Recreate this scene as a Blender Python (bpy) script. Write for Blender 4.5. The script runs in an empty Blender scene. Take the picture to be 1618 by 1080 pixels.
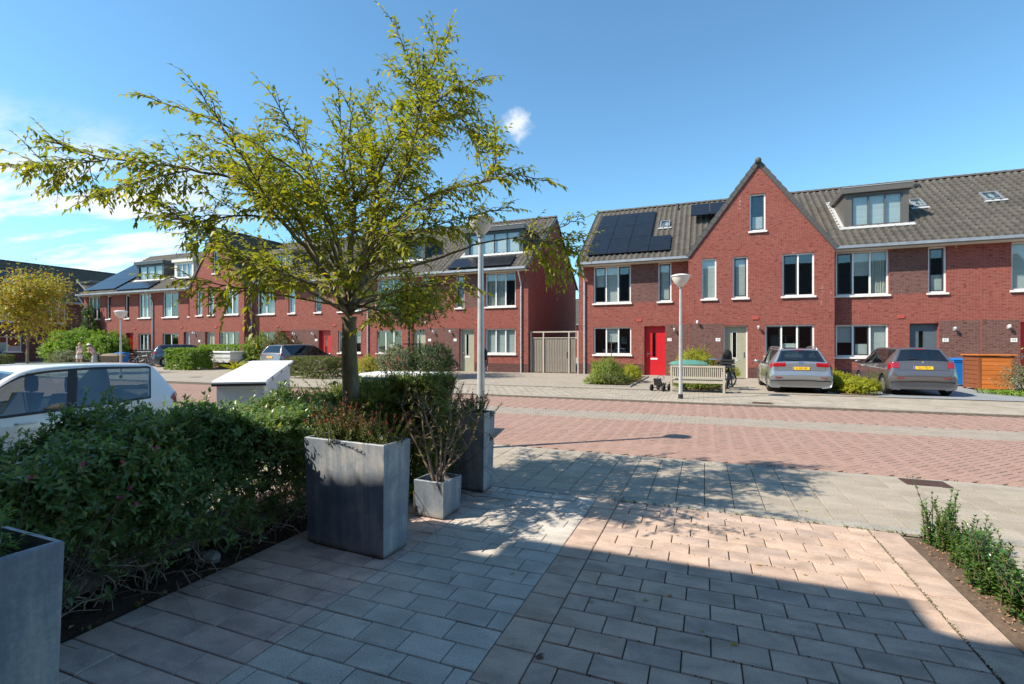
import bpy, bmesh, math, random
import numpy as np
from mathutils import Vector, Matrix
R = math.radians
PI = math.pi
random.seed(7)
rng = np.random.default_rng(11)
SC = bpy.context.scene
COL = SC.collection

# ------------------------------------------------------------------ camera
YAW = 21.482
CAM_H = 1.55
cam_d = bpy.data.cameras.new('camera')
cam = bpy.data.objects.new('camera', cam_d)
COL.objects.link(cam)
cam.location = (0, 0, CAM_H)
cam.rotation_euler = (R(90), 0, R(YAW))
cam_d.sensor_width = 36
cam_d.lens = 17.24
cam_d.shift_y = 6.0 / 1618
cam_d.clip_start = 0.05
cam_d.clip_end = 3000
SC.camera = cam

# ------------------------------------------------------------------ light
SUN_EL = 45.0
SUN_VEC = Vector((-0.79, -0.61, math.tan(R(SUN_EL))))      # towards the sun
sun_d = bpy.data.lights.new('sun', 'SUN')
sun_d.energy = 3.5
sun_d.angle = R(0.53)
sun_d.color = (1.0, 0.90, 0.76)
sun = bpy.data.objects.new('sun', sun_d)
COL.objects.link(sun)
sun.location = (-20, -15, 40)
sun.rotation_euler = SUN_VEC.to_track_quat('Z', 'Y').to_euler()

world = bpy.data.worlds.new('World')
SC.world = world
world.use_nodes = True
SC.view_settings.view_transform = 'Standard'
SC.view_settings.look = 'None'
SC.view_settings.gamma = 1.0
SC.view_settings.use_curve_mapping = False
SC.view_settings.exposure = 1.14
SC.render.engine = 'CYCLES'
SC.cycles.max_bounces = 8
SC.cycles.transparent_max_bounces = 16
SC.cycles.use_denoising = True
SC.cycles.sample_clamp_indirect = 6.0


class NT:
    """Tiny helper round a node tree."""
    def __init__(self, tree):
        self.t = tree
        self.n = tree.nodes
        self.l = tree.links

    def node(self, kind, **kw):
        n = self.n.new(kind)
        for k, v in kw.items():
            setattr(n, k, v)
        return n

    def put(self, sock, val):
        if isinstance(val, bpy.types.NodeSocket):
            self.l.new(val, sock)
        elif val is not None:
            if isinstance(val, (tuple, list)) and len(val) == 3 and sock.type == 'RGBA':
                val = (*val, 1)
            sock.default_value = val

    def math(self, op, a, b=None, c=None, clamp=False):
        n = self.node('ShaderNodeMath', operation=op, use_clamp=clamp)
        self.put(n.inputs[0], a)
        if b is not None: self.put(n.inputs[1], b)
        if c is not None: self.put(n.inputs[2], c)
        return n.outputs[0]

    def vmath(self, op, a, b=None, scale=None):
        n = self.node('ShaderNodeVectorMath', operation=op)
        self.put(n.inputs[0], a)
        if b is not None: self.put(n.inputs[1], b)
        if scale is not None: self.put(n.inputs['Scale'], scale)
        return n.outputs['Value'] if op in ('DOT_PRODUCT', 'LENGTH', 'DISTANCE') else n.outputs[0]

    def mix(self, fac, a, b, blend='MIX'):
        n = self.node('ShaderNodeMix', data_type='RGBA', blend_type=blend)
        n.clamp_factor = True
        self.put(n.inputs[0], fac)
        self.put(n.inputs[6], a)
        self.put(n.inputs[7], b)
        return n.outputs[2]

    def ramp(self, fac, stops, interp='LINEAR'):
        n = self.node('ShaderNodeValToRGB')
        n.color_ramp.interpolation = interp
        el = n.color_ramp.elements
        while len(el) < len(stops): el.new(0.5)
        for e, (p, c) in zip(el, stops):
            e.position = p
            e.color = (*c, 1) if len(c) == 3 else c
        self.put(n.inputs[0], fac)
        return n.outputs[0]

    def smooth(self, x, a, b, lo=0.0, hi=1.0):
        n = self.node('ShaderNodeMapRange', interpolation_type='SMOOTHSTEP')
        self.put(n.inputs[0], x)
        n.inputs[1].default_value = a; n.inputs[2].default_value = b
        n.inputs[3].default_value = lo; n.inputs[4].default_value = hi
        return n.outputs[0]

    def noise(self, vec, scale=5.0, detail=4.0, rough=0.55, dist=0.0):
        n = self.node('ShaderNodeTexNoise')
        if vec is not None: self.put(n.inputs['Vector'], vec)
        n.inputs['Scale'].default_value = scale
        n.inputs['Detail'].default_value = detail
        n.inputs['Roughness'].default_value = rough
        n.inputs['Distortion'].default_value = dist
        return n.outputs[0]

    def mapping(self, vec, scale=(1, 1, 1), loc=(0, 0, 0), rot=(0, 0, 0)):
        n = self.node('ShaderNodeMapping')
        self.put(n.inputs[0], vec)
        n.inputs['Location'].default_value = loc
        n.inputs['Rotation'].default_value = rot
        n.inputs['Scale'].default_value = scale
        return n.outputs[0]

    def sep(self, vec):
        n = self.node('ShaderNodeSeparateXYZ')
        self.put(n.inputs[0], vec)
        return n.outputs

    def comb(self, x, y, z):
        n = self.node('ShaderNodeCombineXYZ')
        self.put(n.inputs[0], x); self.put(n.inputs[1], y); self.put(n.inputs[2], z)
        return n.outputs[0]


# ------------------------------------------------------------------ sky
def make_sky():
    t = NT(world.node_tree)
    t.n.clear()
    sky = t.node('ShaderNodeTexSky', sky_type='NISHITA')
    sky.sun_disc = False
    sky.sun_elevation = R(SUN_EL)
    sky.sun_rotation = math.atan2(SUN_VEC.x, SUN_VEC.y)
    sky.altitude = 0
    sky.air_density = 1.0
    sky.dust_density = 0.15
    sky.ozone_density = 2.8
    d = t.node('ShaderNodeTexCoord').outputs['Generated']
    s = t.sep(d)
    # high thin cloud sheet: noise on a plane above the place, towards the west-north-west
    inv = t.math('DIVIDE', 1.0, t.math('ADD', t.math('MAXIMUM', s[2], 0.0), 0.10))
    plane = t.comb(t.math('MULTIPLY', s[0], inv), t.math('MULTIPLY', s[1], inv), 0.0)
    n1 = t.noise(t.mapping(plane, scale=(0.55, 1.5, 1), rot=(0, 0, R(-22))), 1.5, 9, 0.66, 0.25)
    n2 = t.noise(t.mapping(plane, scale=(0.35, 0.8, 1), rot=(0, 0, R(-30))), 1.0, 3, 0.5)
    bank = t.vmath('DOT_PRODUCT', d, Vector((-0.955, 0.215, 0.20)).normalized())
    bank = t.smooth(bank, 0.86, 0.96)
    low = t.smooth(s[2], 0.36, 0.24)
    dens = t.math('ADD', t.math('MULTIPLY', n1, 1.0), t.math('MULTIPLY', n2, 0.25))
    dens = t.smooth(dens, 0.555, 0.70)
    cl = t.math('MULTIPLY', t.math('MULTIPLY', dens, low), bank)
    cl = t.math('MULTIPLY', cl, 0.95)
    # one small cumulus puff
    pd = Vector(((815 - 809) / 775 * math.cos(R(YAW)) - math.sin(R(YAW)),
                 (815 - 809) / 775 * math.sin(R(YAW)) + math.cos(R(YAW)), (546 - 196) / 775)).normalized()
    wob = t.node('ShaderNodeTexNoise')
    t.put(wob.inputs['Vector'], d)
    wob.inputs['Scale'].default_value = 38; wob.inputs['Detail'].default_value = 7; wob.inputs['Roughness'].default_value = 0.62
    off = t.vmath('SCALE', t.vmath('SUBTRACT', wob.outputs['Color'], (0.5, 0.5, 0.5)), scale=0.046)
    dist = t.vmath('DISTANCE', t.vmath('ADD', d, off), tuple(pd))
    puff = t.math('MULTIPLY', t.smooth(dist, 0.034, 0.006), 0.85)
    cl = t.math('MAXIMUM', cl, puff)
    bg1 = t.node('ShaderNodeBackground'); t.put(bg1.inputs[0], t.mix(1.0, sky.outputs[0], (0.65, 0.91, 0.92), 'MULTIPLY')); bg1.inputs[1].default_value = 0.114
    bg2 = t.node('ShaderNodeBackground'); bg2.inputs[0].default_value = (0.93, 0.96, 1.0, 1); bg2.inputs[1].default_value = 0.52
    mx = t.node('ShaderNodeMixShader')
    t.put(mx.inputs[0], cl); t.l.new(bg1.outputs[0], mx.inputs[1]); t.l.new(bg2.outputs[0], mx.inputs[2])
    out = t.node('ShaderNodeOutputWorld'); t.l.new(mx.outputs[0], out.inputs[0])
make_sky()


# ------------------------------------------------------------------ mesh helpers
ORG = {}


class MB:
    """Collects shapes; build() links them as one mesh object."""
    def __init__(self):
        self.v = []
        self.f = []

    def add(self, vs, fs):
        o = len(self.v)
        self.v.extend([tuple(p) for p in vs])
        self.f.extend([tuple(i + o for i in q) for q in fs])
        return self

    def box(self, x0, x1, y0, y1, z0, z1):
        return self.add([(x0, y0, z0), (x1, y0, z0), (x1, y1, z0), (x0, y1, z0), (x0, y0, z1), (x1, y0, z1), (x1, y1, z1), (x0, y1, z1)],
                        [(0, 3, 2, 1), (4, 5, 6, 7), (0, 1, 5, 4), (1, 2, 6, 5), (2, 3, 7, 6), (3, 0, 4, 7)])

    def cbox(self, x0, x1, y0, y1, z0, z1, c=0.004):
        """box with chamfered top edges"""
        return self.add([(x0, y0, z0), (x1, y0, z0), (x1, y1, z0), (x0, y1, z0),
                         (x0, y0, z1 - c), (x1, y0, z1 - c), (x1, y1, z1 - c), (x0, y1, z1 - c),
                         (x0 + c, y0 + c, z1), (x1 - c, y0 + c, z1), (x1 - c, y1 - c, z1), (x0 + c, y1 - c, z1)],
                        [(0, 1, 5, 4), (1, 2, 6, 5), (2, 3, 7, 6), (3, 0, 4, 7), (4, 5, 9, 8), (5, 6, 10, 9), (6, 7, 11, 10), (7, 4, 8, 11), (8, 9, 10, 11)])

    def bar(self, a, b, w, h, up=(0, 0, 1)):
        a = Vector(a); b = Vector(b)
        d = (b - a).normalized()
        s = d.cross(Vector(up))
        if s.length < 1e-5: s = d.cross(Vector((1, 0, 0)))
        s.normalize()
        n = s.cross(d)
        vs = []
        for p in (a, b):
            for sx, sy in ((-1, -1), (1, -1), (1, 1), (-1, 1)):
                vs.append(p + s * (sx * w / 2) + n * (sy * h / 2))
        return self.add(vs, [(0, 1, 2, 3), (7, 6, 5, 4), (0, 4, 5, 1), (1, 5, 6, 2), (2, 6, 7, 3), (3, 7, 4, 0)])

    def poly(self, pts):
        return self.add(pts, [tuple(range(len(pts)))])

    def prism(self, pts, off):
        """polygon (list of 3D points) pushed along off"""
        n = len(pts)
        o = Vector(off)
        vs = [Vector(p) for p in pts] + [Vector(p) + o for p in pts]
        fs = [tuple(range(n))[::-1], tuple(range(n, 2 * n))]
        for i in range(n):
            j = (i + 1) % n
            fs.append((i, j, n + j, n + i))
        return self.add(vs, fs)

    def tube(self, pts, rad, n=8, cap=True):
        pts = [Vector(p) for p in pts]
        m = len(pts)
        if not isinstance(rad, (list, tuple)): rad = [rad] * m
        vs = []
        prev = None
        for i, p in enumerate(pts):
            d = (pts[min(i + 1, m - 1)] - pts[max(i - 1, 0)])
            if d.length < 1e-9: d = Vector((0, 0, 1))
            d.normalize()
            if prev is None:
                s = d.orthogonal().normalized()
            else:
                s = prev - d * prev.dot(d)
                s = s.normalized() if s.length > 1e-6 else d.orthogonal().normalized()
            prev = s
            t = d.cross(s)
            for k in range(n):
                a = 2 * PI * k / n
                vs.append(p + (s * math.cos(a) + t * math.sin(a)) * rad[i])
        fs = []
        for i in range(m - 1):
            for k in range(n):
                k2 = (k + 1) % n
                fs.append((i * n + k, i * n + k2, (i + 1) * n + k2, (i + 1) * n + k))
        if cap:
            fs.append(tuple(range(n))[::-1])
            fs.append(tuple((m - 1) * n + k for k in range(n)))
        return self.add(vs, fs)

    def lathe(self, prof, n=24, c=(0, 0, 0), axis='Z', sweep=2 * PI):
        vs = []; m = len(prof)
        full = abs(sweep - 2 * PI) < 1e-6
        k_n = n if full else n + 1
        for k in range(k_n):
            a = sweep * k / n
            for (r, z) in prof:
                q = (r * math.cos(a), r * math.sin(a), z)
                if axis == 'Y': q = (q[0], q[2], q[1])
                if axis == 'X': q = (q[2], q[0], q[1])
                vs.append((q[0] + c[0], q[1] + c[1], q[2] + c[2]))
        fs = []
        for k in range(n):
            k2 = (k + 1) % k_n
            for i in range(m - 1):
                fs.append((k * m + i, k2 * m + i, k2 * m + i + 1, k * m + i + 1))
        return self.add(vs, fs)

    def mesh(self, name, smooth=False, m=None):
        me = bpy.data.meshes.new(name)
        me.from_pydata(self.v, [], self.f)
        if smooth:
            me.polygons.foreach_set('use_smooth', [True] * len(me.polygons))
        if m: me.materials.append(m)
        me.update()
        return me

    def build(self, name, m, parent=None, smooth=False, angle=None, weld=False):
        me = self.mesh(name, smooth, m)
        if angle is not None:
            me.polygons.foreach_set('use_smooth', [True] * len(me.polygons))
            me.set_sharp_from_angle(angle=R(angle))
        bm = bmesh.new(); bm.from_mesh(me)
        if weld: bmesh.ops.remove_doubles(bm, verts=bm.verts, dist=1e-4)
        bmesh.ops.recalc_face_normals(bm, faces=bm.faces); bm.to_mesh(me); bm.free()
        return link(name, me, parent)


def link(name, me, parent=None, loc=None):
    o = bpy.data.objects.new(name, me)
    COL.objects.link(o)
    if parent is not None: o.parent = parent
    if loc is not None: o.location = loc
    return o


def np_mesh(name, v, f, m, parent=None, smooth=False):
    """v (N,3), f (M,k) numpy arrays"""
    me = bpy.data.meshes.new(name)
    v = np.ascontiguousarray(v, dtype=np.float32); f = np.ascontiguousarray(f, dtype=np.int32)
    k = f.shape[1]
    me.vertices.add(len(v)); me.vertices.foreach_set('co', v.ravel())
    me.loops.add(f.size); me.loops.foreach_set('vertex_index', f.ravel())
    me.polygons.add(len(f)); me.polygons.foreach_set('loop_start', np.arange(0, f.size, k, dtype=np.int32))
    if smooth: me.polygons.foreach_set('use_smooth', np.ones(len(f), dtype=bool))
    me.materials.append(m)
    me.update(calc_edges=True)
    return link(name, me, parent)


def tag(o, label=None, cat=None, group=None, kind=None):
    if label: o['label'] = label
    if cat: o['category'] = cat
    if group: o['group'] = group
    if kind: o['kind'] = kind
    return o


def thing(name, label, cat, loc=(0, 0, 0), rz=0.0, group=None):
    o = bpy.data.objects.new(name, None)
    o.empty_display_size = 0.1
    COL.objects.link(o)
    o.location = loc
    o.rotation_euler = (0, 0, rz)
    return tag(o, label, cat, group)


def copy_tree(o, parent=None):
    c = o.copy()
    COL.objects.link(c)
    if parent is not None: c.parent = parent
    for ch in list(o.children):
        copy_tree(ch, c)
    return c


def dup(o, loc, rz, label=None, group=None):
    c = copy_tree(o)
    c.location = loc
    c.rotation_euler = (0, 0, rz)
    if label: c['label'] = label
    if group: c['group'] = group
    return c


def text_mesh(body, size, m, name, parent, loc, rot, depth=0.002, sx=1.0):
    cu = bpy.data.curves.new(name, 'FONT')
    cu.body = body; cu.size = size; cu.extrude = depth; cu.align_x = 'CENTER'; cu.align_y = 'CENTER'
    tmp = bpy.data.objects.new(name, cu)
    COL.objects.link(tmp)
    dg = bpy.context.evaluated_depsgraph_get()
    me = bpy.data.meshes.new_from_object(tmp.evaluated_get(dg))
    bpy.data.objects.remove(tmp)
    bpy.data.curves.remove(cu)
    me.name = name
    me.materials.clear(); me.materials.append(m)
    o = link(name, me, parent, loc)
    o.rotation_euler = rot
    o.scale = (sx, 1, 1)
    return o


# ------------------------------------------------------------------ materials
MATS = {}


def new_mat(name):
    m = bpy.data.materials.new(name)
    m.use_nodes = True
    t = NT(m.node_tree)
    b = t.n['Principled BSDF']
    MATS[name] = m
    return m, t, b


def pos(t):
    return t.node('ShaderNodeNewGeometry').outputs['Position']


def objco(t):
    return t.node('ShaderNodeTexCoord').outputs['Object']


def isl(t):
    a = t.node('ShaderNodeNewGeometry').outputs['Random Per Island']
    b = t.node('ShaderNodeObjectInfo').outputs['Random']
    return t.math('FRACT', t.math('ADD', a, t.math('MULTIPLY', b, 7.31)))


def bump(t, b, h, strength=0.3, dist=0.01):
    n = t.node('ShaderNodeBump')
    n.inputs['Strength'].default_value = strength
    n.inputs['Distance'].default_value = dist
    t.put(n.inputs['Height'], h)
    t.l.new(n.outputs[0], b.inputs['Normal'])


def plain(name, col, rough=0.5, metal=0.0, var=0.12, scale=6.0, bmp=0.0, spec=0.5, coat=0.0, stretch=(1, 1, 1), dirt=0.0):
    m, t, b = new_mat(name)
    co = t.mapping(objco(t), scale=stretch)
    n = t.noise(co, scale, 5, 0.6)
    dk = tuple(c * (1 - var) for c in col); lt = tuple(min(1, c * (1 + var)) for c in col)
    c = t.ramp(n, [(0.3, dk), (0.7, lt)])
    if dirt:
        n2 = t.noise(co, scale * 0.35, 6, 0.7)
        c = t.mix(t.math('MULTIPLY', t.smooth(n2, 0.48, 0.72), dirt), c, tuple(x * 0.45 for x in col))
    t.put(b.inputs['Base Color'], c)
    t.put(b.inputs['Roughness'], t.ramp(n, [(0.3, (rough * 0.9,) * 3), (0.7, (min(1, rough * 1.1),) * 3)]) if rough > 0.15 else rough)
    b.inputs['Metallic'].default_value = metal
    b.inputs['Specular IOR Level'].default_value = spec
    if coat:
        b.inputs['Coat Weight'].default_value = coat
        b.inputs['Coat Roughness'].default_value = 0.04
    if bmp: bump(t, b, t.noise(co, scale * 6, 4, 0.6), bmp, 0.004)
    return m


def brick_mat(name, c1, c2, mort, seed=0.0, efflor=True):
    m, t, b = new_mat(name)
    g = t.node('ShaderNodeNewGeometry')
    o = t.sep(objco(t))
    nrm = t.sep(t.node('ShaderNodeTexCoord').outputs['Normal'])
    side = t.math('GREATER_THAN', t.math('ABSOLUTE', nrm[0]), 0.7)
    u = t.math('ADD', t.math('MULTIPLY', o[0], t.math('SUBTRACT', 1.0, side)), t.math('MULTIPLY', o[1], side))
    v = t.comb(t.math('ADD', u, seed), o[2], 0.0)
    br = t.node('ShaderNodeTexBrick')
    br.offset = 0.5
    t.put(br.inputs['Vector'], v)
    br.inputs['Scale'].default_value = 1.0
    br.inputs['Mortar Size'].default_value = 0.0055
    br.inputs['Mortar Smooth'].default_value = 0.25
    br.inputs['Bias'].default_value = -0.1
    br.inputs['Brick Width'].default_value = 0.205
    br.inputs['Row Height'].default_value = 0.058
    t.put(br.inputs['Color1'], c1); t.put(br.inputs['Color2'], c2); t.put(br.inputs['Mortar'], mort)
    # single odd bricks: a cell value per brick from snapped coordinates
    big = t.noise(t.comb(u, o[2], 0.0), 0.9, 5, 0.62)
    fine = t.noise(t.mapping(v, scale=(5.2, 17.5, 1)), 1.0, 2, 0.5)
    c = t.mix(t.smooth(fine, 0.55, 0.70), br.outputs[0], tuple(x * 0.5 for x in c1))
    c = t.mix(t.math('MULTIPLY', t.smooth(fine, 0.46, 0.32), 0.65), c, (c1[0] * 1.15, c1[1] * 1.45, c1[2] * 1.5))
    c = t.mix(t.math('MULTIPLY', t.smooth(big, 0.45, 0.75), 0.35), c, tuple(x * 0.72 for x in c1))
    if efflor:
        wn = t.noise(t.comb(u, t.math('MULTIPLY', o[2], 0.25), 0.0), 1.6, 4, 0.7)
        wf = t.noise(t.mapping(v, scale=(4.8, 17.2, 1)), 1.0, 1, 0.4)
        c = t.mix(t.math('MULTIPLY', t.math('MULTIPLY', t.smooth(wn, 0.60, 0.72), t.smooth(wf, 0.50, 0.62)), 0.55), c, (0.62, 0.52, 0.48))
    t.put(b.inputs['Base Color'], c)
    b.inputs['Roughness'].default_value = 0.85
    b.inputs['Specular IOR Level'].default_value = 0.2
    bump(t, b, t.math('ADD', t.math('MULTIPLY', br.outputs['Fac'], -1.0), t.math('MULTIPLY', fine, 0.4)), 0.5, 0.006)
    return m


def paver_mat(name, cols, mott, rough=0.85, fs=160.0, stain=0.0, stain_col=(0.1, 0.09, 0.07), bm=0.25, mscale=3.2):
    """cols: ramp over the paver's own random number; mott: mottling amount"""
    m, t, b = new_mat(name)
    p = pos(t)
    r = isl(t)
    c = t.ramp(r, [(i / max(1, len(cols) - 1), q) for i, q in enumerate(cols)])
    sh = t.vmath('ADD', p, t.comb(t.math('MULTIPLY', r, 13.0), t.math('MULTIPLY', r, 7.0), 0.0))
    n = t.noise(t.mapping(sh, scale=(1.0, 1.6, 1)), mscale, 5, 0.6, 0.3)
    c = t.mix(t.math('MULTIPLY', t.smooth(n, 0.42, 0.70), mott), c, tuple(min(1, x * 1.5) for x in cols[-1]))
    c = t.mix(t.math('MULTIPLY', t.smooth(n, 0.50, 0.28), mott), c, tuple(x * 0.60 for x in cols[0]))
    f = t.noise(p, fs, 2, 0.6)
    c = t.mix(0.45, c, t.mix(1.0, c, t.ramp(f, [(0.3, (0.45, 0.45, 0.45)), (0.7, (1.45, 1.45, 1.45))]), 'MULTIPLY'))
    if stain:
        w = t.noise(p, 0.8, 6, 0.68)
        c = t.mix(t.math('MULTIPLY', t.smooth(w, 0.50, 0.74), stain), c, stain_col)
    t.put(b.inputs['Base Color'], c)
    b.inputs['Roughness'].default_value = rough
    b.inputs['Specular IOR Level'].default_value = 0.3
    bump(t, b, t.math('ADD', f, t.math('MULTIPLY', n, 0.6)), bm, 0.003)
    return m


def leaf_mat(name, cols, trans=0.35, rough=0.45, spec=0.4):
    m, t, b = new_mat(name)
    r = t.node('ShaderNodeNewGeometry').outputs['Random Per Island']
    c = t.ramp(r, [(i / max(1, len(cols) - 1), q) for i, q in enumerate(cols)])
    n = t.noise(pos(t), 2.3, 3, 0.6)
    c = t.mix(0.6, c, t.mix(1.0, c, t.ramp(n, [(0.3, (0.65, 0.72, 0.7)), (0.7, (1.35, 1.25, 1.1))]), 'MULTIPLY'))
    t.put(b.inputs['Base Color'], c)
    b.inputs['Roughness'].default_value = rough
    b.inputs['Specular IOR Level'].default_value = spec
    tr = t.node('ShaderNodeBsdfTranslucent')
    t.put(tr.inputs[0], t.mix(1.0, c, (1.25, 1.3, 0.6), 'MULTIPLY'))
    mx = t.node('ShaderNodeMixShader')
    mx.inputs[0].default_value = trans
    t.l.new(b.outputs[0], mx.inputs[1]); t.l.new(tr.outputs[0], mx.inputs[2])
    t.l.new(mx.outputs[0], t.n['Material Output'].inputs[0])
    return m


def glass_mat(name, tint=(0.86, 0.9, 0.9), refl=(0.9, 0.95, 1.0), base=0.07, opac=0.04, dark=(0.01, 0.012, 0.014), rough=0.0):
    """pane: see-through, with Fresnel mirror"""
    m, t, b = new_mat(name)
    t.n.remove(b)
    tr = t.node('ShaderNodeBsdfTransparent'); t.put(tr.inputs[0], tint)
    df = t.node('ShaderNodeBsdfDiffuse'); t.put(df.inputs[0], dark)
    m1 = t.node('ShaderNodeMixShader'); m1.inputs[0].default_value = opac
    t.l.new(tr.outputs[0], m1.inputs[1]); t.l.new(df.outputs[0], m1.inputs[2])
    gl = t.node('ShaderNodeBsdfGlossy'); t.put(gl.inputs[0], refl); gl.inputs['Roughness'].default_value = rough
    g = t.node('ShaderNodeNewGeometry')
    dn = t.math('ABSOLUTE', t.vmath('DOT_PRODUCT', g.outputs['Normal'], g.outputs['Incoming']))
    fac = t.math('ADD', base, t.math('MULTIPLY', 1.0 - base, t.math('POWER', t.math('SUBTRACT', 1.0, dn, clamp=True), 5.0)), clamp=True)
    nz = t.noise(objco(t), 1.1, 2, 0.5)
    bp = t.node('ShaderNodeBump'); bp.inputs['Strength'].default_value = 0.05; bp.inputs['Distance'].default_value = 0.02
    t.put(bp.inputs['Height'], nz); t.l.new(bp.outputs[0], gl.inputs['Normal'])
    m2 = t.node('ShaderNodeMixShader'); t.put(m2.inputs[0], fac)
    t.l.new(m1.outputs[0], m2.inputs[1]); t.l.new(gl.outputs[0], m2.inputs[2])
    t.l.new(m2.outputs[0], t.n['Material Output'].inputs[0])
    return m


BRICK = brick_mat('red_brick', (0.285, 0.069, 0.051), (0.215, 0.051, 0.039), (0.28, 0.185, 0.155))
BRICK_B = brick_mat('brown_brick', (0.155, 0.070, 0.058), (0.12, 0.052, 0.044), (0.22, 0.165, 0.15))
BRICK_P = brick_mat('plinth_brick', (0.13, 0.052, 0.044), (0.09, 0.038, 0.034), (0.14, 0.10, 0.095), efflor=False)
WHITE = plain('white_frame', (0.80, 0.79, 0.76), 0.35, var=0.05)
CREAM = plain('cream_board', (0.66, 0.63, 0.54), 0.5, var=0.08)
SILL = plain('concrete_sill', (0.72, 0.70, 0.64), 0.7, var=0.12, scale=9, dirt=0.25)
ZINC = plain('zinc_gutter', (0.30, 0.32, 0.34), 0.42, metal=0.35, var=0.15, scale=3)
GREYPAINT = plain('grey_steel', (0.52, 0.54, 0.55), 0.35, metal=0.3, var=0.1, scale=8, dirt=0.15)
DARKSASH = plain('dark_sash', (0.045, 0.05, 0.055), 0.35, var=0.1)
REDDOOR = plain('red_door_paint', (0.56, 0.016, 0.024), 0.35, var=0.06)
OLIVEDOOR = plain('olive_door_paint', (0.36, 0.36, 0.26), 0.4, var=0.06)
BLUEDOOR = plain('slate_door_paint', (0.09, 0.12, 0.145), 0.4, var=0.06)
DARK = plain('dark_plastic', (0.02, 0.02, 0.022), 0.5, var=0.2)
BLACK = plain('black_rubber', (0.012, 0.012, 0.013), 0.75, var=0.2)
CHROME = plain('chrome', (0.7, 0.7, 0.72), 0.18, metal=1.0, var=0.05)
CLAD = plain('dormer_cladding', (0.115, 0.105, 0.095), 0.5, var=0.08, stretch=(6, 6, 0.4))
CLAD2 = plain('dark_dormer_cladding', (0.055, 0.065, 0.07), 0.45, var=0.08, stretch=(6, 6, 0.4))
LEAD = plain('lead_flashing', (0.50, 0.51, 0.50), 0.5, metal=0.2, var=0.1)
CURTAIN = plain('curtain_cloth', (0.62, 0.62, 0.56), 0.9, var=0.15, stretch=(14, 1, 0.6), scale=3)
BLIND = plain('blind_slats', (0.70, 0.72, 0.68), 0.7, var=0.14, stretch=(0.2, 0.2, 26), scale=1)
ROOM_DARK = plain('dark_room_backing', (0.09, 0.085, 0.08), 0.9, var=0.2)  # dark colour stands in for the shade of unlit rooms
def tile_mat(name, cols):
    m, t, b = new_mat(name)
    o = t.sep(objco(t))
    cell = t.comb(t.math('FLOOR', t.math('DIVIDE', o[0], 0.285)), t.math('FLOOR', t.math('DIVIDE', o[1], 0.283)), t.math('FLOOR', t.math('DIVIDE', o[2], 0.2)))
    w = t.node('ShaderNodeTexWhiteNoise'); t.put(w.inputs['Vector'], cell)
    c = t.ramp(w.outputs['Value'], [(i / (len(cols) - 1), q) for i, q in enumerate(cols)])
    n = t.noise(objco(t), 0.8, 6, .65)
    c = t.mix(t.math('MULTIPLY', t.smooth(n, .48, .72), .4), c, tuple(q * .62 for q in cols[0]))
    f = t.noise(objco(t), 35, 3, .6)
    c = t.mix(.4, c, t.mix(1.0, c, t.ramp(f, [(.3, (.6, .6, .6)), (.7, (1.35, 1.35, 1.35))]), 'MULTIPLY'))
    t.put(b.inputs['Base Color'], c); b.inputs['Roughness'].default_value = .75
    return m
TILE = tile_mat('roof_tile', [(0.082, 0.071, 0.060), (0.102, 0.089, 0.075), (0.122, 0.108, 0.092)])
TILE_D = tile_mat('dark_roof_tile', [(0.09, 0.085, 0.08), (0.11, 0.105, 0.10)])
PANE = glass_mat('window_pane')
def solar_mat():
    m, t, b = new_mat('solar_cell')
    o = t.sep(objco(t))
    n = t.noise(objco(t), 3, 2)
    t.put(b.inputs['Base Color'], t.ramp(n, [(0.3, (0.010, 0.011, 0.014)), (0.7, (0.015, 0.016, 0.019))]))
    b.inputs['Roughness'].default_value = 0.22
    b.inputs['Specular IOR Level'].default_value = 0.35
    return m
SOLAR = solar_mat()
PAINTBLUE = plain('bin_blue', (0.01, 0.165, 0.50), 0.4, var=0.08)
WHITEPLATE = plain('white_plate', (0.8, 0.8, 0.78), 0.4, var=0.03)
WALLRED = plain('red_vent', (0.42, 0.07, 0.05), 0.7, var=0.1)
# ================================================================== GROUND
JOINT = plain('joint_sand', (0.075, 0.066, 0.052), 0.95, var=0.35, scale=20, bmp=0.3)
JOINT_L = plain('pale_joint_sand', (0.15, 0.13, 0.105), 0.95, var=0.3, scale=20, bmp=0.3)
P_RED = paver_mat('salmon_paver', [(0.49, 0.35, 0.26), (0.44, 0.335, 0.27), (0.52, 0.385, 0.29), (0.40, 0.31, 0.26), (0.47, 0.345, 0.265)], 0.62, bm=0.3, stain=0.45, stain_col=(0.2, 0.18, 0.18))
P_GREY = paver_mat('grey_paver', [(0.44, 0.405, 0.355), (0.48, 0.44, 0.39), (0.52, 0.48, 0.425)], 0.35, bm=0.35, fs=120, stain=0.2, stain_col=(0.16, 0.15, 0.13))
P_PLUM = paver_mat('plum_paver', [(0.50, 0.375, 0.33), (0.43, 0.35, 0.32), (0.54, 0.405, 0.35)], 0.5, bm=0.3, stain=0.35, stain_col=(0.12, 0.10, 0.10))
P_TILE = paver_mat('concrete_tile', [(0.315, 0.272, 0.215), (0.345, 0.30, 0.238), (0.375, 0.328, 0.262)], 0.22, bm=0.25, fs=90, stain=0.4, stain_col=(0.17, 0.155, 0.125), mscale=1.6)
P_ROAD = paver_mat('road_brick', [(0.335, 0.216, 0.172), (0.318, 0.203, 0.16), (0.345, 0.226, 0.18), (0.328, 0.217, 0.176)], 0.18, bm=0.3, fs=80, stain=0.25, stain_col=(0.22, 0.155, 0.13))
P_STRIP = paver_mat('grey_strip_brick', [(0.315, 0.272, 0.225), (0.345, 0.298, 0.245), (0.285, 0.245, 0.205)], 0.25, bm=0.3, fs=80)
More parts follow.
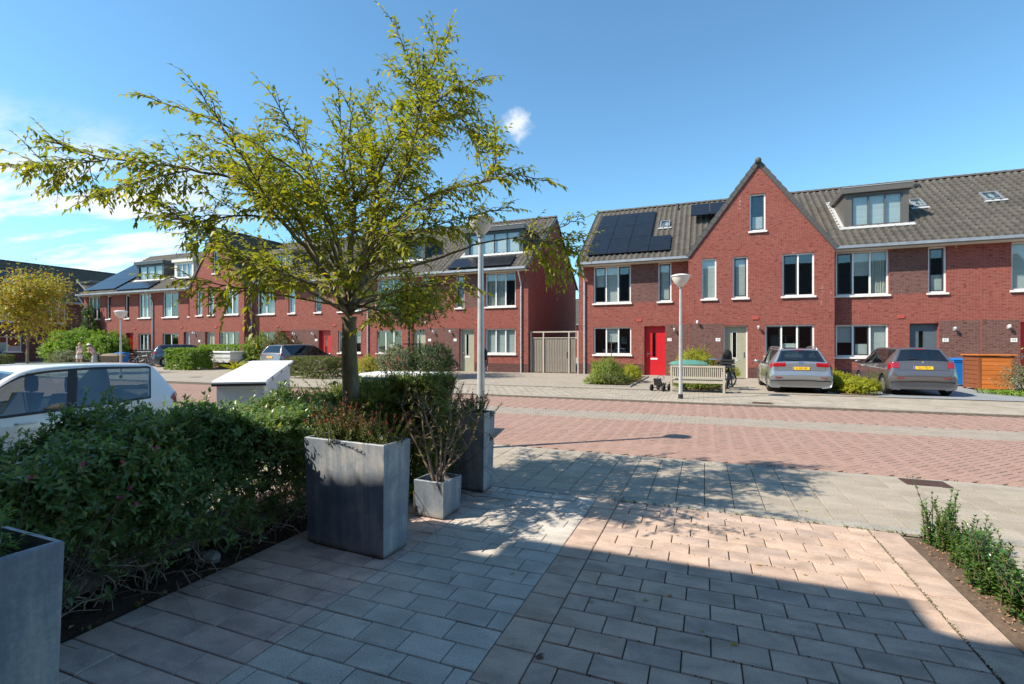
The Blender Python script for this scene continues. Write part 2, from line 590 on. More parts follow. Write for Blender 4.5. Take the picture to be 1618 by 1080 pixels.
P_KERB = paver_mat('kerb_concrete', [(0.30, 0.28, 0.24), (0.34, 0.315, 0.27)], 0.3, bm=0.3, fs=70, stain=0.4, stain_col=(0.13, 0.12, 0.1))
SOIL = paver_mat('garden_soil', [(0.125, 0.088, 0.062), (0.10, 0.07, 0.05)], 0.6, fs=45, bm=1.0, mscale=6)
SOIL_D = paver_mat('dark_soil', [(0.035, 0.022, 0.018), (0.05, 0.03, 0.022)], 0.6, fs=45, bm=1.0, mscale=6)


def sheet_tiles(name, cols, tw, th, mort, mort_w=0.008, rot=0.0):
    m, t, b = new_mat(name)
    p = pos(t)
    br = t.node('ShaderNodeTexBrick'); br.offset = 0.5
    t.put(br.inputs['Vector'], t.mapping(p, rot=(0, 0, rot)))
    br.inputs['Scale'].default_value = 1; br.inputs['Mortar Size'].default_value = mort_w
    br.inputs['Brick Width'].default_value = tw; br.inputs['Row Height'].default_value = th
    t.put(br.inputs['Color1'], cols[0]); t.put(br.inputs['Color2'], cols[1]); t.put(br.inputs['Mortar'], mort)
    n = t.noise(p, 0.7, 6, 0.65)
    c = t.mix(t.math('MULTIPLY', t.smooth(n, 0.48, 0.75), 0.35), br.outputs[0], tuple(x * 0.6 for x in cols[0]))
    n2 = t.noise(p, 40, 3, 0.6)
    c = t.mix(0.4, c, t.mix(1.0, c, t.ramp(n2, [(0.3, (0.6, 0.6, 0.6)), (0.7, (1.35, 1.35, 1.35))]), 'MULTIPLY'))
    t.put(b.inputs['Base Color'], c); b.inputs['Roughness'].default_value = 0.9; b.inputs['Specular IOR Level'].default_value = 0.25
    bump(t, b, t.math('ADD', t.math('MULTIPLY', br.outputs['Fac'], -1.0), t.math('MULTIPLY', n2, 0.3)), 0.4, 0.005)
    return m


S_COURT = sheet_tiles('forecourt_tiles', [(0.33, 0.285, 0.23), (0.36, 0.315, 0.255)], 0.27, 0.27, (0.2, 0.18, 0.15))
S_ROAD = sheet_tiles('far_road_bricks', [(0.315, 0.205, 0.16), (0.285, 0.178, 0.137)], 0.185, 0.0925, (0.2, 0.13, 0.11), 0.006, R(45))
S_BLUE = sheet_tiles('blue_grey_slabs', [(0.255, 0.27, 0.285), (0.275, 0.29, 0.30)], 0.54, 0.27, (0.17, 0.17, 0.17))
S_BASE = plain('base_earth', (0.20, 0.17, 0.12), 0.95, var=0.3, scale=0.4)


def sheet(name, x0, x1, y0, y1, z, m, kind='structure'):
    b = MB().poly([(x0, y0, z), (x1, y0, z), (x1, y1, z), (x0, y1, z)])
    return tag(b.build(name, m), kind=kind)


S_, C_ = math.sin(R(YAW)), math.cos(R(YAW))


def in_view(x, y, m=60):
    d = -x * S_ + y * C_
    if d < 0.3: return False
    u = 809 + 775 * (x * C_ + y * S_) / d
    v = 546 + 775 * CAM_H / d
    return -m < u < 1618 + m and v < 1080 + m


def lay(parent, name, rects, m, top=0.0, thick=0.05, cap=300, gap=0.004, ch=0.004, tilt=0.0, zj=0.0015, stuff=None):
    """rects: (cx, cy, lx, ly, rot). The nearest `cap` in view become parts, the rest one joined part."""
    seen = [q for q in rects if in_view(q[0], q[1])]
    seen.sort(key=lambda q: (q[0] ** 2 + q[1] ** 2))
    one = seen[:cap]
    ids = set(id(q) for q in one)
    rest = [q for q in rects if id(q) not in ids]
    cache = {}
    for q in one:
        cx, cy, lx, ly, rot = q
        k = (round(lx, 3), round(ly, 3))
        if k not in cache:
            b = MB().cbox(-lx / 2 + gap / 2, lx / 2 - gap / 2, -ly / 2 + gap / 2, ly / 2 - gap / 2, -thick, 0, ch)
            cache[k] = b.mesh(name, m=m)
        o = link(name, cache[k], parent, (cx, cy, top + random.uniform(-zj, zj)))
        o.rotation_euler = (random.gauss(0, tilt), random.gauss(0, tilt), rot + random.gauss(0, 0.004))
    if rest:
        b = MB()
        for cx, cy, lx, ly, rot in rest:
            z = top + random.uniform(-zj, zj)
            cs, sn = math.cos(rot), math.sin(rot)
            hx, hy = lx / 2 - gap / 2, ly / 2 - gap / 2
            vs = []
            for (px, py, pz) in ((-hx, -hy, z - ch - 0.012), (hx, -hy, z - ch - 0.012), (hx, hy, z - ch - 0.012), (-hx, hy, z - ch - 0.012),
                                 (-hx + ch, -hy + ch, z), (hx - ch, -hy + ch, z), (hx - ch, hy - ch, z), (-hx + ch, hy - ch, z)):
                vs.append((cx + px * cs - py * sn, cy + px * sn + py * cs, pz))
            b.add(vs, [(0, 1, 5, 4), (1, 2, 6, 5), (2, 3, 7, 6), (3, 0, 4, 7), (4, 5, 6, 7)])
        me = b.mesh(stuff or name, m=m)
        o = link(stuff or name, me, parent)
        o['kind'] = 'stuff'
    return len(one), len(rest)


tag(MB().poly([(-900, -900, -0.14), (900, -900, -0.14), (900, 900, -0.14), (-900, 900, -0.14)]).build('ground', S_BASE), kind='structure')

# --- driveway of the viewer's house
drive = sheet('driveway', -3.14, 1.51, -0.8, 4.95, -0.014, JOINT)
PL, PW = 0.275, 0.178


def courses(x0, x1, y0, y1, ln, wd, mode):
    out = []
    k = 0
    y = y1
    while y > y0:
        x = x0
        if mode == 'bond':
            first = ln * (0.5 if k % 2 else 1.0)
        elif mode == 'third':
            first = ln * (0.34, 0.67, 1.0)[k % 3]
        else:
            first = random.choice((0.178, 0.27, 0.36))
        l = first
        while x < x1 - 0.01:
            l2 = min(l, x1 - x)
            if x1 - (x + l2) < 0.06: l2 = x1 - x
            out.append((x + l2 / 2, y - wd / 2, l2, wd, 0.0))
            x += l2
            l = ln if mode != 'wild' else random.choice((0.178, 0.27, 0.27, 0.36, 0.42))
        y -= wd; k += 1
    return out


redf = courses(-0.797, 1.274, 0.6, 4.95, PL, PW, 'bond')
grey = courses(-2.088, -1.022, 0.6, 4.95, 0.2625, PW, 'third')
plum = courses(-3.12, -2.09, 0.6, 4.95, 0.27, PW, 'wild')
sold = [(-0.91, 4.95 - 0.29 * (k + 0.5), 0.225, 0.29, 0) for k in range(15)]
bord = [(1.385, 4.95 - 0.29 * (k + 0.5), 0.22, 0.29, 0) for k in range(15)]
lay(drive, 'paver', grey, P_GREY, cap=85, gap=0.006, tilt=0.0045, stuff='paver_rest')
lay(drive, 'paver', plum, P_PLUM, cap=55, gap=0.006, tilt=0.0045, stuff='paver_rest')
lay(drive, 'paver', redf + sold + bord, P_RED, cap=160, gap=0.007, tilt=0.0045, stuff='paver_rest')

# --- near pavement
walk = sheet('pavement', -12, 12, 4.95, 7.06, -0.016, JOINT)
tiles = []
for j in range(7):
    for i in range(-22, 40):
        tiles.append((0.0 + 0.135 + 0.27 * i - 0.005, 5.11 + 0.135 + 0.27 * j - 0.0, 0.27, 0.27, 0.0))
tiles = [q for q in tiles if not (2.10 < q[0] < 2.52 and q[1] > 6.72)]
lay(walk, 'paving_tile', tiles, P_TILE, cap=250, gap=0.006, tilt=0.005, zj=0.002, stuff='paving_tile_rest')
ks = [(-6.0 + 0.95 * i, 5.03, 0.95, 0.155, 0) for i in range(15)]
lay(walk, 'kerb_stone', ks, P_KERB, cap=20, gap=0.008, top=0.004)
ks = [(-8.0 + 0.95 * i, 7.03, 0.95, 0.07, 0) for i in range(20)]
lay(walk, 'kerb_stone', ks, P_KERB, cap=24, gap=0.008, top=0.003)
# side yard of the next house on the right, same tiles
yard = sheet('side_yard', 1.98, 12, 1.2, 4.95, -0.016, JOINT)
tl = [(1.98 + 0.135 + 0.27 * i, 4.95 - 0.135 - 0.27 * j, 0.27, 0.27, 0) for i in range(16) for j in range(12)]
lay(yard, 'paving_tile', tl, P_TILE, cap=48, gap=0.006, tilt=0.003, stuff='paving_tile_rest')
# left: neighbour's drive beyond the hedge
sheet('neighbour_driveway', -14, -4.3, -0.8, 4.95, -0.012, S_COURT)

# --- road
JOINT_R = plain('road_joint_sand', (0.24, 0.155, 0.122), 0.95, var=0.25, scale=20, bmp=0.3)
sheet('road', -90, 60, 7.06, 13.9, -0.026, S_ROAD)
road = sheet('road_bed', -7.4, 9.2, 7.06, 13.9, -0.014, JOINT_R)
hb = []
u_ = 0.0925
cs, sn = math.cos(R(45)), math.sin(R(45))
for a in range(-140, 160):
    for c in range(-60, 240):
        k = (a - c) % 4
        if k == 0: px, py, rr = (a + 1.0) * u_, (c + 0.5) * u_, 0.0
        elif k == 3: px, py, rr = (a + 0.5) * u_, (c + 1.0) * u_, PI / 2
        else: continue
        X = px * cs - py * sn; Y = px * sn + py * cs
        X += 1.0; Y += 2.0
        if -7.0 < X < 8.6 and 7.10 < Y < 13.82 and not (10.42 < Y < 11.53) and in_view(X, Y, 40):
            hb.append((X, Y, 2 * u_, u_, R(45) + rr))
lay(road, 'road_brick', hb, P_ROAD, cap=300, gap=0.005, ch=0.003, tilt=0.004, zj=0.0015, stuff='road_brick_rest', thick=0.02)
st = []
for j in range(12):
    for i in range(-40, 50):
        X = (i + (j % 2) * 0.5) * 0.185; Y = 10.43 + (j + 0.5) * 0.0925
        if -7 < X < 9: st.append((X, Y, 0.185, 0.0925, 0))
lay(road, 'strip_brick', st, P_STRIP, cap=0, gap=0.006, stuff='strip_brick_rest')

# --- far pavement, a kerb step up
FZ = 0.06
fwalk = tag(MB().box(-90, 60, 13.9, 17.2, -0.1, FZ - 0.016).build('far_pavement', JOINT_L), kind='structure')
ks = [(-18.0 + 0.95 * i, 13.96, 0.95, 0.12, 0) for i in range(32)]
lay(fwalk, 'kerb_stone', ks, P_KERB, cap=24, gap=0.01, top=FZ, thick=0.12)
ft = []
for j in range(11):
    for i in range(-44, 40):
        X, Y = 0.27 * (i + 0.5 * (j % 2)) + 0.1, 14.03 + 0.135 + 0.27 * j
        if 1.14 < X < 1.66 and Y < 14.5: continue
        ft.append((X, Y, 0.27, 0.27, 0))
lay(fwalk, 'paving_tile', ft, P_TILE, cap=260, gap=0.009, ch=0.005, top=FZ, tilt=0.003, zj=0.002, stuff='paving_tile_rest')
sheet('forecourt', -90, 60, 17.2, 60, FZ - 0.004, S_COURT)
sheet('parking_bay', 4.75, 8.75, 17.25, 25.6, FZ + 0.002, S_BLUE)
lf = sheet('far_side_pavement', -60, -11.7, 13.95, 17.2, FZ - 0.002, S_COURT)

# garden beds
def bed(name, x0, x1, y0, y1, z, m, n=14, amp=0.012):
    v = []; f = []
    nx = max(3, int((x1 - x0) / 0.06)); ny = max(3, int((y1 - y0) / 0.06))
    for j in range(ny + 1):
        for i in range(nx + 1):
            e = min(i, nx - i, j, ny - j)
            v.append((x0 + (x1 - x0) * i / nx, y0 + (y1 - y0) * j / ny, z + (random.uniform(-amp, amp) + 0.02 if e > 0 else -0.01)))
    for j in range(ny):
        for i in range(nx):
            a = j * (nx + 1) + i
            f.append((a, a + 1, a + nx + 2, a + nx + 1))
    b = MB().add(v, f)
    return tag(b.build(name, m, smooth=True), kind='structure')


bed('garden_bed', 1.51, 1.98, 0.6, 4.90, -0.01, SOIL)
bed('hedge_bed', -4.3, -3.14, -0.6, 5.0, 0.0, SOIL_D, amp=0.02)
bed('flower_bed', -4.15, -2.55, 18.1, 24.3, FZ + 0.01, SOIL)
bed('flower_bed', 3.85, 4.72, 17.5, 25.0, FZ + 0.01, SOIL)
bed('flower_bed', -0.75, 0.62, 17.3, 24.6, FZ + 0.01, SOIL)
bed('flower_bed', 9.0, 13.0, 18.4, 21.6, FZ + 0.01, SOIL)

# bark, leaf litter and moss crumbs
def chips(name, n, box, size, m, z=0.012, parent=None):
    b = MB()
    for _ in range(n):
        x, y = random.uniform(box[0], box[1]), random.uniform(box[2], box[3])
        s = random.uniform(*size); a = random.uniform(0, PI); w = s * random.uniform(0.3, 0.6)
        e = Matrix.Rotation(a, 3, 'Z') @ Matrix.Rotation(random.gauss(0, 0.4), 3, 'X')
        q = [e @ Vector(p) + Vector((x, y, z + random.uniform(0, 0.012))) for p in ((-s, 0, 0), (-s * 0.2, -w, 0.003), (s, 0, 0), (-s * 0.2, w, 0.004))]
        b.poly(q)
    return tag(b.build(name, m, parent), kind='stuff')


LITTER = leaf_mat('leaf_litter', [(0.10, 0.035, 0.025), (0.20, 0.10, 0.05), (0.07, 0.03, 0.02), (0.32, 0.19, 0.08)], 0.1)
BARK_CHIP = leaf_mat('bark_chips', [(0.30, 0.17, 0.11), (0.40, 0.25, 0.16), (0.22, 0.11, 0.075), (0.45, 0.36, 0.22)], 0.05)
chips('leaf_litter', 2600, (-4.0, -3.12, 0.4, 5.0), (0.008, 0.022), LITTER, 0.012)
chips('bark_chips', 1500, (1.54, 1.97, 1.5, 4.86), (0.004, 0.014), BARK_CHIP, 0.010)
MOSS = leaf_mat('moss', [(0.05, 0.06, 0.02), (0.09, 0.085, 0.03), (0.14, 0.10, 0.05)], 0.2)
mb = MB()
for _ in range(900):
    if random.random() < 0.5:
        x = 1.275 + random.gauss(0, 0.006); y = random.uniform(2.4, 4.95)
    else:
        k = random.randint(1, 20); y = 4.95 - PW * k + random.gauss(0, 0.004); x = random.uniform(-0.7, 1.27)
        if random.random() < 0.5: continue
    s = random.uniform(0.003, 0.008)
    mb.add([(x - s, y, -0.002), (x, y - s * 0.6, -0.002), (x + s, y, 0.0), (x, y + s * 0.6, 0.001), (x, y, 0.004)], [(0, 1, 4), (1, 2, 4), (2, 3, 4), (3, 0, 4)])
tag(mb.build('joint_moss', MOSS), kind='stuff')
wb = MB()
for _ in range(150):
    q = random.random()
    if q < .45: x, y = random.uniform(-1.0, 1.9), 4.945 + random.gauss(0, .012)
    elif q < .7: x, y = -3.13 + random.gauss(0, .01), random.uniform(1.6, 4.9)
    else: x, y = random.uniform(-3, 6), 7.06 + random.gauss(0, .012)
    for _k in range(random.randint(3, 8)):
        a = random.uniform(0, 2 * PI); l = random.uniform(.012, .04); s = l * .12
        dx, dy = math.cos(a), math.sin(a)
        wb.add([(x - dy * s, y + dx * s, 0), (x + dy * s, y - dx * s, 0), (x + dx * l * .6, y + dy * l * .6, l * .8)], [(0, 1, 2)])
tag(wb.build('joint_weeds', leaf_mat('weed_leaf', [(0.10, 0.14, 0.03), (0.17, 0.20, 0.05), (0.24, 0.20, 0.08)], .3)), kind='stuff')


# --- drains
IRON = plain('rusty_iron', (0.085, 0.05, 0.042), 0.6, metal=0.3, var=0.3, scale=20, bmp=0.4)
def drain(name, label, x0, x1, y0, y1, z, bars, axis, group=None):
    t = thing(name, label, 'drain cover', ((x0 + x1) / 2, (y0 + y1) / 2, z))
    cx, cy = (x0 + x1) / 2, (y0 + y1) / 2
    w, h = (x1 - x0) / 2, (y1 - y0) / 2
    b = MB(); e = 0.025
    b.cbox(-w, w, -h, -h + e, -0.04, 0.004); b.cbox(-w, w, h - e, h, -0.04, 0.004)
    b.cbox(-w, -w + e, -h + e, h - e, -0.04, 0.004); b.cbox(w - e, w, -h + e, h - e, -0.04, 0.004)
    b.build('frame', IRON, t)
    MB().box(-w + e, w - e, -h + e, h - e, -0.05, -0.035).build('pit', BLACK, t)
    for k in range(bars):
        f = (k + 0.5) / bars
        bb = MB()
        if axis == 'x':
            x = -w + e + (2 * w - 2 * e) * f; g = (w - e) / bars * 0.55
            bb.cbox(x - g, x + g, -h + e, h - e, -0.03, 0.002, 0.003)
        else:
            y = -h + e + (2 * h - 2 * e) * f; g = (h - e) / bars * 0.55
            bb.cbox(-w + e, w - e, y - g, y + g, -0.03, 0.002, 0.003)
        bb.build('bar', IRON, t)
    return t


drain('drain_cover', 'rust brown square drain cover set flush in the near pavement edge', 2.10, 2.52, 6.73, 6.99, 0.004, 7, 'y')
drain('gully_grate', 'dark gully grate with bars beside the far kerb', 1.16, 1.62, 14.03, 14.42, FZ + 0.004, 6, 'x')
# ================================================================== HOUSES
EY, EZ, RY, RZ = -0.55, 5.78, 5.40, 10.0
KR = (RZ - EZ) / (RY - EY)
def zr(y): return EZ + KR * (y - EY)
DEPTH = 10.8


def facade(b, x0, x1, z0, z1, ops, y=0.0, rev=0.2, top=None):
    """wall sheet with holes and reveals; top(z)->(xl,xr) clips a gable"""
    xs = sorted(set([x0, x1] + [o[0] for o in ops] + [o[1] for o in ops]))
    zs = sorted(set([z0, z1] + [o[2] for o in ops] + [o[3] for o in ops]))
    for k in range(len(zs) - 1):
        za, zb = zs[k], zs[k + 1]
        if zb <= z0 or za >= z1: continue
        if top is not None:
            (la, ra), (lb, rb) = top(za), top(zb)
            cut = sorted(o for o in ops if o[2] < (za + zb) / 2 < o[3])
            la_, lb_ = la, lb
            for o in cut + [None]:
                na, nb = (o[0], o[0]) if o else (ra, rb)
                q = [(la_, y, za), (na, y, za), (nb, y, zb), (lb_, y, zb)]
                if abs(nb - lb_) < 1e-4: q = q[:3]
                b.poly(q)
                if o: la_ = lb_ = o[1]
            continue
        for i in range(len(xs) - 1):
            xa, xb = xs[i], xs[i + 1]
            cx, cz = (xa + xb) / 2, (za + zb) / 2
            if any(o[0] < cx < o[1] and o[2] < cz < o[3] for o in ops): continue
            b.poly([(xa, y, za), (xb, y, za), (xb, y, zb), (xa, y, zb)])
    for o in ops:
        a, c, d, e = o[:4]
        for q in ([(a, y, d), (a, y, e), (a, y + rev, e), (a, y + rev, d)], [(c, y, d), (c, y + rev, d), (c, y + rev, e), (c, y, e)],
                  [(a, y, e), (c, y, e), (c, y + rev, e), (a, y + rev, e)], [(a, y, d), (a, y + rev, d), (c, y + rev, d), (c, y, d)]):
            b.poly(q)


def pantiles(O, A, S, N, width, length, cw=0.285, ch=0.345, skip=None, seg=6):
    """grid of pantile courses as one surface; returns (v, f)"""
    O, A, S, N = (np.array(q, float) for q in (O, A, S, N))
    nc = max(1, round(width / cw)); cw = width / nc
    nr = max(1, round(length / ch)); ch = length / nr
    t = np.linspace(0, nc, nc * seg + 1)
    ph = (t % 1.0)
    wave = 0.030 * np.cos(2 * PI * ph) + 0.014 * np.cos(4 * PI * ph + 0.6)
    X = t * cw
    lines = []
    for r in range(nr):
        jit = np.repeat(rng.normal(0, 0.004, nc + 1), seg)[:len(t)]
        lines.append((r * ch - 0.03, wave + 0.075 + jit))
        lines.append(((r + 1) * ch - 0.028, wave + 0.008 + jit))
    V = np.concatenate([O + X[:, None] * A + s * S + w[:, None] * N for s, w in lines])
    m = len(t); F = []
    for k in range(len(lines) - 1):
        i = np.arange(m - 1)
        F.append(np.stack([k * m + i, k * m + i + 1, (k + 1) * m + i + 1, (k + 1) * m + i], 1))
    # front lip of the eave course
    lip = len(V)
    V = np.concatenate([V, O + X[:, None] * A + (-0.012) * S + (-0.03) * N + 0 * X[:, None]])
    i = np.arange(m - 1)
    F.append(np.stack([lip + i, lip + i + 1, i + 1, i], 1))
    F = np.concatenate(F)
    if skip is not None:
        cen = V[F].mean(1)
        F = F[~skip(cen)]
    return V, F


def window(par, x0, x1, z0, z1, y=0.09, lites=1, fill=None, sash=(), name='window', sill=True, mf=None, fr=0.065, inner=None):
    mf = mf or WHITE
    b = MB()
    d = 0.07
    b.box(x0, x1, y, y + d, z0, z0 + fr); b.box(x0, x1, y, y + d, z1 - fr, z1)
    b.box(x0, x0 + fr, y, y + d, z0 + fr, z1 - fr); b.box(x1 - fr, x1, y, y + d, z0 + fr, z1 - fr)
    w = (x1 - x0 - 2 * fr - (lites - 1) * fr) / lites
    xs = []
    for k in range(lites):
        a = x0 + fr + k * (w + fr); xs.append((a, a + w))
        if k: b.box(a - fr, a, y, y + d, z0 + fr, z1 - fr)
    win = b.build(name, mf, par)
    if fill == 'curtain' and lites > 1:
        fill = [random.choice(('curtain', 'curtain', None, 'half', 'low')) for _ in range(lites)]
    elif fill is None and lites > 1:
        fill = [random.choice((None, None, 'low', 'half', 'curtain')) for _ in range(lites)]
    for k, (a, c) in enumerate(xs):
        if k in sash:
            s = MB(); e = 0.05; ya, yb = y + 0.012, y + 0.065
            za, zb = z0 + fr + 0.002, z1 - fr - 0.002; a2, c2 = a + 0.002, c - 0.002
            s.box(a2, c2, ya, yb, za, za + e); s.box(a2, c2, ya, yb, zb - e, zb); s.box(a2, a2 + e, ya, yb, za + e, zb - e); s.box(c2 - e, c2, ya, yb, za + e, zb - e)
            s.build('sash', DARKSASH, win)
        MB().box(a, c, y + 0.038, y + 0.046, z0 + fr, z1 - fr).build('pane', PANE, win)
        fl = fill[k] if isinstance(fill, (list, tuple)) else fill
        if fl == 'blind':
            MB().box(a, c, y + 0.12, y + 0.13, z0 + 0.05, z1 - 0.05).build('blind', BLIND, win)
        elif fl == 'half':
            MB().box(a, c, y + 0.12, y + 0.13, z0 + (z1 - z0) * 0.45, z1 - 0.05).build('blind', BLIND, win)
        elif fl == 'low':
            MB().box(a, c, y + 0.12, y + 0.13, z0 + 0.05, z0 + (z1 - z0) * 0.4).build('blind', BLIND, win)
        elif fl == 'curtain':
            cb = MB(); n = 18
            ps = [(a + (c - a) * i / n, y + 0.15 + 0.03 * math.sin(i * 2.3), 0) for i in range(n + 1)]
            cb.add([(p[0], p[1], z0 + 0.03) for p in ps] + [(p[0], p[1], z1 - 0.03) for p in ps], [(i, i + 1, n + 2 + i, n + 1 + i) for i in range(n)])
            cb.build('curtain', CURTAIN, win)
    if sill:
        MB().cbox(x0 - 0.06, x1 + 0.06, -0.075, y + 0.02, z0 - 0.085, z0 - 0.003, 0.008).build('sill', SILL, win)
    return win


def door(par, x0, x1, z1, mat, y=0.19, z0=0.05, mf=None, handle_left=True, glass='mid', slot=True):
    b = MB(); fr = 0.055
    b.box(x0, x0 + fr, y, y + 0.09, z0, z1); b.box(x1 - fr, x1, y, y + 0.09, z0, z1); b.box(x0 + fr, x1 - fr, y, y + 0.09, z1 - fr, z1)
    d = MB()
    a, c = x0 + fr + 0.003, x1 - fr - 0.003
    g0 = a + (c - a) * 0.36; g1 = g0 + 0.16
    za, zb = z0 + 0.95, z1 - 0.32
    ya, yb = y + 0.02, y + 0.065
    d.box(a, g0, ya, yb, z0 + 0.01, z1 - fr - 0.003); d.box(g1, c, ya, yb, z0 + 0.01, z1 - fr - 0.003)
    d.box(g0, g1, ya, yb, z0 + 0.01, za); d.box(g0, g1, ya, yb, zb, z1 - fr - 0.003)
    o = d.build('door', mat, par)
    b.build('door_frame', mf or mat, o)
    MB().box(g0 + 0.001, g1 - 0.001, y + 0.035, y + 0.045, za + 0.001, zb - 0.001).build('pane', PANE, o)
    MB().box(g0 - 0.05, g1 + 0.05, y + 0.2, y + 0.21, za - 0.05, zb + 0.05).build('dark_backing', DARK, o)  # dark sheet added behind the glass in place of hall shade
    t = MB(); e = 0.02
    t.box(g0 - e, g0 - 0.001, y + 0.012, y + 0.022, za - e, zb + e); t.box(g1 + 0.001, g1 + e, y + 0.012, y + 0.022, za - e, zb + e)
    t.box(g0, g1, y + 0.012, y + 0.022, za - e, za - 0.001); t.box(g0, g1, y + 0.012, y + 0.022, zb + 0.001, zb + e)
    t.build('pane_bead', mf or mat, o)
    hx = a + 0.08 if handle_left else c - 0.08
    h = MB().box(hx - 0.022, hx + 0.022, y + 0.004, y + 0.02, z0 + 0.95, z0 + 1.2)
    h.tube([(hx, y + 0.006, z0 + 1.1), (hx, y - 0.04, z0 + 1.1), (hx + (0.11 if handle_left else -0.11), y - 0.045, z0 + 1.1)], 0.011, 6)
    h.build('handle', CHROME, o)
    if slot:
        cx = (g0 + g1) / 2
        MB().cbox(cx - 0.17, cx + 0.17, y + 0.008, y + 0.02, z0 + 0.80, z0 + 0.88, 0.004).build('letterbox', WHITEPLATE, o)
    MB().box(x0 - 0.01, x1 + 0.01, y - 0.16, y + 0.02, -0.02, z0).build('doorstep', SILL, o)
    return o


def wall_lamp(par, x, z, y=0.0, m=None):
    b = MB().box(x - 0.035, x + 0.035, y - 0.03, y, z - 0.09, z + 0.05)
    b.tube([(x, y - 0.03, z + 0.01), (x, y - 0.12, z + 0.04)], 0.012, 6)
    o = b.build('wall_lamp', GREYPAINT, par)
    MB().lathe([(0.0, 0.07), (0.045, 0.065), (0.058, 0.015), (0.05, -0.055), (0.04, -0.06), (0.0, -0.06)], 12, (x, y - 0.14, z)).build('lamp_shade', m or GREYPAINT, o, smooth=True)


def number_plate(par, x, z, txt, y=0.0):
    o = MB().cbox(x - 0.1, x + 0.1, y - 0.012, y, z - 0.075, z + 0.075, 0.004)
    o = MB().box(x - 0.1, x + 0.1, y - 0.012, y, z - 0.075, z + 0.075).build('number_plate', WHITEPLATE, par)
    if txt:
        text_mesh(txt, 0.13, DARK, 'number', o, (x, y - 0.014, z), (R(90), 0, 0), 0.001)


def vent(par, x, z, y=0.0):
    MB().cbox(x - 0.13, x + 0.13, y - 0.03, y, z - 0.07, z + 0.07, 0.006).build('wall_vent', WALLRED, par)


def downpipe(par, x, y=-0.06, top=5.74, gy=-0.5):
    b = MB()
    b.tube([(x, gy, top + 0.02), (x, gy, top - 0.12), (x, y, top - 0.75), (x, y, top - 0.9), (x, y, 0.02)], 0.045, 10)
    o = b.build('downpipe', GREYPAINT, par, angle=40)
    for z in (4.3, 2.6, 0.9):
        MB().lathe([(0.046, -0.02), (0.054, -0.02), (0.054, 0.02), (0.046, 0.02)], 10, (x, y, z)).build('pipe_clip', ZINC, o)


def solar(par, x0, s0, cols, rows, pw=1.05, ph=1.75, gap=0.02):
    """panels on the front slope; s0 = distance up the slope from the eave"""
    L = math.hypot(1, KR); sy, sz = 1 / L, KR / L; ny, nz = -sz, sy
    me = None
    for j in range(rows):
        for i in range(cols if not isinstance(cols, (list, tuple)) else cols[j]):
            xa = x0 + i * (pw + gap); sa = s0 + j * (ph + gap)
            off = 0.13; c = []
            for (dx, ds, dn) in ((0, 0, 0), (pw, 0, 0), (pw, ph, 0), (0, ph, 0), (0, 0, .04), (pw, 0, .04), (pw, ph, .04), (0, ph, .04)):
                s = sa + ds; n = off + dn
                c.append((xa + dx, EY + s * sy + n * ny, EZ + s * sz + n * nz))
            MB().add(c, [(0, 3, 2, 1), (4, 5, 6, 7), (0, 1, 5, 4), (1, 2, 6, 5), (2, 3, 7, 6), (3, 0, 4, 7)]).build('solar_panel', SOLAR, par)


def skylight(par, x0, y0, w=0.55, h=0.85, up=0.10, name='skylight'):
    L = math.hypot(1, KR); sy, sz = 1 / L, KR / L; ny, nz = -sz, sy
    s0 = (y0 - EY) * L
    def P(dx, ds, dn): return (x0 + dx, EY + (s0 + ds) * sy + dn * ny, EZ + (s0 + ds) * sz + dn * nz)
    def bx(a, b, c, d, n0, n1):
        return [P(a, c, n0), P(b, c, n0), P(b, d, n0), P(a, d, n0), P(a, c, n1), P(b, c, n1), P(b, d, n1), P(a, d, n1)]
    F = [(0, 3, 2, 1), (4, 5, 6, 7), (0, 1, 5, 4), (1, 2, 6, 5), (2, 3, 7, 6), (3, 0, 4, 7)]
    e = 0.06; b = MB()
    b.add(bx(0, w, 0, e, 0, up + .04), F); b.add(bx(0, w, h - e, h, 0, up + .04), F); b.add(bx(0, e, e, h - e, 0, up + .04), F); b.add(bx(w - e, w, e, h - e, 0, up + .04), F)
    o = b.build(name, ZINC, par)
    MB().add(bx(e, w - e, e, h - e, up, up + .015), F).build('pane', PANE, o)
    MB().add(bx(e, w - e, e, h - e, up - .06, up - .05), F).build('blind', CURTAIN, o)
    MB().add(bx(-0.1, w + 0.1, -0.16, -0.002, 0.05, 0.085), F).build('flashing', LEAD, o)


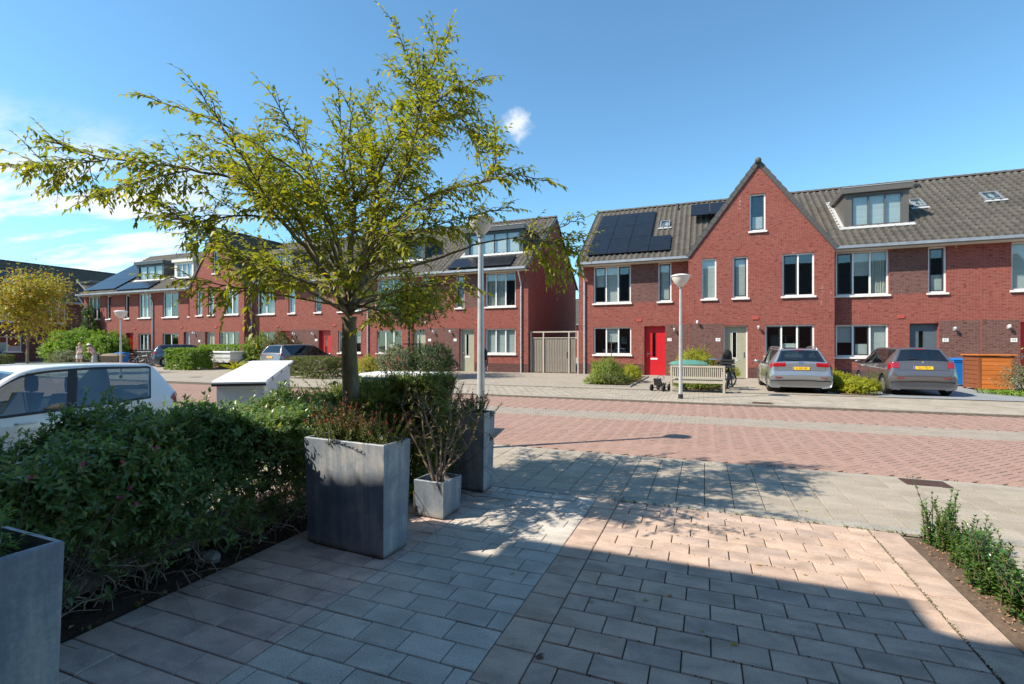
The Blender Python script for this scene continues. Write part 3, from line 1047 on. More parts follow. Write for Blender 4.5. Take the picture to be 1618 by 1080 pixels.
def dormer(par, x0, x1, m, z0=6.95, z1=8.78, y=1.1, lites=3, mf=None, fill=None, frame=0.3):
    mf = mf or m
    b = MB()
    yb = (z1 - EZ) / KR + EY + 0.4
    wz0, wz1 = z0 + 0.12, z1 - 0.33
    wx0, wx1 = x0 + frame, x1 - frame * 0.7
    facade(b, x0, x1, z0 - 0.3, z1 - 0.02, [(wx0, wx1, wz0, wz1)], y=y, rev=0.12)
    b.poly([(x0, y, z0 - 0.3), (x0, yb, z0 - 0.3), (x0, yb, z1 - 0.02), (x0, y, z1 - 0.02)])
    b.poly([(x1, y, z0 - 0.3), (x1, yb, z0 - 0.3), (x1, yb, z1 - 0.02), (x1, y, z1 - 0.02)])
    o = b.build('dormer', m, par)
    f = MB().box(x0 - 0.12, x1 + 0.12, y - 0.16, y + 0.02, z1 - 0.22, z1 + 0.03)
    f.box(x0 - 0.12, x0 + 0.02, y + 0.02, yb, z1 - 0.22, z1 + 0.03); f.box(x1 - 0.02, x1 + 0.12, y + 0.02, yb, z1 - 0.22, z1 + 0.03)
    f.box(x0 + 0.02, x1 - 0.02, y + 0.02, yb, z1 - 0.05, z1 + 0.02)
    f.build('fascia', m, o)
    MB().box(x0 - 0.13, x1 + 0.13, y - 0.18, y - 0.12, z1 + 0.031, z1 + 0.05).build('roof_trim', LEAD, o)
    # window as frame, sashes and panes (sub-parts of the dormer)
    fr = 0.05; w = (wx1 - wx0 - fr * (lites + 1)) / lites; g = MB(); yy = y + 0.04
    g.box(wx0, wx1, yy, yy + 0.07, wz0, wz0 + fr); g.box(wx0, wx1, yy, yy + 0.07, wz1 - fr, wz1)
    for k in range(lites + 1):
        a = wx0 + k * (w + fr); g.box(a, a + fr, yy, yy + 0.07, wz0 + fr, wz1 - fr)
    g.build('window_frame', mf, o)
    for k in range(lites):
        a = wx0 + fr + k * (w + fr)
        MB().box(a, a + w, yy + 0.03, yy + 0.04, wz0 + fr, wz1 - fr).build('pane', PANE, o)
        if fill: MB().box(a, a + w, yy + 0.12, yy + 0.13, wz0, wz1).build('blind', BLIND if fill == 'blind' else CURTAIN, o)
    MB().box(x0 + 0.02, x1 - 0.02, y + 0.6, y + 0.62, z0, z1 - 0.1).build('dark_backing', ROOM_DARK, o)  # added dark sheet, room shade put into its colour
    # flashing apron under the front and up the cheeks
    fl = MB()
    ya = (z0 - EZ) / KR + EY
    fl.prism([(x0 - 0.22, y - 0.20, zr(y - 0.20) + 0.085), (x1 + 0.2, y - 0.20, zr(y - 0.20) + 0.085), (x1 + 0.2, y + 0.01, zr(y + 0.01) + 0.085), (x0 - 0.22, y + 0.01, zr(y + 0.01) + 0.085)], (0, 0, 0.02))
    fl.prism([(x0 - 0.22, y + 0.01, zr(y) + 0.08), (x0 + 0.005, y + 0.01, zr(y) + 0.08), (x0 + 0.005, yb - 0.3, zr(yb - 0.3) + 0.08), (x0 - 0.22, yb - 0.3, zr(yb - 0.3) + 0.08)], (0, 0, 0.02))
    fl.build('flashing', LEAD, o)
    return o


def ridge_tiles(roof, w, x0=0.0, y=RY, z=RZ, m=None):
    n = round(w / 0.40)
    b = MB(); L = w / n
    prof = [(0.13 * math.cos(a), 0.11 * math.sin(a)) for a in [PI * k / 8 for k in range(9)]]
    vs = [(0, p[0], p[1] - 0.02) for p in prof] + [(L + 0.03, p[0] * 1.1, p[1] * 1.15 - 0.02) for p in prof]
    b.add(vs, [(k, k + 1, 10 + k, 9 + k) for k in range(8)] + [tuple(range(9)), tuple(range(17, 8, -1))])
    me = b.mesh('ridge_tile', smooth=False, m=m or TILE)
    for k in range(n):
        link('ridge_tile', me, roof, (x0 + k * L, y, z + 0.02 + random.uniform(-.004, .004)))


def house(label, loc, rz, w, ops, group, tile=None, left_end=False, right_end=False, brick=None, skip=None, ridge=True, gable=False, y0=0.0):
    """ops: window/door openings cut in the front: (x0, x1, z0, z1)"""
    brick = brick or BRICK; tile = tile or TILE
    t = thing('brick_house', label, 'house', loc, rz, group)
    b = MB()
    if not gable:
        facade(b, 0, w, -0.1, EZ - 0.02, ops)
    else:
        gx = w / 2; gk = (RZ - 5.93) / (w / 2)
        low = [o for o in ops if o[3] < 5.93]; hi = [o for o in ops if o[3] >= 5.93]
        facade(b, 0, w, -0.1, 5.93, low)
        facade(b, 0, w, 5.93, RZ, hi, top=lambda z: (max(0, gx - (RZ - z) / gk), min(w, gx + (RZ - z) / gk)))
        # returns of the projecting front
        b.poly([(0, 0, -0.1), (0, 0.7, -0.1), (0, 0.7, 5.93), (0, 0, 5.93)]); b.poly([(w, 0, -0.1), (w, 0.7, -0.1), (w, 0.7, 5.93), (w, 0, 5.93)])
    yo = 0.6 if gable else 0.0
    prof = [(yo + DEPTH, -0.1), (yo + DEPTH, zr(0) - 0.1), (yo + RY, RZ - 0.12), (yo, zr(0) - 0.12), (yo, -0.1)]
    for flag, x in ((left_end, 0.0), (right_end, w)):
        if flag: b.poly([(x, q[0], q[1]) for q in prof])
    wall = b.build('wall', brick, t, weld=True)
    MB().poly([(0, yo + DEPTH, -0.1), (w, yo + DEPTH, -0.1), (w, yo + DEPTH, zr(0)), (0, yo + DEPTH, zr(0))]).build('rear_wall', brick, t)
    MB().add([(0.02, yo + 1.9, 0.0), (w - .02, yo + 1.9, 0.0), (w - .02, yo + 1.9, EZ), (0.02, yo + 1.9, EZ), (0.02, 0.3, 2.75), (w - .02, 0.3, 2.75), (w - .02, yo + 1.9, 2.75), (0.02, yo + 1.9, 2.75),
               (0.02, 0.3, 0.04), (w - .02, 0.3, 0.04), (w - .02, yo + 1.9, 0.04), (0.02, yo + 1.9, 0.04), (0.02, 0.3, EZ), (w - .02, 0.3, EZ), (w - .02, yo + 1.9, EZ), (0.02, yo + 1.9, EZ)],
             [(0, 1, 2, 3), (4, 5, 6, 7), (8, 9, 10, 11), (12, 13, 14, 15)]).build('dark_room_backing', ROOM_DARK, t)  # dark sheets added behind the windows so the house looks unlit inside
    # roof
    L = math.hypot(1, KR)
    xe0 = -0.06 if left_end else 0.0; xe1 = w + 0.06 if right_end else w
    Oy = yo + EY + (0.3 if gable else 0.0)
    v, f = pantiles((xe0, Oy, EZ + (0.3 * KR if gable else 0.0)), (1, 0, 0), (0, 1 / L, KR / L), (0, -KR / L, 1 / L), xe1 - xe0, (RY - EY - (0.3 if gable else 0.0)) * L, skip=skip)
    roof = np_mesh('roof', v, f, tile, t)
    roof['kind'] = 'stuff'
    MB().poly([(xe0, yo + RY, RZ), (xe1, yo + RY, RZ), (xe1, yo + DEPTH + 0.5, zr(-0.5)), (xe0, yo + DEPTH + 0.5, zr(-0.5))]).build('rear_slope', tile, roof)
    if ridge: ridge_tiles(roof, xe1 - xe0, xe0, yo + RY, RZ, tile)
    if left_end or right_end:
        vb = MB()
        for flag, x in ((left_end, xe0 - 0.02), (right_end, xe1 - 0.02)):
            if flag:
                vb.prism([(x, Oy, EZ - 0.09), (x, Oy, EZ + 0.07), (x, yo + RY, RZ + 0.06), (x, yo + RY, RZ - 0.12)], (0.05, 0, 0))
                vb.prism([(x, yo + DEPTH + .5, zr(-.5) - 0.09), (x, yo + DEPTH + .5, zr(-.5) + 0.05), (x, yo + RY, RZ + 0.05), (x, yo + RY, RZ - 0.12)], (0.05, 0, 0))
        vb.build('verge_board', DARKSASH, roof)
    if not gable:
        g = MB()
        g.prism([(xe0, -0.63, 5.90), (xe0, -0.64, 5.78), (xe0, -0.60, 5.765), (xe0, -0.52, 5.765), (xe0, -0.50, 5.80), (xe0, -0.515, 5.80), (xe0, -0.53, 5.785), (xe0, -0.595, 5.785), (xe0, -0.615, 5.79), (xe0, -0.615, 5.90)], (xe1 - xe0, 0, 0))
        g.build('gutter', ZINC, t)
        MB().box(xe0, xe1, -0.50, -0.001, 5.725, 5.757).build('soffit', CREAM, t)
    else:
        gx = w / 2; gk = (RZ - 5.93) / gx; GL = math.hypot(1, gk)
        for sg in (1, -1):
            ex = -0.05 if sg > 0 else w + 0.05
            ez = 5.93 - 0.05 * gk
            run = gx + 0.05
            v, f = pantiles((ex, -0.03, ez), (0, 1, 0), (sg / GL, 0, gk / GL), (-sg * gk / GL, 0, 1 / GL), yo + RY + 0.03, run * GL)
            o = np_mesh('gable_slope', v, f, tile, roof); o['kind'] = 'stuff'
            n = 14; seg = run * GL / n
            d = Vector((sg / GL, 0, gk / GL)); nn = Vector((-sg * gk / GL, 0, 1 / GL))
            vt = MB(); a = Vector((0, 0, 0))
            q = [a + nn * -0.10, a + d * (seg - 0.012) + nn * -0.10, a + d * (seg - 0.012) + nn * 0.085, a + nn * 0.115]
            vt.prism([p + Vector((0, -0.07, 0)) for p in q], (0, 0.22, 0))
            me = vt.mesh('verge_tile', m=TILE_V)
            for k in range(n):
                link('verge_tile', me, roof, Vector((ex, 0, ez)) + d * (seg * k))
        rt = MB()
        nn = 14
        for k in range(nn):
            ya = -0.1 + k * (yo + RY + 0.1) / nn
            pr = [(0.12 * math.cos(PI * q / 6), 0.11 * math.sin(PI * q / 6)) for q in range(7)]
            rt.add([(gx + p[0], ya, RZ + p[1] + 0.0) for p in pr] + [(gx + p[0] * 1.1, ya + (yo + RY + .1) / nn + 0.02, RZ + p[1] * 1.15) for p in pr],
                   [(q, q + 1, 8 + q, 7 + q) for q in range(6)] + [tuple(range(7))])
        rt.build('gable_ridge', TILE_V, roof)
        MB().lathe([(0, -0.1), (0.12, -0.08), (0.14, 0.05), (0.10, 0.14), (0, 0.17)], 12, (gx, -0.1, RZ)).build('ridge_cap', TILE_V, roof, smooth=True)
    return t


TILE_V = plain('verge_tile_grey', (0.075, 0.072, 0.07), 0.7, var=0.2, scale=5)


def brick_panel(par, x0, x1, z0, z1, m=None, y=0.0):
    n = max(1, int((z1 - z0) / 0.058)); L, Rr = [], []
    for k in range(n):
        za, zb = z0 + (z1 - z0) * k / n, z0 + (z1 - z0) * (k + 1) / n
        e = 0.052 if k % 2 else 0.0
        Rr += [(x1 - e, y - 0.0005, za), (x1 - e, y - 0.0005, zb)]; L += [(x0 + 0.052 - e, y - 0.0005, za), (x0 + 0.052 - e, y - 0.0005, zb)]
    MB().prism(Rr + L[::-1], (0, -0.0035, 0)).build('brick_panel', m or BRICK_B, par)


def mirror(w, L):
    return [(w - q[1], w - q[0], *q[2:]) for q in L]


# ---------------------------------------------------------------- right row
# standard 5.4 m house seen from the street: wide window left, door right
GRP = 'brick row houses across the road on the right'
UZ0, UZ1 = 3.78, 5.72
GZ0, GZ1 = 1.10, 2.52

# house A (end house, red door)
X0 = -6.28; W = 5.54
ops = [(0.80, 2.73, UZ0, UZ1), (4.08, 4.72, UZ0, UZ1), (0.80, 2.75, GZ0, GZ1), (3.40, 4.42, -0.1, 2.55)]
h = house('brick end house with red front door and ten black solar panels on its roof', (X0, 25.7, 0), 0, W, ops, GRP, left_end=True)
window(h, *ops[0], lites=3, fill=['half', 'blind', None], sash=(0, 2)); window(h, *ops[1], fill='blind', sash=(0,)); window(h, *ops[2], lites=3, fill=[None, 'half', None])
door(h, 3.40, 4.42, 2.55, REDDOOR)
downpipe(h, 0.32); vent(h, 3.14, 2.86); wall_lamp(h, 4.87, 2.37); number_plate(h, 4.63, 1.86, '17')
brick_panel(h, 0.001, 0.80, 0.0, 0.62, BRICK_P); brick_panel(h, 0.80, 3.40, 0.0, 0.62, BRICK_P); brick_panel(h, 4.42, W - 0.01, 0.0, 2.62); brick_panel(h, 2.73, 4.08, UZ0, UZ1)
L_ = math.hypot(1, KR)
solar(h, 0.42, 0.78, [4, 3, 3], 3, pw=1.04, ph=1.80)
skylight(h, 3.95, 2.62, 0.52, 0.85)
MB().lathe([(0.0, 0.3), (0.07, 0.28), (0.08, 0.0), (0.08, -0.3)], 8, (W - 0.75, 4.75, zr(4.75) + 0.1)).build('vent_pipe', DARK, h)

# house B (gable house, olive door)
X0 = -0.74; W = 6.01
ops = [(0.60, 1.24, UZ0, 5.70), (1.95, 2.59, UZ0, 5.70), (3.99, 5.25, UZ0, 5.70), (2.66, 3.32, 6.83, 8.54), (1.57, 2.58, -0.1, 2.50), (3.30, 5.25, GZ0, 2.50)]
h = house('brick house with pointed street gable and olive grey front door', (X0, 25.1, 0), 0, W, ops, GRP, gable=True)
window(h, *ops[0], fill='blind'); window(h, *ops[1], fill='blind', sash=(0,)); window(h, *ops[2], lites=2, fill=[None, None], sash=(0,))
window(h, *ops[3], fill='low', sash=(0,)); window(h, *ops[5], lites=3, fill=[None, 'low', None], sash=(0, 2))
door(h, 1.57, 2.58, 2.50, OLIVEDOOR, mf=WHITE, handle_left=False)
wall_lamp(h, 0.40, 2.68, m=WHITEPLATE); wall_lamp(h, 3.02, 2.40); number_plate(h, 1.31, 1.84, '19'); vent(h, 2.9, 2.83)
brick_panel(h, 0.001, 1.57, 0.0, 2.60); brick_panel(h, 2.58, 3.30, 0.0, 0.55, BRICK_P); brick_panel(h, 3.30, W - .01, 0.0, 0.55, BRICK_P)
solar(h, 0.02, 4.62, [1], 1, pw=0.95, ph=1.6); solar(h, 1.0, 4.62, [1], 1, pw=0.95, ph=1.6)

# house C (slate door, grey dormer)
X0 = 5.27; W = 5.25
ops = [(0.17, 2.13, UZ0, UZ1), (3.50, 4.12, UZ0, UZ1), (0.17, 2.12, GZ0 - .04, 2.48), (2.86, 3.86, -0.1, 2.50)]
h = house('brick house with slate grey front door and grey flat roofed dormer', (X0, 25.7, 0), 0, W, ops, GRP)
window(h, *ops[0], lites=3, fill=[None, 'half', 'curtain'], sash=(0,)); window(h, *ops[1], fill='low', sash=(0,)); window(h, *ops[2], lites=3, fill=['half', 'low', 'blind'], sash=(1,))
door(h, 2.86, 3.86, 2.50, BLUEDOOR)
wall_lamp(h, 4.36, 2.27); number_plate(h, 4.08, 1.79, '21'); vent(h, 2.55, 2.8)
brick_panel(h, 3.86, W - .01, 0.0, 2.60); brick_panel(h, 0.001, 2.86, 0.0, 0.5, BRICK_P); brick_panel(h, 2.13, 3.50, UZ0, UZ1)
dormer(h, 0.74, 3.18, CLAD, fill='blind')
skylight(h, 3.78, 2.5, 0.5, 0.9)
for k in (0, 1):
    MB().prism([(3.6 + k * 0.9, 4.5, zr(4.5) + .08), (3.85 + k * 0.9, 4.5, zr(4.5) + .08), (3.85 + k * .9, 4.72, zr(4.72) + .08), (3.6 + k * .9, 4.72, zr(4.72) + .08)], (0, -0.03, 0.09)).build('vent_tile', DARK, h)

# house D (mirror of C, red door at the picture's edge)
X0 = 10.52; W = 5.4
ops = [(0.95, 2.95, UZ0, UZ1), (3.3, 3.95, UZ0, UZ1), (3.3, 5.2, GZ0, 2.48), (1.22, 2.22, -0.1, 2.50)]
h = house('brick house half hidden beyond the slate door house with single skylight', (X0, 25.7, 0), 0, W, ops, GRP, right_end=True)
window(h, *ops[0], lites=2, fill=['blind', 'blind']); window(h, *ops[1]); window(h, *ops[2], lites=3)
door(h, 1.22, 2.22, 2.50, REDDOOR)
wall_lamp(h, 0.83, 2.33, m=WHITEPLATE); number_plate(h, 1.02, 1.78, '23')
brick_panel(h, 0.001, 1.22, 0.0, 2.60)
skylight(h, 1.22, 2.60, 0.62, 0.85)

# ---------------------------------------------------------------- left row, from its right end
GRP = 'brick row houses along the far side on the left'
# A olive door, dark dormer
W = 5.45; X0 = -9.15 - W
opsA = [(2.84, 4.70, UZ0, UZ1), (0.92, 1.48, UZ0, UZ1), (2.84, 4.70, GZ0, GZ1), (1.14, 2.12, -0.1, 2.55)]
h = house('brick end house with bare side wall, olive door and wide dark dormer', (X0, 25.7, 0), 0, W, opsA, GRP, right_end=True)
window(h, *opsA[0], lites=3, fill='curtain'); window(h, *opsA[1], fill='blind', sash=(0,)); window(h, *opsA[2], lites=3, fill='blind')
door(h, 1.14, 2.12, 2.55, OLIVEDOOR, mf=WHITE)
downpipe(h, W - 0.4); wall_lamp(h, 0.60, 2.4, m=WHITEPLATE); number_plate(h, 0.88, 1.9, ''); vent(h, 2.3, 2.9)
brick_panel(h, 0.01, 1.14, 0.0, 2.62); brick_panel(h, 2.12, W, 0.0, 0.55, BRICK_P); brick_panel(h, 1.48, 2.84, UZ0, UZ1)
dormer(h, 0.95, 4.75, CLAD2, z0=6.85, z1=8.6, lites=4, mf=DARKSASH, fill='blind')
solar(h, 0.6, 0.25, [3], 1, pw=1.3, ph=1.2)
# B olive door, mirrored
X0 -= W
ops = mirror(W, opsA)
h = house('brick house with olive door behind the small dark green street tree', (X0, 25.7, 0), 0, W, ops, GRP)
window(h, *ops[0], lites=3); window(h, *ops[1]); window(h, *ops[2], lites=3, fill=[None, 'low', None])
door(h, *ops[3][:2], 2.55, OLIVEDOOR, mf=WHITE, handle_left=False); downpipe(h, 0.1); number_plate(h, 4.6, 1.9, ''); wall_lamp(h, 4.9, 2.4); vent(h, 3.1, 2.9)
brick_panel(h, 4.31, W - .01, 0.0, 2.62); dormer(h, 1.2, 3.6, CLAD2, z0=6.85, z1=8.5)
# C red door
W = 5.2; X0 -= W
opsC = [(2.9, 4.72, UZ0, UZ1), (0.95, 1.5, UZ0, UZ1), (2.9, 4.72, GZ0, GZ1), (1.28, 2.28, -0.1, 2.58)]
h = house('brick house with crimson front door right behind the leafy tree trunk', (X0, 25.7, 0), 0, W, opsC, GRP)
window(h, *opsC[0], lites=3, fill='curtain'); window(h, *opsC[1]); window(h, *opsC[2], lites=3, fill='half')
door(h, 1.28, 2.28, 2.58, REDDOOR); wall_lamp(h, 0.85, 2.35); number_plate(h, 1.08, 1.94, ''); vent(h, 2.6, 2.9)
brick_panel(h, 0.01, 1.28, 0.0, 2.65)
# D red door, mirrored, white dormer
W = 4.8; X0 -= W
opsD = [(0.55, 2.2, UZ0, UZ1), (3.45, 4.05, UZ0, UZ1), (0.6, 2.2, GZ0, GZ1), (2.70, 3.68, -0.1, 2.58)]
h = house('brick house with red door and white framed dormer left of the tree trunk', (X0, 25.7, 0), 0, W, opsD, GRP)
window(h, *opsD[0], lites=2, fill='curtain'); window(h, *opsD[1], fill='blind'); window(h, *opsD[2], lites=2)
door(h, 2.70, 3.68, 2.58, REDDOOR, handle_left=False); wall_lamp(h, 4.0, 2.37); number_plate(h, 3.85, 1.9, ''); downpipe(h, 0.06); vent(h, 2.45, 2.9)
brick_panel(h, 3.68, W - .01, 0.0, 2.65); dormer(h, 0.7, 2.7, CLAD, z0=6.75, z1=8.4, mf=WHITE, fill='curtain')
# gable house of the left row
W = 5.55; X0 -= W
XG = X0
opsG = [(0.75, 1.35, UZ0, 5.70), (1.95, 2.55, UZ0, 5.70), (3.65, 5.0, UZ0, 5.70), (2.45, 3.1, 6.78, 8.4), (1.65, 2.62, -0.1, 2.56), (3.1, 5.05, GZ0, 2.55)]
h = house('brick house with pointed gable behind the low hedge and white camper', (X0, 25.1, 0), 0, W, opsG, GRP, gable=True)
window(h, *opsG[0], fill='blind'); window(h, *opsG[1], fill='blind'); window(h, *opsG[2], lites=2, fill='curtain'); window(h, *opsG[3]); window(h, *opsG[5], lites=3)
door(h, *opsG[4][:2], 2.56, OLIVEDOOR, mf=WHITE); wall_lamp(h, 0.55, 2.5, m=WHITEPLATE); number_plate(h, 1.05, 1.9, ''); vent(h, 2.75, 2.9)
brick_panel(h, 0.01, 1.65, 0.0, 2.62)
# E beside the gable: pale door, cream dormer
W = 4.85; X0 -= W
opsE = [(0.95, 2.75, UZ0, UZ1), (3.9, 4.4, UZ0, UZ1), (0.95, 2.75, GZ0, GZ1), (3.35, 4.3, -0.1, 2.6)]
h = house('brick house with pale door and cream dormer beside the left gable', (X0, 25.7, 0), 0, W, opsE, GRP)
window(h, *opsE[0], lites=2, fill='curtain'); window(h, *opsE[1]); window(h, *opsE[2], lites=2, fill='curtain')
door(h, 3.35, 4.3, 2.6, GREYPAINT, mf=WHITE); vent(h, 3.1, 2.95); dormer(h, 0.7, 2.9, CREAM, z0=6.85, z1=8.45, mf=WHITE, lites=3, fill='curtain')
# F red door, blue-grey dormer over solar panels
W = 4.5; X0 -= W
opsF = [(2.55, 4.05, UZ0, UZ1), (0.85, 1.4, UZ0, UZ1), (2.55, 4.05, GZ0, GZ1), (0.95, 1.9, -0.1, 2.6)]
h = house('brick house with red door, dark dormer and solar panels beneath it', (X0, 25.7, 0), 0, W, opsF, GRP)
window(h, *opsF[0], lites=3, fill='curtain'); window(h, *opsF[1]); window(h, *opsF[2], lites=3, fill='curtain')
door(h, 0.95, 1.9, 2.6, REDDOOR); wall_lamp(h, 0.5, 2.4); number_plate(h, 0.7, 1.9, ''); downpipe(h, W - 0.15); vent(h, 2.1, 2.95)
dormer(h, 0.5, 3.9, CLAD2, z0=6.8, z1=8.5, mf=DARKSASH, lites=3, fill='curtain'); solar(h, 0.3, 0.3, [4], 1, pw=1.0, ph=1.15)
# G far end house, covered in panels
W = 4.6; X0 -= W
opsG2 = [(0.5, 2.2, UZ0, UZ1), (3.05, 3.6, UZ0, UZ1), (0.5, 2.2, GZ0, GZ1), (2.35, 3.3, -0.1, 2.6)]
h = house('brick end house with red door and roof nearly covered by solar panels', (X0, 25.7, 0), 0, W, opsG2, GRP, left_end=True)
window(h, *opsG2[0], lites=3, fill='curtain'); window(h, *opsG2[1]); window(h, *opsG2[2], lites=3)
door(h, 2.35, 3.3, 2.6, REDDOOR, handle_left=False); wall_lamp(h, 3.6, 2.4, m=WHITEPLATE); number_plate(h, 3.75, 1.8, ''); downpipe(h, 0.2)
solar(h, 0.25, 0.6, [4, 4, 4], 3, pw=1.0, ph=1.65)

# ---------------------------------------------------------------- far left row, square to the others
GRP = 'dark brick houses closing the street on the far left'
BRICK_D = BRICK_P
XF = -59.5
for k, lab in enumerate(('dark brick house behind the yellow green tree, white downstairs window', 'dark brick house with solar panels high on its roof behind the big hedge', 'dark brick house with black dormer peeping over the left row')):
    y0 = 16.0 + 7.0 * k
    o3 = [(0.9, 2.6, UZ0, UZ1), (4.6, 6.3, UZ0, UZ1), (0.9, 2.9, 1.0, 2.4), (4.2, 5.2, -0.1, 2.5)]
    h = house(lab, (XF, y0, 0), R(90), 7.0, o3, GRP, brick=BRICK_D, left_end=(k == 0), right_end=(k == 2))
    window(h, *o3[0], lites=3, fill='curtain'); window(h, *o3[1], lites=3, fill='half'); window(h, *o3[2], lites=2); door(h, 4.2, 5.2, 2.5, BLUEDOOR)
    if k == 1:
        solar(h, 0.6, 3.6, [3], 1, pw=1.5, ph=1.6); skylight(h, 2.5, 2.0, 1.4, 1.2)
    if k == 2: dormer(h, 2.0, 5.0, CLAD2, z0=6.9, z1=8.4)

# ---------------------------------------------------------------- a far house seen through the gap
h = house('small dark roofed house far behind seen through the gap between the rows', (-22.5, 70.0, -1.2), 0, 12.0, [(3.0, 5.0, UZ0, UZ1), (8.0, 10.0, UZ0, UZ1)], None, tile=TILE_D, left_end=True, right_end=True)
window(h, 3.0, 5.0, UZ0, UZ1, lites=3); window(h, 8.0, 10.0, UZ0, UZ1, lites=3); skylight(h, 8.2, 1.5, 1.3, 1.6)

# ---------------------------------------------------------------- own row behind the camera (it casts the shade over the drive)
own = thing('brick_house', 'brick row house behind the driveway whose roof edge shades it', 'house', (0, -0.82, 0))
b = MB()
oo = [(-4.6, -2.6, UZ0, UZ1), (1.6, 3.6, UZ0, UZ1), (-4.6, -2.6, GZ0, GZ1), (-0.8, 0.3, 0, 2.5), (5.6, 7.6, UZ0, UZ1), (5.6, 7.6, GZ0, GZ1), (-9.6, -7.6, UZ0, UZ1), (-9.6, -7.6, GZ0, GZ1)]
facade(b, -30, 26, -0.1, 5.75, oo)
b.poly([(-30, 0, -.1), (-30, -10, -.1), (-30, -10, 5.7), (-30, -5, 9.9), (-30, 0, 5.7)]); b.poly([(26, 0, -.1), (26, -10, -.1), (26, -10, 5.7), (26, -5, 9.9), (26, 0, 5.7)])
b.poly([(-30, -10, -.1), (26, -10, -.1), (26, -10, 5.7), (-30, -10, 5.7)])
b.build('wall', BRICK, own, weld=True)
for q in oo:
    if q[2] > 0: window(own, *q, lites=3, y=-0.16, fill='curtain', sill=False)
MB().box(-0.8, 0.3, -0.2, -0.15, 0, 2.5).build('door', REDDOOR, own)
v, f = pantiles((26, 0.48, 5.80), (-1, 0, 0), (0, -0.809, 0.588), (0, 0.588, 0.809), 56, 6.9, seg=4)
np_mesh('roof', v, f, TILE_D, own)['kind'] = 'stuff'
MB().poly([(-30, -5, 9.8), (26, -5, 9.8), (26, -10.5, 5.7), (-30, -10.5, 5.7)]).build('rear_slope', TILE_D, own)
MB().box(-30, 26, 0.40, 0.585, 5.66, 5.80).build('gutter', ZINC, own)
MB().box(-5.9, -3.42, 0.0, 0.97, 5.62, 5.82).build('canopy', ZINC, own)
# ================================================================== VEHICLES
def paint(name, col, metal=0.55, rough=0.24):
    m, t, b = new_mat(name)
    n = t.noise(objco(t), 900, 1, 0.5)
    t.put(b.inputs['Base Color'], t.mix(0.25, col, t.ramp(n, [(0.3, tuple(c * 0.7 for c in col)), (0.7, tuple(min(1, c * 1.4) for c in col))])))
    b.inputs['Metallic'].default_value = metal
    b.inputs['Roughness'].default_value = rough
    b.inputs['Coat Weight'].default_value = 1.0
    b.inputs['Coat Roughness'].default_value = 0.03
    return m


PAINT_SILVER = paint('silver_grey_paint', (0.30, 0.32, 0.345))
PAINT_MOCHA = paint('brown_grey_paint', (0.16, 0.15, 0.155))
PAINT_WHITE = paint('white_paint', (0.80, 0.82, 0.83), 0.0, 0.4)
PAINT_NAVY = paint('blue_grey_paint', (0.11, 0.125, 0.16))
PAINT_BROWN = paint('taupe_paint', (0.26, 0.235, 0.215))
CARGLASS = glass_mat('car_glass', tint=(0.35, 0.42, 0.42), base=0.10, opac=0.45)
CARGLASS_CLEAR = glass_mat('clear_car_glass', tint=(0.62, 0.72, 0.74), base=0.13, opac=0.22)
REDLAMP = plain('red_lamp', (0.30, 0.006, 0.010), 0.12, var=0.15, scale=12, coat=1.0)
PLATE_Y = plain('yellow_plate', (0.80, 0.46, 0.02), 0.45, var=0.04)
PLATE_B = plain('plate_blue_band', (0.02, 0.06, 0.4), 0.45, var=0.04)
TRIM = plain('car_trim', (0.025, 0.025, 0.028), 0.55, var=0.15)
ALLOY = plain('alloy', (0.55, 0.56, 0.58), 0.3, metal=0.8, var=0.06)
SEAT = plain('seat_fabric', (0.05, 0.052, 0.06), 0.9, var=0.25, scale=30)
SEATBLUE = plain('interior_blue', (0.05, 0.16, 0.42), 0.8, var=0.25, scale=10)

HATCH = [  # t(x,z,w) e(x,z,w) b(x,z,w) m(z,w) s(z,w)
    ((.03, .40, .52), (.06, .385, .64), (.11, .37, .735), (.33, .765), (.24, .74)),
    ((.0, .56, .58), (.04, .555, .69), (.10, .51, .785), (.42, .81), (.22, .78)),
    ((.05, .74, .60), (.07, .735, .71), (.15, .66, .80), (.50, .825), (.20, .79)),
    ((.10, .95, .63), (.13, .93, .73), (.25, .84, .80), (.56, .825), (.19, .80)),
    ((.12, 1.00, .61), (.15, .98, .70), (.36, .88, .79), (.57, .825), (.19, .80)),
    ((.33, 1.33, .45), (.36, 1.295, .535), (.57, .90, .785), (.58, .825), (.19, .80)),
    ((.62, 1.378, .49), (.66, 1.328, .575), (.95, .89, .79), (.58, .825), (.19, .80)),
    ((1.5, 1.39, .52), (1.5, 1.34, .60), (1.65, .87, .80), (.58, .825), (.19, .80)),
    ((2.1, 1.34, .53), (2.1, 1.29, .60), (2.35, .86, .80), (.58, .825), (.19, .80)),
    ((2.55, 1.10, .58), (2.55, 1.06, .66), (2.78, .85, .79), (.57, .82), (.19, .80)),
    ((2.95, .88, .62), (2.95, .86, .71), (3.02, .83, .78), (.56, .81), (.19, .79)),
    ((3.4, .80, .58), (3.4, .78, .69), (3.4, .73, .76), (.53, .79), (.2, .77)),
    ((3.68, .62, .48), (3.66, .60, .58), (3.58, .55, .70), (.45, .74), (.22, .72)),
    ((3.74, .38, .46), (3.71, .37, .56), (3.64, .35, .66), (.31, .69), (.24, .67)),
]
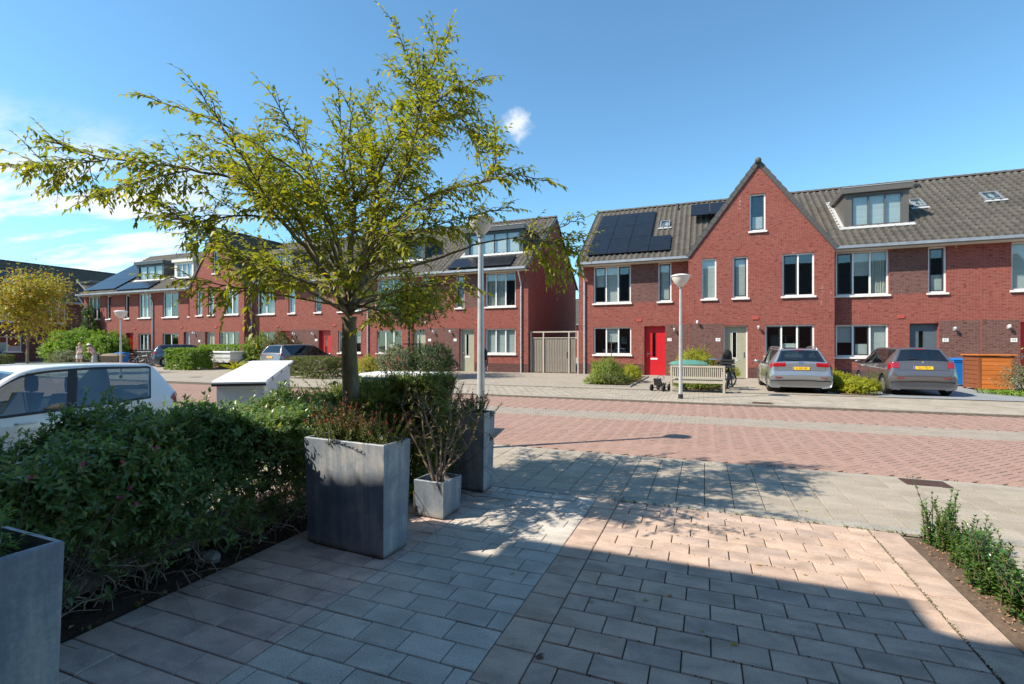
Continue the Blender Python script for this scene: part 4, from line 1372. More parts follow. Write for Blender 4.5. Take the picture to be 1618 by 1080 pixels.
ESTATE = [
    ((.04, .40, .58), (.07, .385, .70), (.13, .37, .80), (.33, .825), (.24, .80)),
    ((.0, .55, .64), (.03, .545, .75), (.11, .50, .845), (.42, .86), (.22, .83)),
    ((.05, .72, .66), (.07, .715, .76), (.15, .64, .855), (.50, .875), (.20, .84)),
    ((.08, .95, .68), (.11, .93, .77), (.25, .84, .85), (.56, .875), (.19, .85)),
    ((.12, 1.0, .65), (.17, .98, .735), (.40, .88, .84), (.57, .875), (.19, .85)),
    ((.38, 1.36, .50), (.43, 1.325, .575), (.64, .91, .835), (.58, .875), (.19, .85)),
    ((.75, 1.41, .53), (.80, 1.36, .61), (1.12, .90, .84), (.58, .875), (.19, .85)),
    ((1.9, 1.43, .58), (1.9, 1.38, .655), (2.0, .88, .85), (.58, .875), (.19, .85)),
    ((2.5, 1.385, .56), (2.5, 1.335, .635), (2.75, .87, .85), (.58, .875), (.19, .85)),
    ((2.95, 1.13, .61), (2.95, 1.09, .69), (3.18, .86, .84), (.57, .87), (.19, .85)),
    ((3.35, .90, .66), (3.35, .88, .75), (3.42, .84, .83), (.56, .86), (.19, .84)),
    ((3.9, .82, .63), (3.9, .80, .74), (3.9, .75, .82), (.53, .84), (.2, .82)),
    ((4.26, .62, .53), (4.24, .60, .64), (4.15, .55, .76), (.45, .79), (.22, .77)),
    ((4.32, .38, .5), (4.29, .37, .6), (4.22, .35, .71), (.31, .74), (.24, .72)),
]


class CarShape:
    def __init__(self, key, sx=1, sy=1, sz=1):
        rows = []
        for t, e, b, m, s in key:
            cr = 0.022
            r = [(t[0], 0, t[1]), (t[0] + 0.004, t[2] * .55, t[1] - cr * .3), (t[0] + .012, t[2], t[1] - cr), (e[0], e[2], e[1]), (b[0], b[2], b[1]),
                 (b[0], m[1], m[0]), (b[0], s[1], s[0]), (b[0], s[1] * .7, s[0] - .05)]
            rows.append([(p[0] * sx, p[1] * sy, p[2] * sz) for p in r])
        self.g = np.array(rows)
        self.nk = len(rows) - 1

    @staticmethod
    def cr(p0, p1, p2, p3, t, k=0.42):
        m1 = (p2 - p0) * k; m2 = (p3 - p1) * k
        t2, t3 = t * t, t * t * t
        return (2 * t3 - 3 * t2 + 1) * p1 + (t3 - 2 * t2 + t) * m1 + (-2 * t3 + 3 * t2) * p2 + (t3 - t2) * m2

    def row(self, k):
        n = self.nk
        i = min(int(k), n - 1); t = k - i
        g = self.g
        return self.cr(g[max(i - 1, 0)], g[i], g[i + 1], g[min(i + 2, n)], t)

    def P(self, k, j):
        r = self.row(k)
        i = min(int(j), 6); t = j - i
        lo = r[i - 1] if i > 0 else r[1] * np.array([1, -1, 1])
        return self.cr(lo, r[i], r[i + 1], r[min(i + 2, 7)], t, 0.38)

    def N(self, k, j):
        e = 0.02
        k1, k2 = max(0, k - e), min(self.nk, k + e); j1, j2 = max(0, j - e), min(7, j + e)
        n = np.cross(self.P(k2, j) - self.P(k1, j), self.P(k, j2) - self.P(k, j1))
        n = n / (np.linalg.norm(n) + 1e-9)
        c = self.P(k, j)
        ref = np.array([0, c[1] + 1e-3, (c[2] - 0.6) * 0.8]) + np.array([(c[0] - self.g[:, 0, 0].mean()) * 0.3, 0, 0])
        return n if np.dot(n, ref) > 0 else -n


def car(label, cat, loc, rz, key, pnt, scale=(1, 1, 1), wheels=(0.62, 3.0), wr=0.30, rails=False, plate=None, glass=None, lamp=(2.55, 3.45, 1.15, 3.95),
        detail=True, interior=False, marks=None, lowtrim=TRIM, group=None, alloy=True, name='parked_car', sidewin=((5.25, 7.02, 3.12, 3.92), (7.16, 9.45, 3.12, 3.92))):
    S = CarShape(key, *scale)
    glass = glass or CARGLASS
    t = thing(name, label, cat, loc, rz, group)
    NK, NJ = S.nk * 7, 28
    ks = [S.nk * i / NK for i in range(NK + 1)]; js = [7.0 * i / NJ for i in range(NJ + 1)]
    wins = [(4.12, 4.90, -1, 1.86), (8.12, 9.9, -1, 1.9)] + list(sidewin)
    v = []; f = []
    idx = {}
    for sgn in (1, -1):
        for a, k in enumerate(ks):
            for c, j in enumerate(js):
                if c == 0 and sgn == -1:
                    idx[(sgn, a, c)] = idx[(1, a, 0)]; continue
                p = S.P(k, j); idx[(sgn, a, c)] = len(v); v.append((p[0], p[1] * sgn, p[2]))
    sx, sy, sz = scale
    for sgn in (1, -1):
        for a in range(NK):
            for c in range(NJ):
                km, jm = (ks[a] + ks[a + 1]) / 2, (js[c] + js[c + 1]) / 2
                if any(w[0] < km < w[1] and w[2] < jm < w[3] for w in wins): continue
                p = S.P(km, jm)
                if jm > 3.9 and any((p[0] - wx) ** 2 + (p[2] - wr) ** 2 < (wr + .05) ** 2 for wx in wheels): continue
                q = (idx[(sgn, a, c)], idx[(sgn, a + 1, c)], idx[(sgn, a + 1, c + 1)], idx[(sgn, a, c + 1)])
                f.append(q if sgn == 1 else q[::-1])
    # rear and front closing caps
    for a in (0, NK):
        loop = [idx[(1, a, c)] for c in range(NJ, 0, -1)] + [idx[(1, a, 0)]] + [idx[(-1, a, c)] for c in range(1, NJ + 1)]
        f.append(tuple(loop))
    b = MB().add(v, f)
    body = b.build('body', pnt, t, angle=38)

    def panel(k0, k1, j0, j1, off, nm, m, par, sgns=(1, -1), n=(8, 6), centre=False, thick=0.0):
        out = []
        for s in sgns:
            pb = MB()
            vs = []
            jj = np.linspace(j0, j1, n[1] + 1)
            if centre:
                jj = np.concatenate([-jj[::-1][:-1], jj])
            for k in np.linspace(k0, k1, n[0] + 1):
                for j in jj:
                    sg = s * (1 if j >= 0 else -1); j_ = abs(j)
                    p = S.P(k, j_) + S.N(k, max(j_, 0.05)) * off
                    vs.append((p[0], p[1] * sg, p[2]))
            m_ = len(jj)
            pb.add(vs, [(a * m_ + c, a * m_ + c + 1, (a + 1) * m_ + c + 1, (a + 1) * m_ + c) for a in range(n[0]) for c in range(m_ - 1)])
            o = pb.build(nm, m, par, smooth=True)
            out.append(o)
            if centre: break
        return out
    panel(4.02, 4.98, 0, 2.1, 0.003, 'rear_window', glass, t, centre=True)
    panel(8.06, 9.96, 0, 1.95, 0.003, 'windscreen', glass, t, centre=True)
    for w in sidewin:
        for (a0, a1, c0, c1) in ((w[0] - .10, w[1] + .10, w[3], w[3] + .09), (w[0] - .10, w[1] + .10, w[2] - .09, w[2]), (w[0] - .12, w[0] - .03, w[2] - .05, w[3] + .05)):
            panel(a0, a1, c0, c1, 0.0045, 'window_trim', TRIM, t, n=(12, 2))
        panel(w[0] - .05, w[1] + .05, w[2] - .05, w[3] + .05, 0.003, 'side_window', glass, t)
    # lamps, rear wiper, bumper insert, plate
    panel(lamp[0], lamp[1], lamp[2], lamp[3], 0.008, 'tail_light', REDLAMP, t)
    panel(0.0, 0.30, 0, 4.4, 0.006, 'bumper_skirt', lowtrim, t, centre=True)
    panel(7.0, 7.18, 3.1, 3.94, 0.005, 'door_pillar', TRIM, t, n=(2, 6))
    panel(11.3, 12.2, 1.6, 3.4, 0.006, 'headlight', CHROME, t)
    panel(11.9, 12.8, 0, 1.3, 0.006, 'grille', TRIM, t, centre=True)
    if detail:
        panel(0.75, 0.92, 1.55, 2.6, 0.008, 'reflector', REDLAMP, t)
        panel(4.93, 5.0, 0, 0.5, 0.008, 'brake_light', REDLAMP, t, centre=True)
        # shut lines
        ln = MB()
        def strip(pts, w=0.006):
            for s in (1, -1):
                q = []
                for (k, j) in pts:
                    p = S.P(k, j) + S.N(k, j) * 0.002; q.append((p[0], p[1] * s, p[2]))
                ln.tube(q, w * .5, 4, cap=False)
        strip([(2.05, x / 10) for x in range(0, 19)]); strip([(2.05 + x * 0.29, 1.9) for x in range(0, 9)])
        for kk in (7.36, 9.35, 5.9):
            strip([(kk, 3.95 + x * .12) for x in range(0, 22)])
        ln.build('shut_line', BLACK, t)
        wp = MB(); q0 = S.P(4.1, 0.0) + S.N(4.1, .05) * .02; q1 = S.P(4.22, 1.0) + S.N(4.22, 1.0) * .018
        wp.tube([q0, q1], 0.010, 5); wp.build('rear_wiper', BLACK, t)
        for s in (1, -1):
            for kk, jj in ((6.35, 4.28), (7.75, 4.28)):
                p = S.P(kk, jj); hb = MB(); y = (p[1] + 0.018) * s
                hb.tube([(p[0] - .09, y - .012 * s, p[2]), (p[0] - .07, y, p[2]), (p[0] + .07, y, p[2]), (p[0] + .09, y - .012 * s, p[2])], 0.012, 6)
                hb.build('door_handle', pnt, t, smooth=True)
    for s in (1, -1):
        p = S.P(8.95, 3.95)
        mb = MB().lathe([(0, -.07), (.06, -.06), (.085, 0), (.06, .06), (0, .075)], 12, (0, 0, 0), 'X')
        mb.v = [(p[0] + a * .8, (p[1] + .12 + c * 1.25) * s, p[2] + .05 + d * .75) for a, c, d in mb.v]
        mb.tube([(p[0], (p[1] - .02) * s, p[2]), (p[0], (p[1] + .1) * s, p[2] + .03)], .02, 6)
        mb.build('wing_mirror', pnt, t, smooth=True)
    # wheels
    for wx in wheels:
        for s in (1, -1):
            yo = (S.P(3.2, 5.0)[1] - 0.02) * s; yi = yo - 0.17 * s
            w = MB().lathe([(wr * .62, 0), (wr * .9, 0.006), (wr, -.03), (wr, -.15), (wr * .9, -.175), (wr * .5, -.175)], 28, (0, 0, 0), 'Y')
            w.v = [(wx + a, yo + c * s, wr + d) for a, c, d in w.v]
            tyre = w.build('wheel', BLACK, t, smooth=True)
            rim = MB().lathe([(wr * .63, -.004), (wr * .60, -.03), (wr * .1, -.035), (0, -.03)], 20, (0, 0, 0), 'Y')
            rim.v = [(wx + a, yo + c * s, wr + d) for a, c, d in rim.v]
            rim.build('rim_well', TRIM, tyre)
            sp = MB(); ns = 5 if alloy else 7
            for q in range(ns):
                an = 2 * PI * q / ns + .3
                for da in (-.16, .16):
                    sp.bar((wx + math.cos(an) * wr * .08, yo - .012 * s, wr + math.sin(an) * wr * .08), (wx + math.cos(an + da) * wr * .6, yo - .004 * s, wr + math.sin(an + da) * wr * .6), wr * .13, .014, (0, 1, 0))
            rg = MB().lathe([(wr * .64, 0.002), (wr * .57, -.004)], 24, (0, 0, 0), 'Y'); rg.v = [(wx + a, yo + c * s, wr + d) for a, c, d in rg.v]
            sp.add(rg.v, rg.f); sp.build('rim', ALLOY, tyre)
            # arch lip and liner
            lip = []; ln2 = MB()
            for q in range(19):
                an = PI * (q / 18) * 1.06 - .09
                lip.append((wx + math.cos(an) * (wr + .05), yo + .004 * s, wr + math.sin(an) * (wr + .05)))
            lb = MB().tube(lip, .024, 6); lb.v = [(a, yo + (c - yo) * .7, d) for a, c, d in lb.v]
            lb.build('wheel_arch', lowtrim if lowtrim is not TRIM else pnt, t, smooth=True)
            lr = [(wx + math.cos(PI * q / 12) * (wr + .05), wr + math.sin(PI * q / 12) * (wr + .05)) for q in range(13)]
            ln2.add([(a, yo, c) for a, c in lr] + [(a, yo - .3 * s, c) for a, c in lr], [(q, q + 1, 14 + q, 13 + q) for q in range(12)])
            ln2.build('arch_liner', BLACK, t)
    if rails:
        for s in (1, -1):
            pts = [S.P(k, 2.05) for k in (5.25, 5.6, 6.2, 6.8, 7.3, 7.75, 8.0)]
            q = [(p[0], p[1] * s, p[2] + (0.0 if i in (0, 6) else .05)) for i, p in enumerate(pts)]
            MB().tube(q, .018, 6).build('roof_rail', ALLOY, t, smooth=True)
    # floor pan and interior
    L = S.g[-1, 0, 0]
    MB().box(.15, L - .2, -.55 * sy, .55 * sy, .18, .30 * sz).build('underbody', BLACK, t)
    sc = SEAT
    it = MB()
    for y in (-.36, .36):
        for x, tall in ((1.55 * sx, 1), (0.95 * sx, .8)):
            it.box(x, x + .5, (y - .23) * sy, (y + .23) * sy, .30, .5 * sz)
            it.prism([(x, (y - .22) * sy, .5 * sz), (x + .14, (y - .22) * sy, .5 * sz), (x - .04, (y - .18) * sy, (.92 * tall + .1) * sz), (x - .14, (y - .18) * sy, (.92 * tall + .1) * sz)], (0, .42 * sy, 0))
            hb = MB().lathe([(0, -.1), (.09, -.08), (.1, 0), (.09, .1), (0, .12)], 10, (0, 0, 0), 'Z')
            it.add([(x - .14 + p[0] * .5, y * sy + p[1], (1.06 * tall + .06) * sz + p[2] * 1.0) for p in hb.v], hb.f)
    it.build('seat', sc, t)
    MB().box(2.3 * sx, 2.75 * sx, -.62 * sy, .62 * sy, .45, .84 * sz).build('dashboard', TRIM, t)
    if plate:
        k = 2.28; p = S.P(k, 0.0); n = S.N(k, .05); ang = math.atan2(n[2], -n[0])
        po = MB().cbox(-.235, .235, -.048, .048, -.006, .006, .003).build('number_plate', PLATE_Y, t)
        po.location = tuple(p + n * .018)
        # plate's own frame: x -> car -y, y -> up along the tailgate, z -> n
        X = Vector((0, -1, 0)); Z = Vector(n).normalized(); Y = Z.cross(X)
        po.rotation_euler = Matrix((X, Y, Z)).transposed().to_euler()
        MB().box(-.233, -.198, -.044, .044, .0062, .0075).build('country_band', PLATE_B, po)
        text_mesh(plate, .088, BLACK, 'plate_number', po, (.018, 0, .0065), (0, 0, 0), .0008, 0.92)
    return t, S


def place_mark(t, S, k, j, mk):
    p = S.P(k, j); n = S.N(k, max(j, .05)); X = Vector((0, -1, 0)); Z = Vector(n).normalized(); Y = Z.cross(X)
    mk.location = tuple(p + n * .008)
    mk.rotation_euler = Matrix((X, Y, Z)).transposed().to_euler()


# silver estate in front of the gable house
ce, S = car('silver grey estate car with roof rails parked tail out before the gable house', 'car', (2.78, 17.45, FZ), R(90), ESTATE, PAINT_SILVER, wheels=(0.80, 3.42), wr=.315, rails=True, plate='K-502-BP', scale=(1.0, 1.0, 1.0))
mk = MB().lathe([(.075, 0), (.075, .005), (.058, .006), (.058, 0)], 24)
mk.v = [(a, c * .52, d) for a, c, d in mk.v]
mo = mk.build('badge', CHROME, ce)
place_mark(ce, S, 3.25, 0, mo)
text_mesh('KIA', .048, CHROME, 'badge_letters', mo, (0, 0, .001), (0, 0, 0), .002)
# mocha hatchback on the blue grey bay
ch, S = car('brown grey hatchback parked on blue grey slabs beside the yellow green bushes', 'car', (5.98, 17.80, FZ), R(91), HATCH, PAINT_MOCHA, wheels=(0.64, 2.98), wr=.305, plate='SL-178-P', scale=(1.0, 1.02, 1.045), lamp=(2.35, 3.75, 1.75, 3.95), alloy=False)
mk = MB().prism([(-.02, -.035, 0), (0.005, -.04, 0), (.025, -.01, 0), (.012, .03, 0), (-.004, .042, 0), (-.022, .02, 0)], (0, 0, .006))
place_mark(ch, S, 3.3, 0, mk.build('badge', CHROME, ch))
text_mesh('208', .05, CHROME, 'model_letters', ch, (0, 0, 0), (0, 0, 0), .002)
ml = ch.children[-1]; place_mark(ch, S, 3.25, 1.25, ml); ml.location.y = -abs(ml.location.y)
# white hatchback beyond the hedge, nose to the house
cw, S = car('white hatchback parked close beyond the long hedge', 'car', (-7.62, 4.72, -.03), R(-82), HATCH, PAINT_WHITE, wheels=(0.56, 2.58), wr=.28, scale=(.87, .91, .985), glass=CARGLASS_CLEAR, interior=True)
# far cars
c1, S = car('blue grey crossover car parked before the red door house, far left', 'car', (-36.6, 23.0, FZ), R(62), ESTATE, PAINT_NAVY, wheels=(0.80, 3.42), wr=.34, scale=(1.0, 1.05, 1.12), plate='T-381-HX', detail=False)
c2, S = car('taupe people carrier parked behind the low clipped bushes', 'car', (-20.7, 18.7, FZ), R(84), HATCH, PAINT_BROWN, wheels=(0.64, 3.0), wr=.32, scale=(1.12, 1.08, 1.13), plate='XP-40-VD', detail=False, lamp=(2.7, 3.5, 2.0, 3.5))
c3, S = car('dark small car tucked behind the yellow green street tree', 'car', (-49.0, 19.6, FZ), R(170), HATCH, PAINT_NAVY, scale=(1, 1, .9), detail=False)

# folding camper trailer, far left
tc = thing('camper_trailer', 'low white folding camper trailer standing behind the clipped hedge', 'trailer', (-29.9, 23.2, FZ), R(8))
SHELL = plain('trailer_white', (0.78, 0.78, 0.74), 0.5, var=0.06, dirt=0.25, scale=3)
b = MB(); b.prism([(-1.55, -.85, .42), (1.4, -.85, .42), (1.55, -.85, .62), (1.55, -.85, 1.02), (-1.55, -.85, 1.02)], (0, 1.7, 0)); b.build('body', SHELL, tc)
MB().cbox(-1.6, 1.6, -.9, .9, 1.03, 1.13, .03).build('lid', SHELL, tc)
MB().box(-1.57, 1.57, -.862, -.852, .70, .73).build('stripe', CHROME, tc)
for y in (-.68, .68):
    MB().cbox(-1.57, -1.552, y - .12, y + .12, .5, .68, .004).build('tail_light', REDLAMP, tc)
for y in (-.9, .9):
    w = MB().lathe([(0, 0), (.2, .01), (.27, .0), (.28, -.05), (.27, -.12), (.1, -.13)], 20, (0, 0, .28), 'Y'); w.v = [(a, c + y, d + 0) for a, c, d in w.v]
    w.build('wheel', BLACK, tc, smooth=True)
MB().tube([(1.5, 0, .45), (2.5, 0, .45)], .04, 8).build('drawbar', GREYPAINT, tc)

# blue tub with a white lid just beyond the hedge
tb = thing('box_trailer', 'blue tapered tub with long white lid standing behind the near hedge', 'trailer', (-4.72, 7.3, -.11), R(12))
b = MB(); b.add([(-.62, -.36, .62), (.36, -.36, .62), (.36, .36, .62), (-.62, .36, .62), (-.86, -.45, 1.14), (.46, -.45, 1.14), (.46, .45, 1.14), (-.86, .45, 1.14)], [(0, 3, 2, 1), (4, 5, 6, 7), (0, 1, 5, 4), (1, 2, 6, 5), (2, 3, 7, 6), (3, 0, 4, 7)])
b.build('tub', PAINTBLUE, tb)
MB().cbox(-.9, .50, -.49, .49, 1.142, 1.185, .012).build('lid', SHELL, tb)
for x in (-.4, .25):
    for y in (-.34, .34):
        w = MB().lathe([(0, .03), (.18, .03), (.22, .02), (.22, -.02), (.18, -.03), (0, -.03)], 16, (x, y, .22), 'Y'); w.build('wheel', BLACK, tb, smooth=True)
MB().box(-.6, .36, -.3, .3, .4, .61).build('chassis', DARK, tb)

# white storage box with sloping lid
sb = thing('storage_box', 'white garden storage box with big sloping lid beyond the hedge', 'storage box', (-7.62, 6.66, -.02), R(36.2))
GRP_W = plain('storage_panel', (0.62, 0.64, 0.64), 0.6, var=0.08, stretch=(14, 14, .5), scale=2, dirt=.2)
b = MB(); b.prism([(-.34, -1.16, 0), (-.34, 1.16, 0), (-.34, 1.16, 1.20), (-.34, -1.16, .965)], (.68, 0, 0)); b.build('body', GRP_W, sb)
LIDW = plain('storage_lid', (0.80, 0.80, 0.77), 0.45, var=.04, dirt=.12, scale=2)
b = MB()
b.prism([(-.39, -1.23, .945), (-.39, 1.23, 1.215), (-.39, 1.22, 1.262), (-.39, -1.17, 1.02), (-.39, -1.23, .995)], (.78, 0, 0)); b.build('lid', LIDW, sb, angle=20)
for y in (-.75, 0, .75): MB().box(.391, .40, y - .05, y + .05, .93 + (y + 1.23) * .11, .99 + (y + 1.23) * .11).build('hinge', ZINC, sb)
MB().box(-.392, .392, -1.242, -1.231, .93, .968).build('lid_seal', DARK, sb)


# ------------------------------------------------------------------ bicycles
BIKE = plain('bike_frame', (0.03, 0.032, 0.035), 0.35, var=.1)
def bicycle(label, loc, rz, child=True, crate=False, group=None, frame_m=None):
    t = thing('bicycle', label, 'bicycle', loc, rz, group)
    r = .33
    for x in (0, 1.08):
        w = MB().lathe([(r - .035 + .022 * math.cos(a), .022 * math.sin(a)) for a in [2 * PI * k / 8 for k in range(9)]], 28, (x, 0, r), 'Y').build('wheel', BLACK, t, smooth=True)
        rm = MB().lathe([(r - .05, -.012), (r - .066, -.012), (r - .066, .012), (r - .05, .012)], 28, (x, 0, r), 'Y')
        rm.build('rim', ALLOY, w)
        s = MB()
        for k in range(14):
            a = 2 * PI * k / 14; s.tube([(x + .02 * math.cos(a), .02 * (-1) ** k, r + .02 * math.sin(a)), (x + (r - .06) * math.cos(a), 0, r + (r - .06) * math.sin(a))], .0022, 3, cap=False)
        s.build('spokes', ALLOY, w)
        g = MB().lathe([(r + .015, -.03), (r + .02, 0), (r + .015, .03)], 14, (x, 0, r), 'Y', sweep=PI * 1.0); g.build('mudguard', BIKE, t)
    f = MB(); m = frame_m or BIKE
    bb = (.46, 0, .30); seat = (.34, 0, .78); head = (.93, 0, .78); hl = (.96, 0, .62)
    for a, c, q in ((bb, seat, .017), (bb, hl, .02), ((.36, 0, .70), head, .017), ((0, .05, r), bb, .01), ((0, -.05, r), bb, .01), ((0, .05, r), (.34, .02, .72), .009), ((0, -.05, r), (.34, -.02, .72), .009), (hl, head, .02), ((.97, .05, .58), (1.08, .05, r), .012), ((.97, -.05, .58), (1.08, -.05, r), .012), (seat, (.32, 0, .90), .013), (head, (.91, 0, .95), .013)):
        f.tube([a, c], q, 6)
    f.build('frame', m, t)
    MB().tube([(.70, .3, .98), (.84, .27, 1.02), (.92, .08, 1.0), (.92, -.08, 1.0), (.84, -.27, 1.02), (.70, -.3, .98)], .012, 6).build('handlebar', CHROME, t)
    sd = MB().lathe([(0, -.05), (.05, -.04), (.1, 0), (.08, .03), (0, .04)], 10); sd.v = [(.30 + a * 1.3, c * .9, .93 + d) for a, c, d in sd.v]
    sd.build('saddle', BLACK, t, smooth=True)
    rk = MB()
    for y in (-.07, .07): rk.tube([(-.28, y, .70), (.30, y, .70)], .008, 5); rk.tube([(0, y, r), (-.05, y, .70)], .008, 5)
    rk.build('carrier', BIKE, t)
    MB().tube([(.46, -.09, .30), (.52, -.1, .17)], .012, 5).tube([(.46, .09, .30), (.40, .1, .43)], .012, 5).build('crank', CHROME, t)
    if child:
        c = MB(); c.prism([(-.16, -.15, .74), (.10, -.15, .74), (.10, -.15, .82), (-.06, -.15, .85), (-.16, -.15, 1.22), (-.24, -.15, 1.2), (-.2, -.15, .8)], (0, .3, 0))
        cs = c.build('child_seat', BLACK, t)
        q = MB().lathe([(0, -.04), (.12, -.03), (.16, 0), (.12, .03), (0, .04)], 12, (0, 0, 0), 'X'); q.v = [(a - .2, b_, d * 1.1 + 1.2) for a, b_, d in q.v]
        q.build('headrest', BLACK, cs, smooth=True)
        MB().box(.02, .06, -.16, -.13, .45, .78).box(.02, .06, .13, .16, .45, .78).build('foot_guard', BLACK, cs)
    if crate:
        cr = MB()
        for z in (.78, .88, .98):
            cr.box(1.02, 1.40, -.2, -.19, z, z + .06); cr.box(1.02, 1.40, .19, .2, z, z + .06); cr.box(1.02, 1.03, -.19, .19, z, z + .06); cr.box(1.39, 1.40, -.19, .19, z, z + .06)
        cr.box(1.02, 1.40, -.2, .2, .76, .78); cr.build('basket', BIKE, t)
    return t


bicycle('black bicycle with child seat standing before the olive door right of the bench', (0.62, 18.15, FZ), R(112), True)
bicycle('black bicycle with front basket parked beside the silver car and olive door', (0.92, 19.2, FZ), R(-100), False, True)
bicycle('bicycle with child seat leaning by the olive door of the left end house', (-11.0, 23.95, FZ), R(108), True)
bicycle('bicycle parked against the wall left of the blue grey crossover car', (-38.9, 23.2, FZ), R(30), False, frame_m=GREYPAINT)
bicycle('bicycle with child seat beside the plant pot at the left end house', (-13.6, 23.6, FZ), R(70), True)


def cargo_bike(label, loc, rz, boxm, coverm):
    t = thing('cargo_bike', label, 'cargo bike', loc, rz)
    for x, y, r in ((-.75, 0, .31), (.75, .38, .24), (.75, -.38, .24)):
        MB().lathe([(r - .025 + .022 * math.cos(a), .022 * math.sin(a)) for a in [2 * PI * k / 8 for k in range(9)]], 24, (x, y, r), 'Y').build('wheel', BLACK, t, smooth=True)
    b = MB(); b.add([(.2, -.28, .3), (1.0, -.28, .3), (1.0, .28, .3), (.2, .28, .3), (.05, -.34, .85), (1.22, -.34, .85), (1.22, .34, .85), (.05, .34, .85)], [(0, 3, 2, 1), (0, 1, 5, 4), (1, 2, 6, 5), (2, 3, 7, 6), (3, 0, 4, 7)])
    b.build('box', boxm, t)
    c = MB(); n = 12
    for i in range(n + 1):
        for j in range(7):
            u, w = i / n, j / 6
            c.v.append((0.0 + 1.27 * u, (-.38 + .76 * w), .86 + .14 * math.sin(PI * u) ** .5 * math.sin(PI * w) ** .5 if 0 < i < n and 0 < j < 6 else .83))
    c.f = [(i * 7 + j, i * 7 + j + 1, (i + 1) * 7 + j + 1, (i + 1) * 7 + j) for i in range(n) for j in range(6)]
    c.build('cover', coverm, t, smooth=True)
    f = MB()
    for a, d in (((-.75, 0, .31), (-.3, 0, .33)), ((-.3, 0, .33), (.2, 0, .4)), ((-.3, 0, .33), (-.42, 0, .85)), ((-.75, 0, .31), (-.42, 0, .75)), ((-.42, 0, .7), (.1, 0, .6)), ((.05, 0, .6), (-.05, 0, 1.0))):
        f.tube([a, d], .02, 6)
    f.build('frame', BIKE, t)
    MB().tube([(-.2, -.3, 1.02), (-.05, -.1, 1.02), (-.05, .1, 1.02), (-.2, .3, 1.02)], .014, 6).build('handlebar', CHROME, t)
    sd = MB().lathe([(0, -.05), (.06, -.04), (.11, 0), (.08, .03), (0, .04)], 10, (-.44, 0, .9)); sd.build('saddle', BLACK, t, smooth=True)
    return t


TEAL = plain('green_cover', (0.085, 0.23, 0.18), 0.6, var=.2, scale=4)
WICKER = plain('tan_box', (0.20, 0.145, 0.095), 0.7, var=.2, scale=10)
cargo_bike('cargo bike with mint green cover behind the wooden bench', (0.05, 18.7, FZ), R(200), DARK, TEAL)
cargo_bike('cargo bike with tan box pushed by the two people, far left', (-37.0, 20.15, FZ), R(30), WICKER, WICKER)
# ================================================================== PLANTS
def unit(a):
    return a / (np.linalg.norm(a, axis=-1, keepdims=True) + 1e-9)


def leaves(name, P, D, U, L, W, m, parent=None, fold=0.18, curl=0.15, simple=False):
    """one small folded blade per row"""
    D = unit(D); S = unit(np.cross(D, U)); U = np.cross(S, D)
    L = np.broadcast_to(np.asarray(L, float), (len(P),))[:, None]; W = np.broadcast_to(np.asarray(W, float), (len(P),))[:, None]
    if simple:
        V = np.stack([P, P + D * L * .5 + S * W * .5 + U * W * fold, P + D * L - U * L * curl, P + D * L * .5 - S * W * .5 + U * W * fold], 1).reshape(-1, 3)
        F = (np.arange(len(P))[:, None, None] * 4 + np.array([[0, 1, 2], [0, 2, 3]])).reshape(-1, 3)
    else:
        V = np.stack([P, P + D * L * .42 + S * W * .5 + U * W * fold, P + D * L * .5, P + D * L * .42 - S * W * .5 + U * W * fold, P + D * L - U * L * curl], 1).reshape(-1, 3)
        F = (np.arange(len(P))[:, None, None] * 5 + np.array([[0, 1, 2], [0, 2, 3], [1, 4, 2], [2, 4, 3]])).reshape(-1, 3)
    return np_mesh(name, V, F, m, parent)


def tubes(name, paths, radii, m, parent=None, n=5):
    """paths: list of (k,3) arrays with equal k; radii (k,)"""
    A = np.array(paths, float); N, K, _ = A.shape
    T = np.gradient(A, axis=1); T = unit(T)
    ref = np.where(np.abs(T[..., 2:3]) > .9, np.array([1., 0, 0]), np.array([0, 0, 1.]))
    S = unit(np.cross(T, ref)); B = np.cross(T, S)
    an = np.arange(n) * 2 * PI / n
    r = np.broadcast_to(np.asarray(radii, float), (N, K))
    V = A[:, :, None] + (S[:, :, None] * np.cos(an)[None, None, :, None] + B[:, :, None] * np.sin(an)[None, None, :, None]) * r[:, :, None, None]
    base = (np.arange(N)[:, None, None] * K + np.arange(K - 1)[None, :, None]) * n
    k = np.arange(n); k2 = (k + 1) % n
    F = np.stack([base + k, base + k2, base + n + k2, base + n + k], -1).reshape(-1, 4)
    return np_mesh(name, V.reshape(-1, 3), F, m, parent, smooth=True)


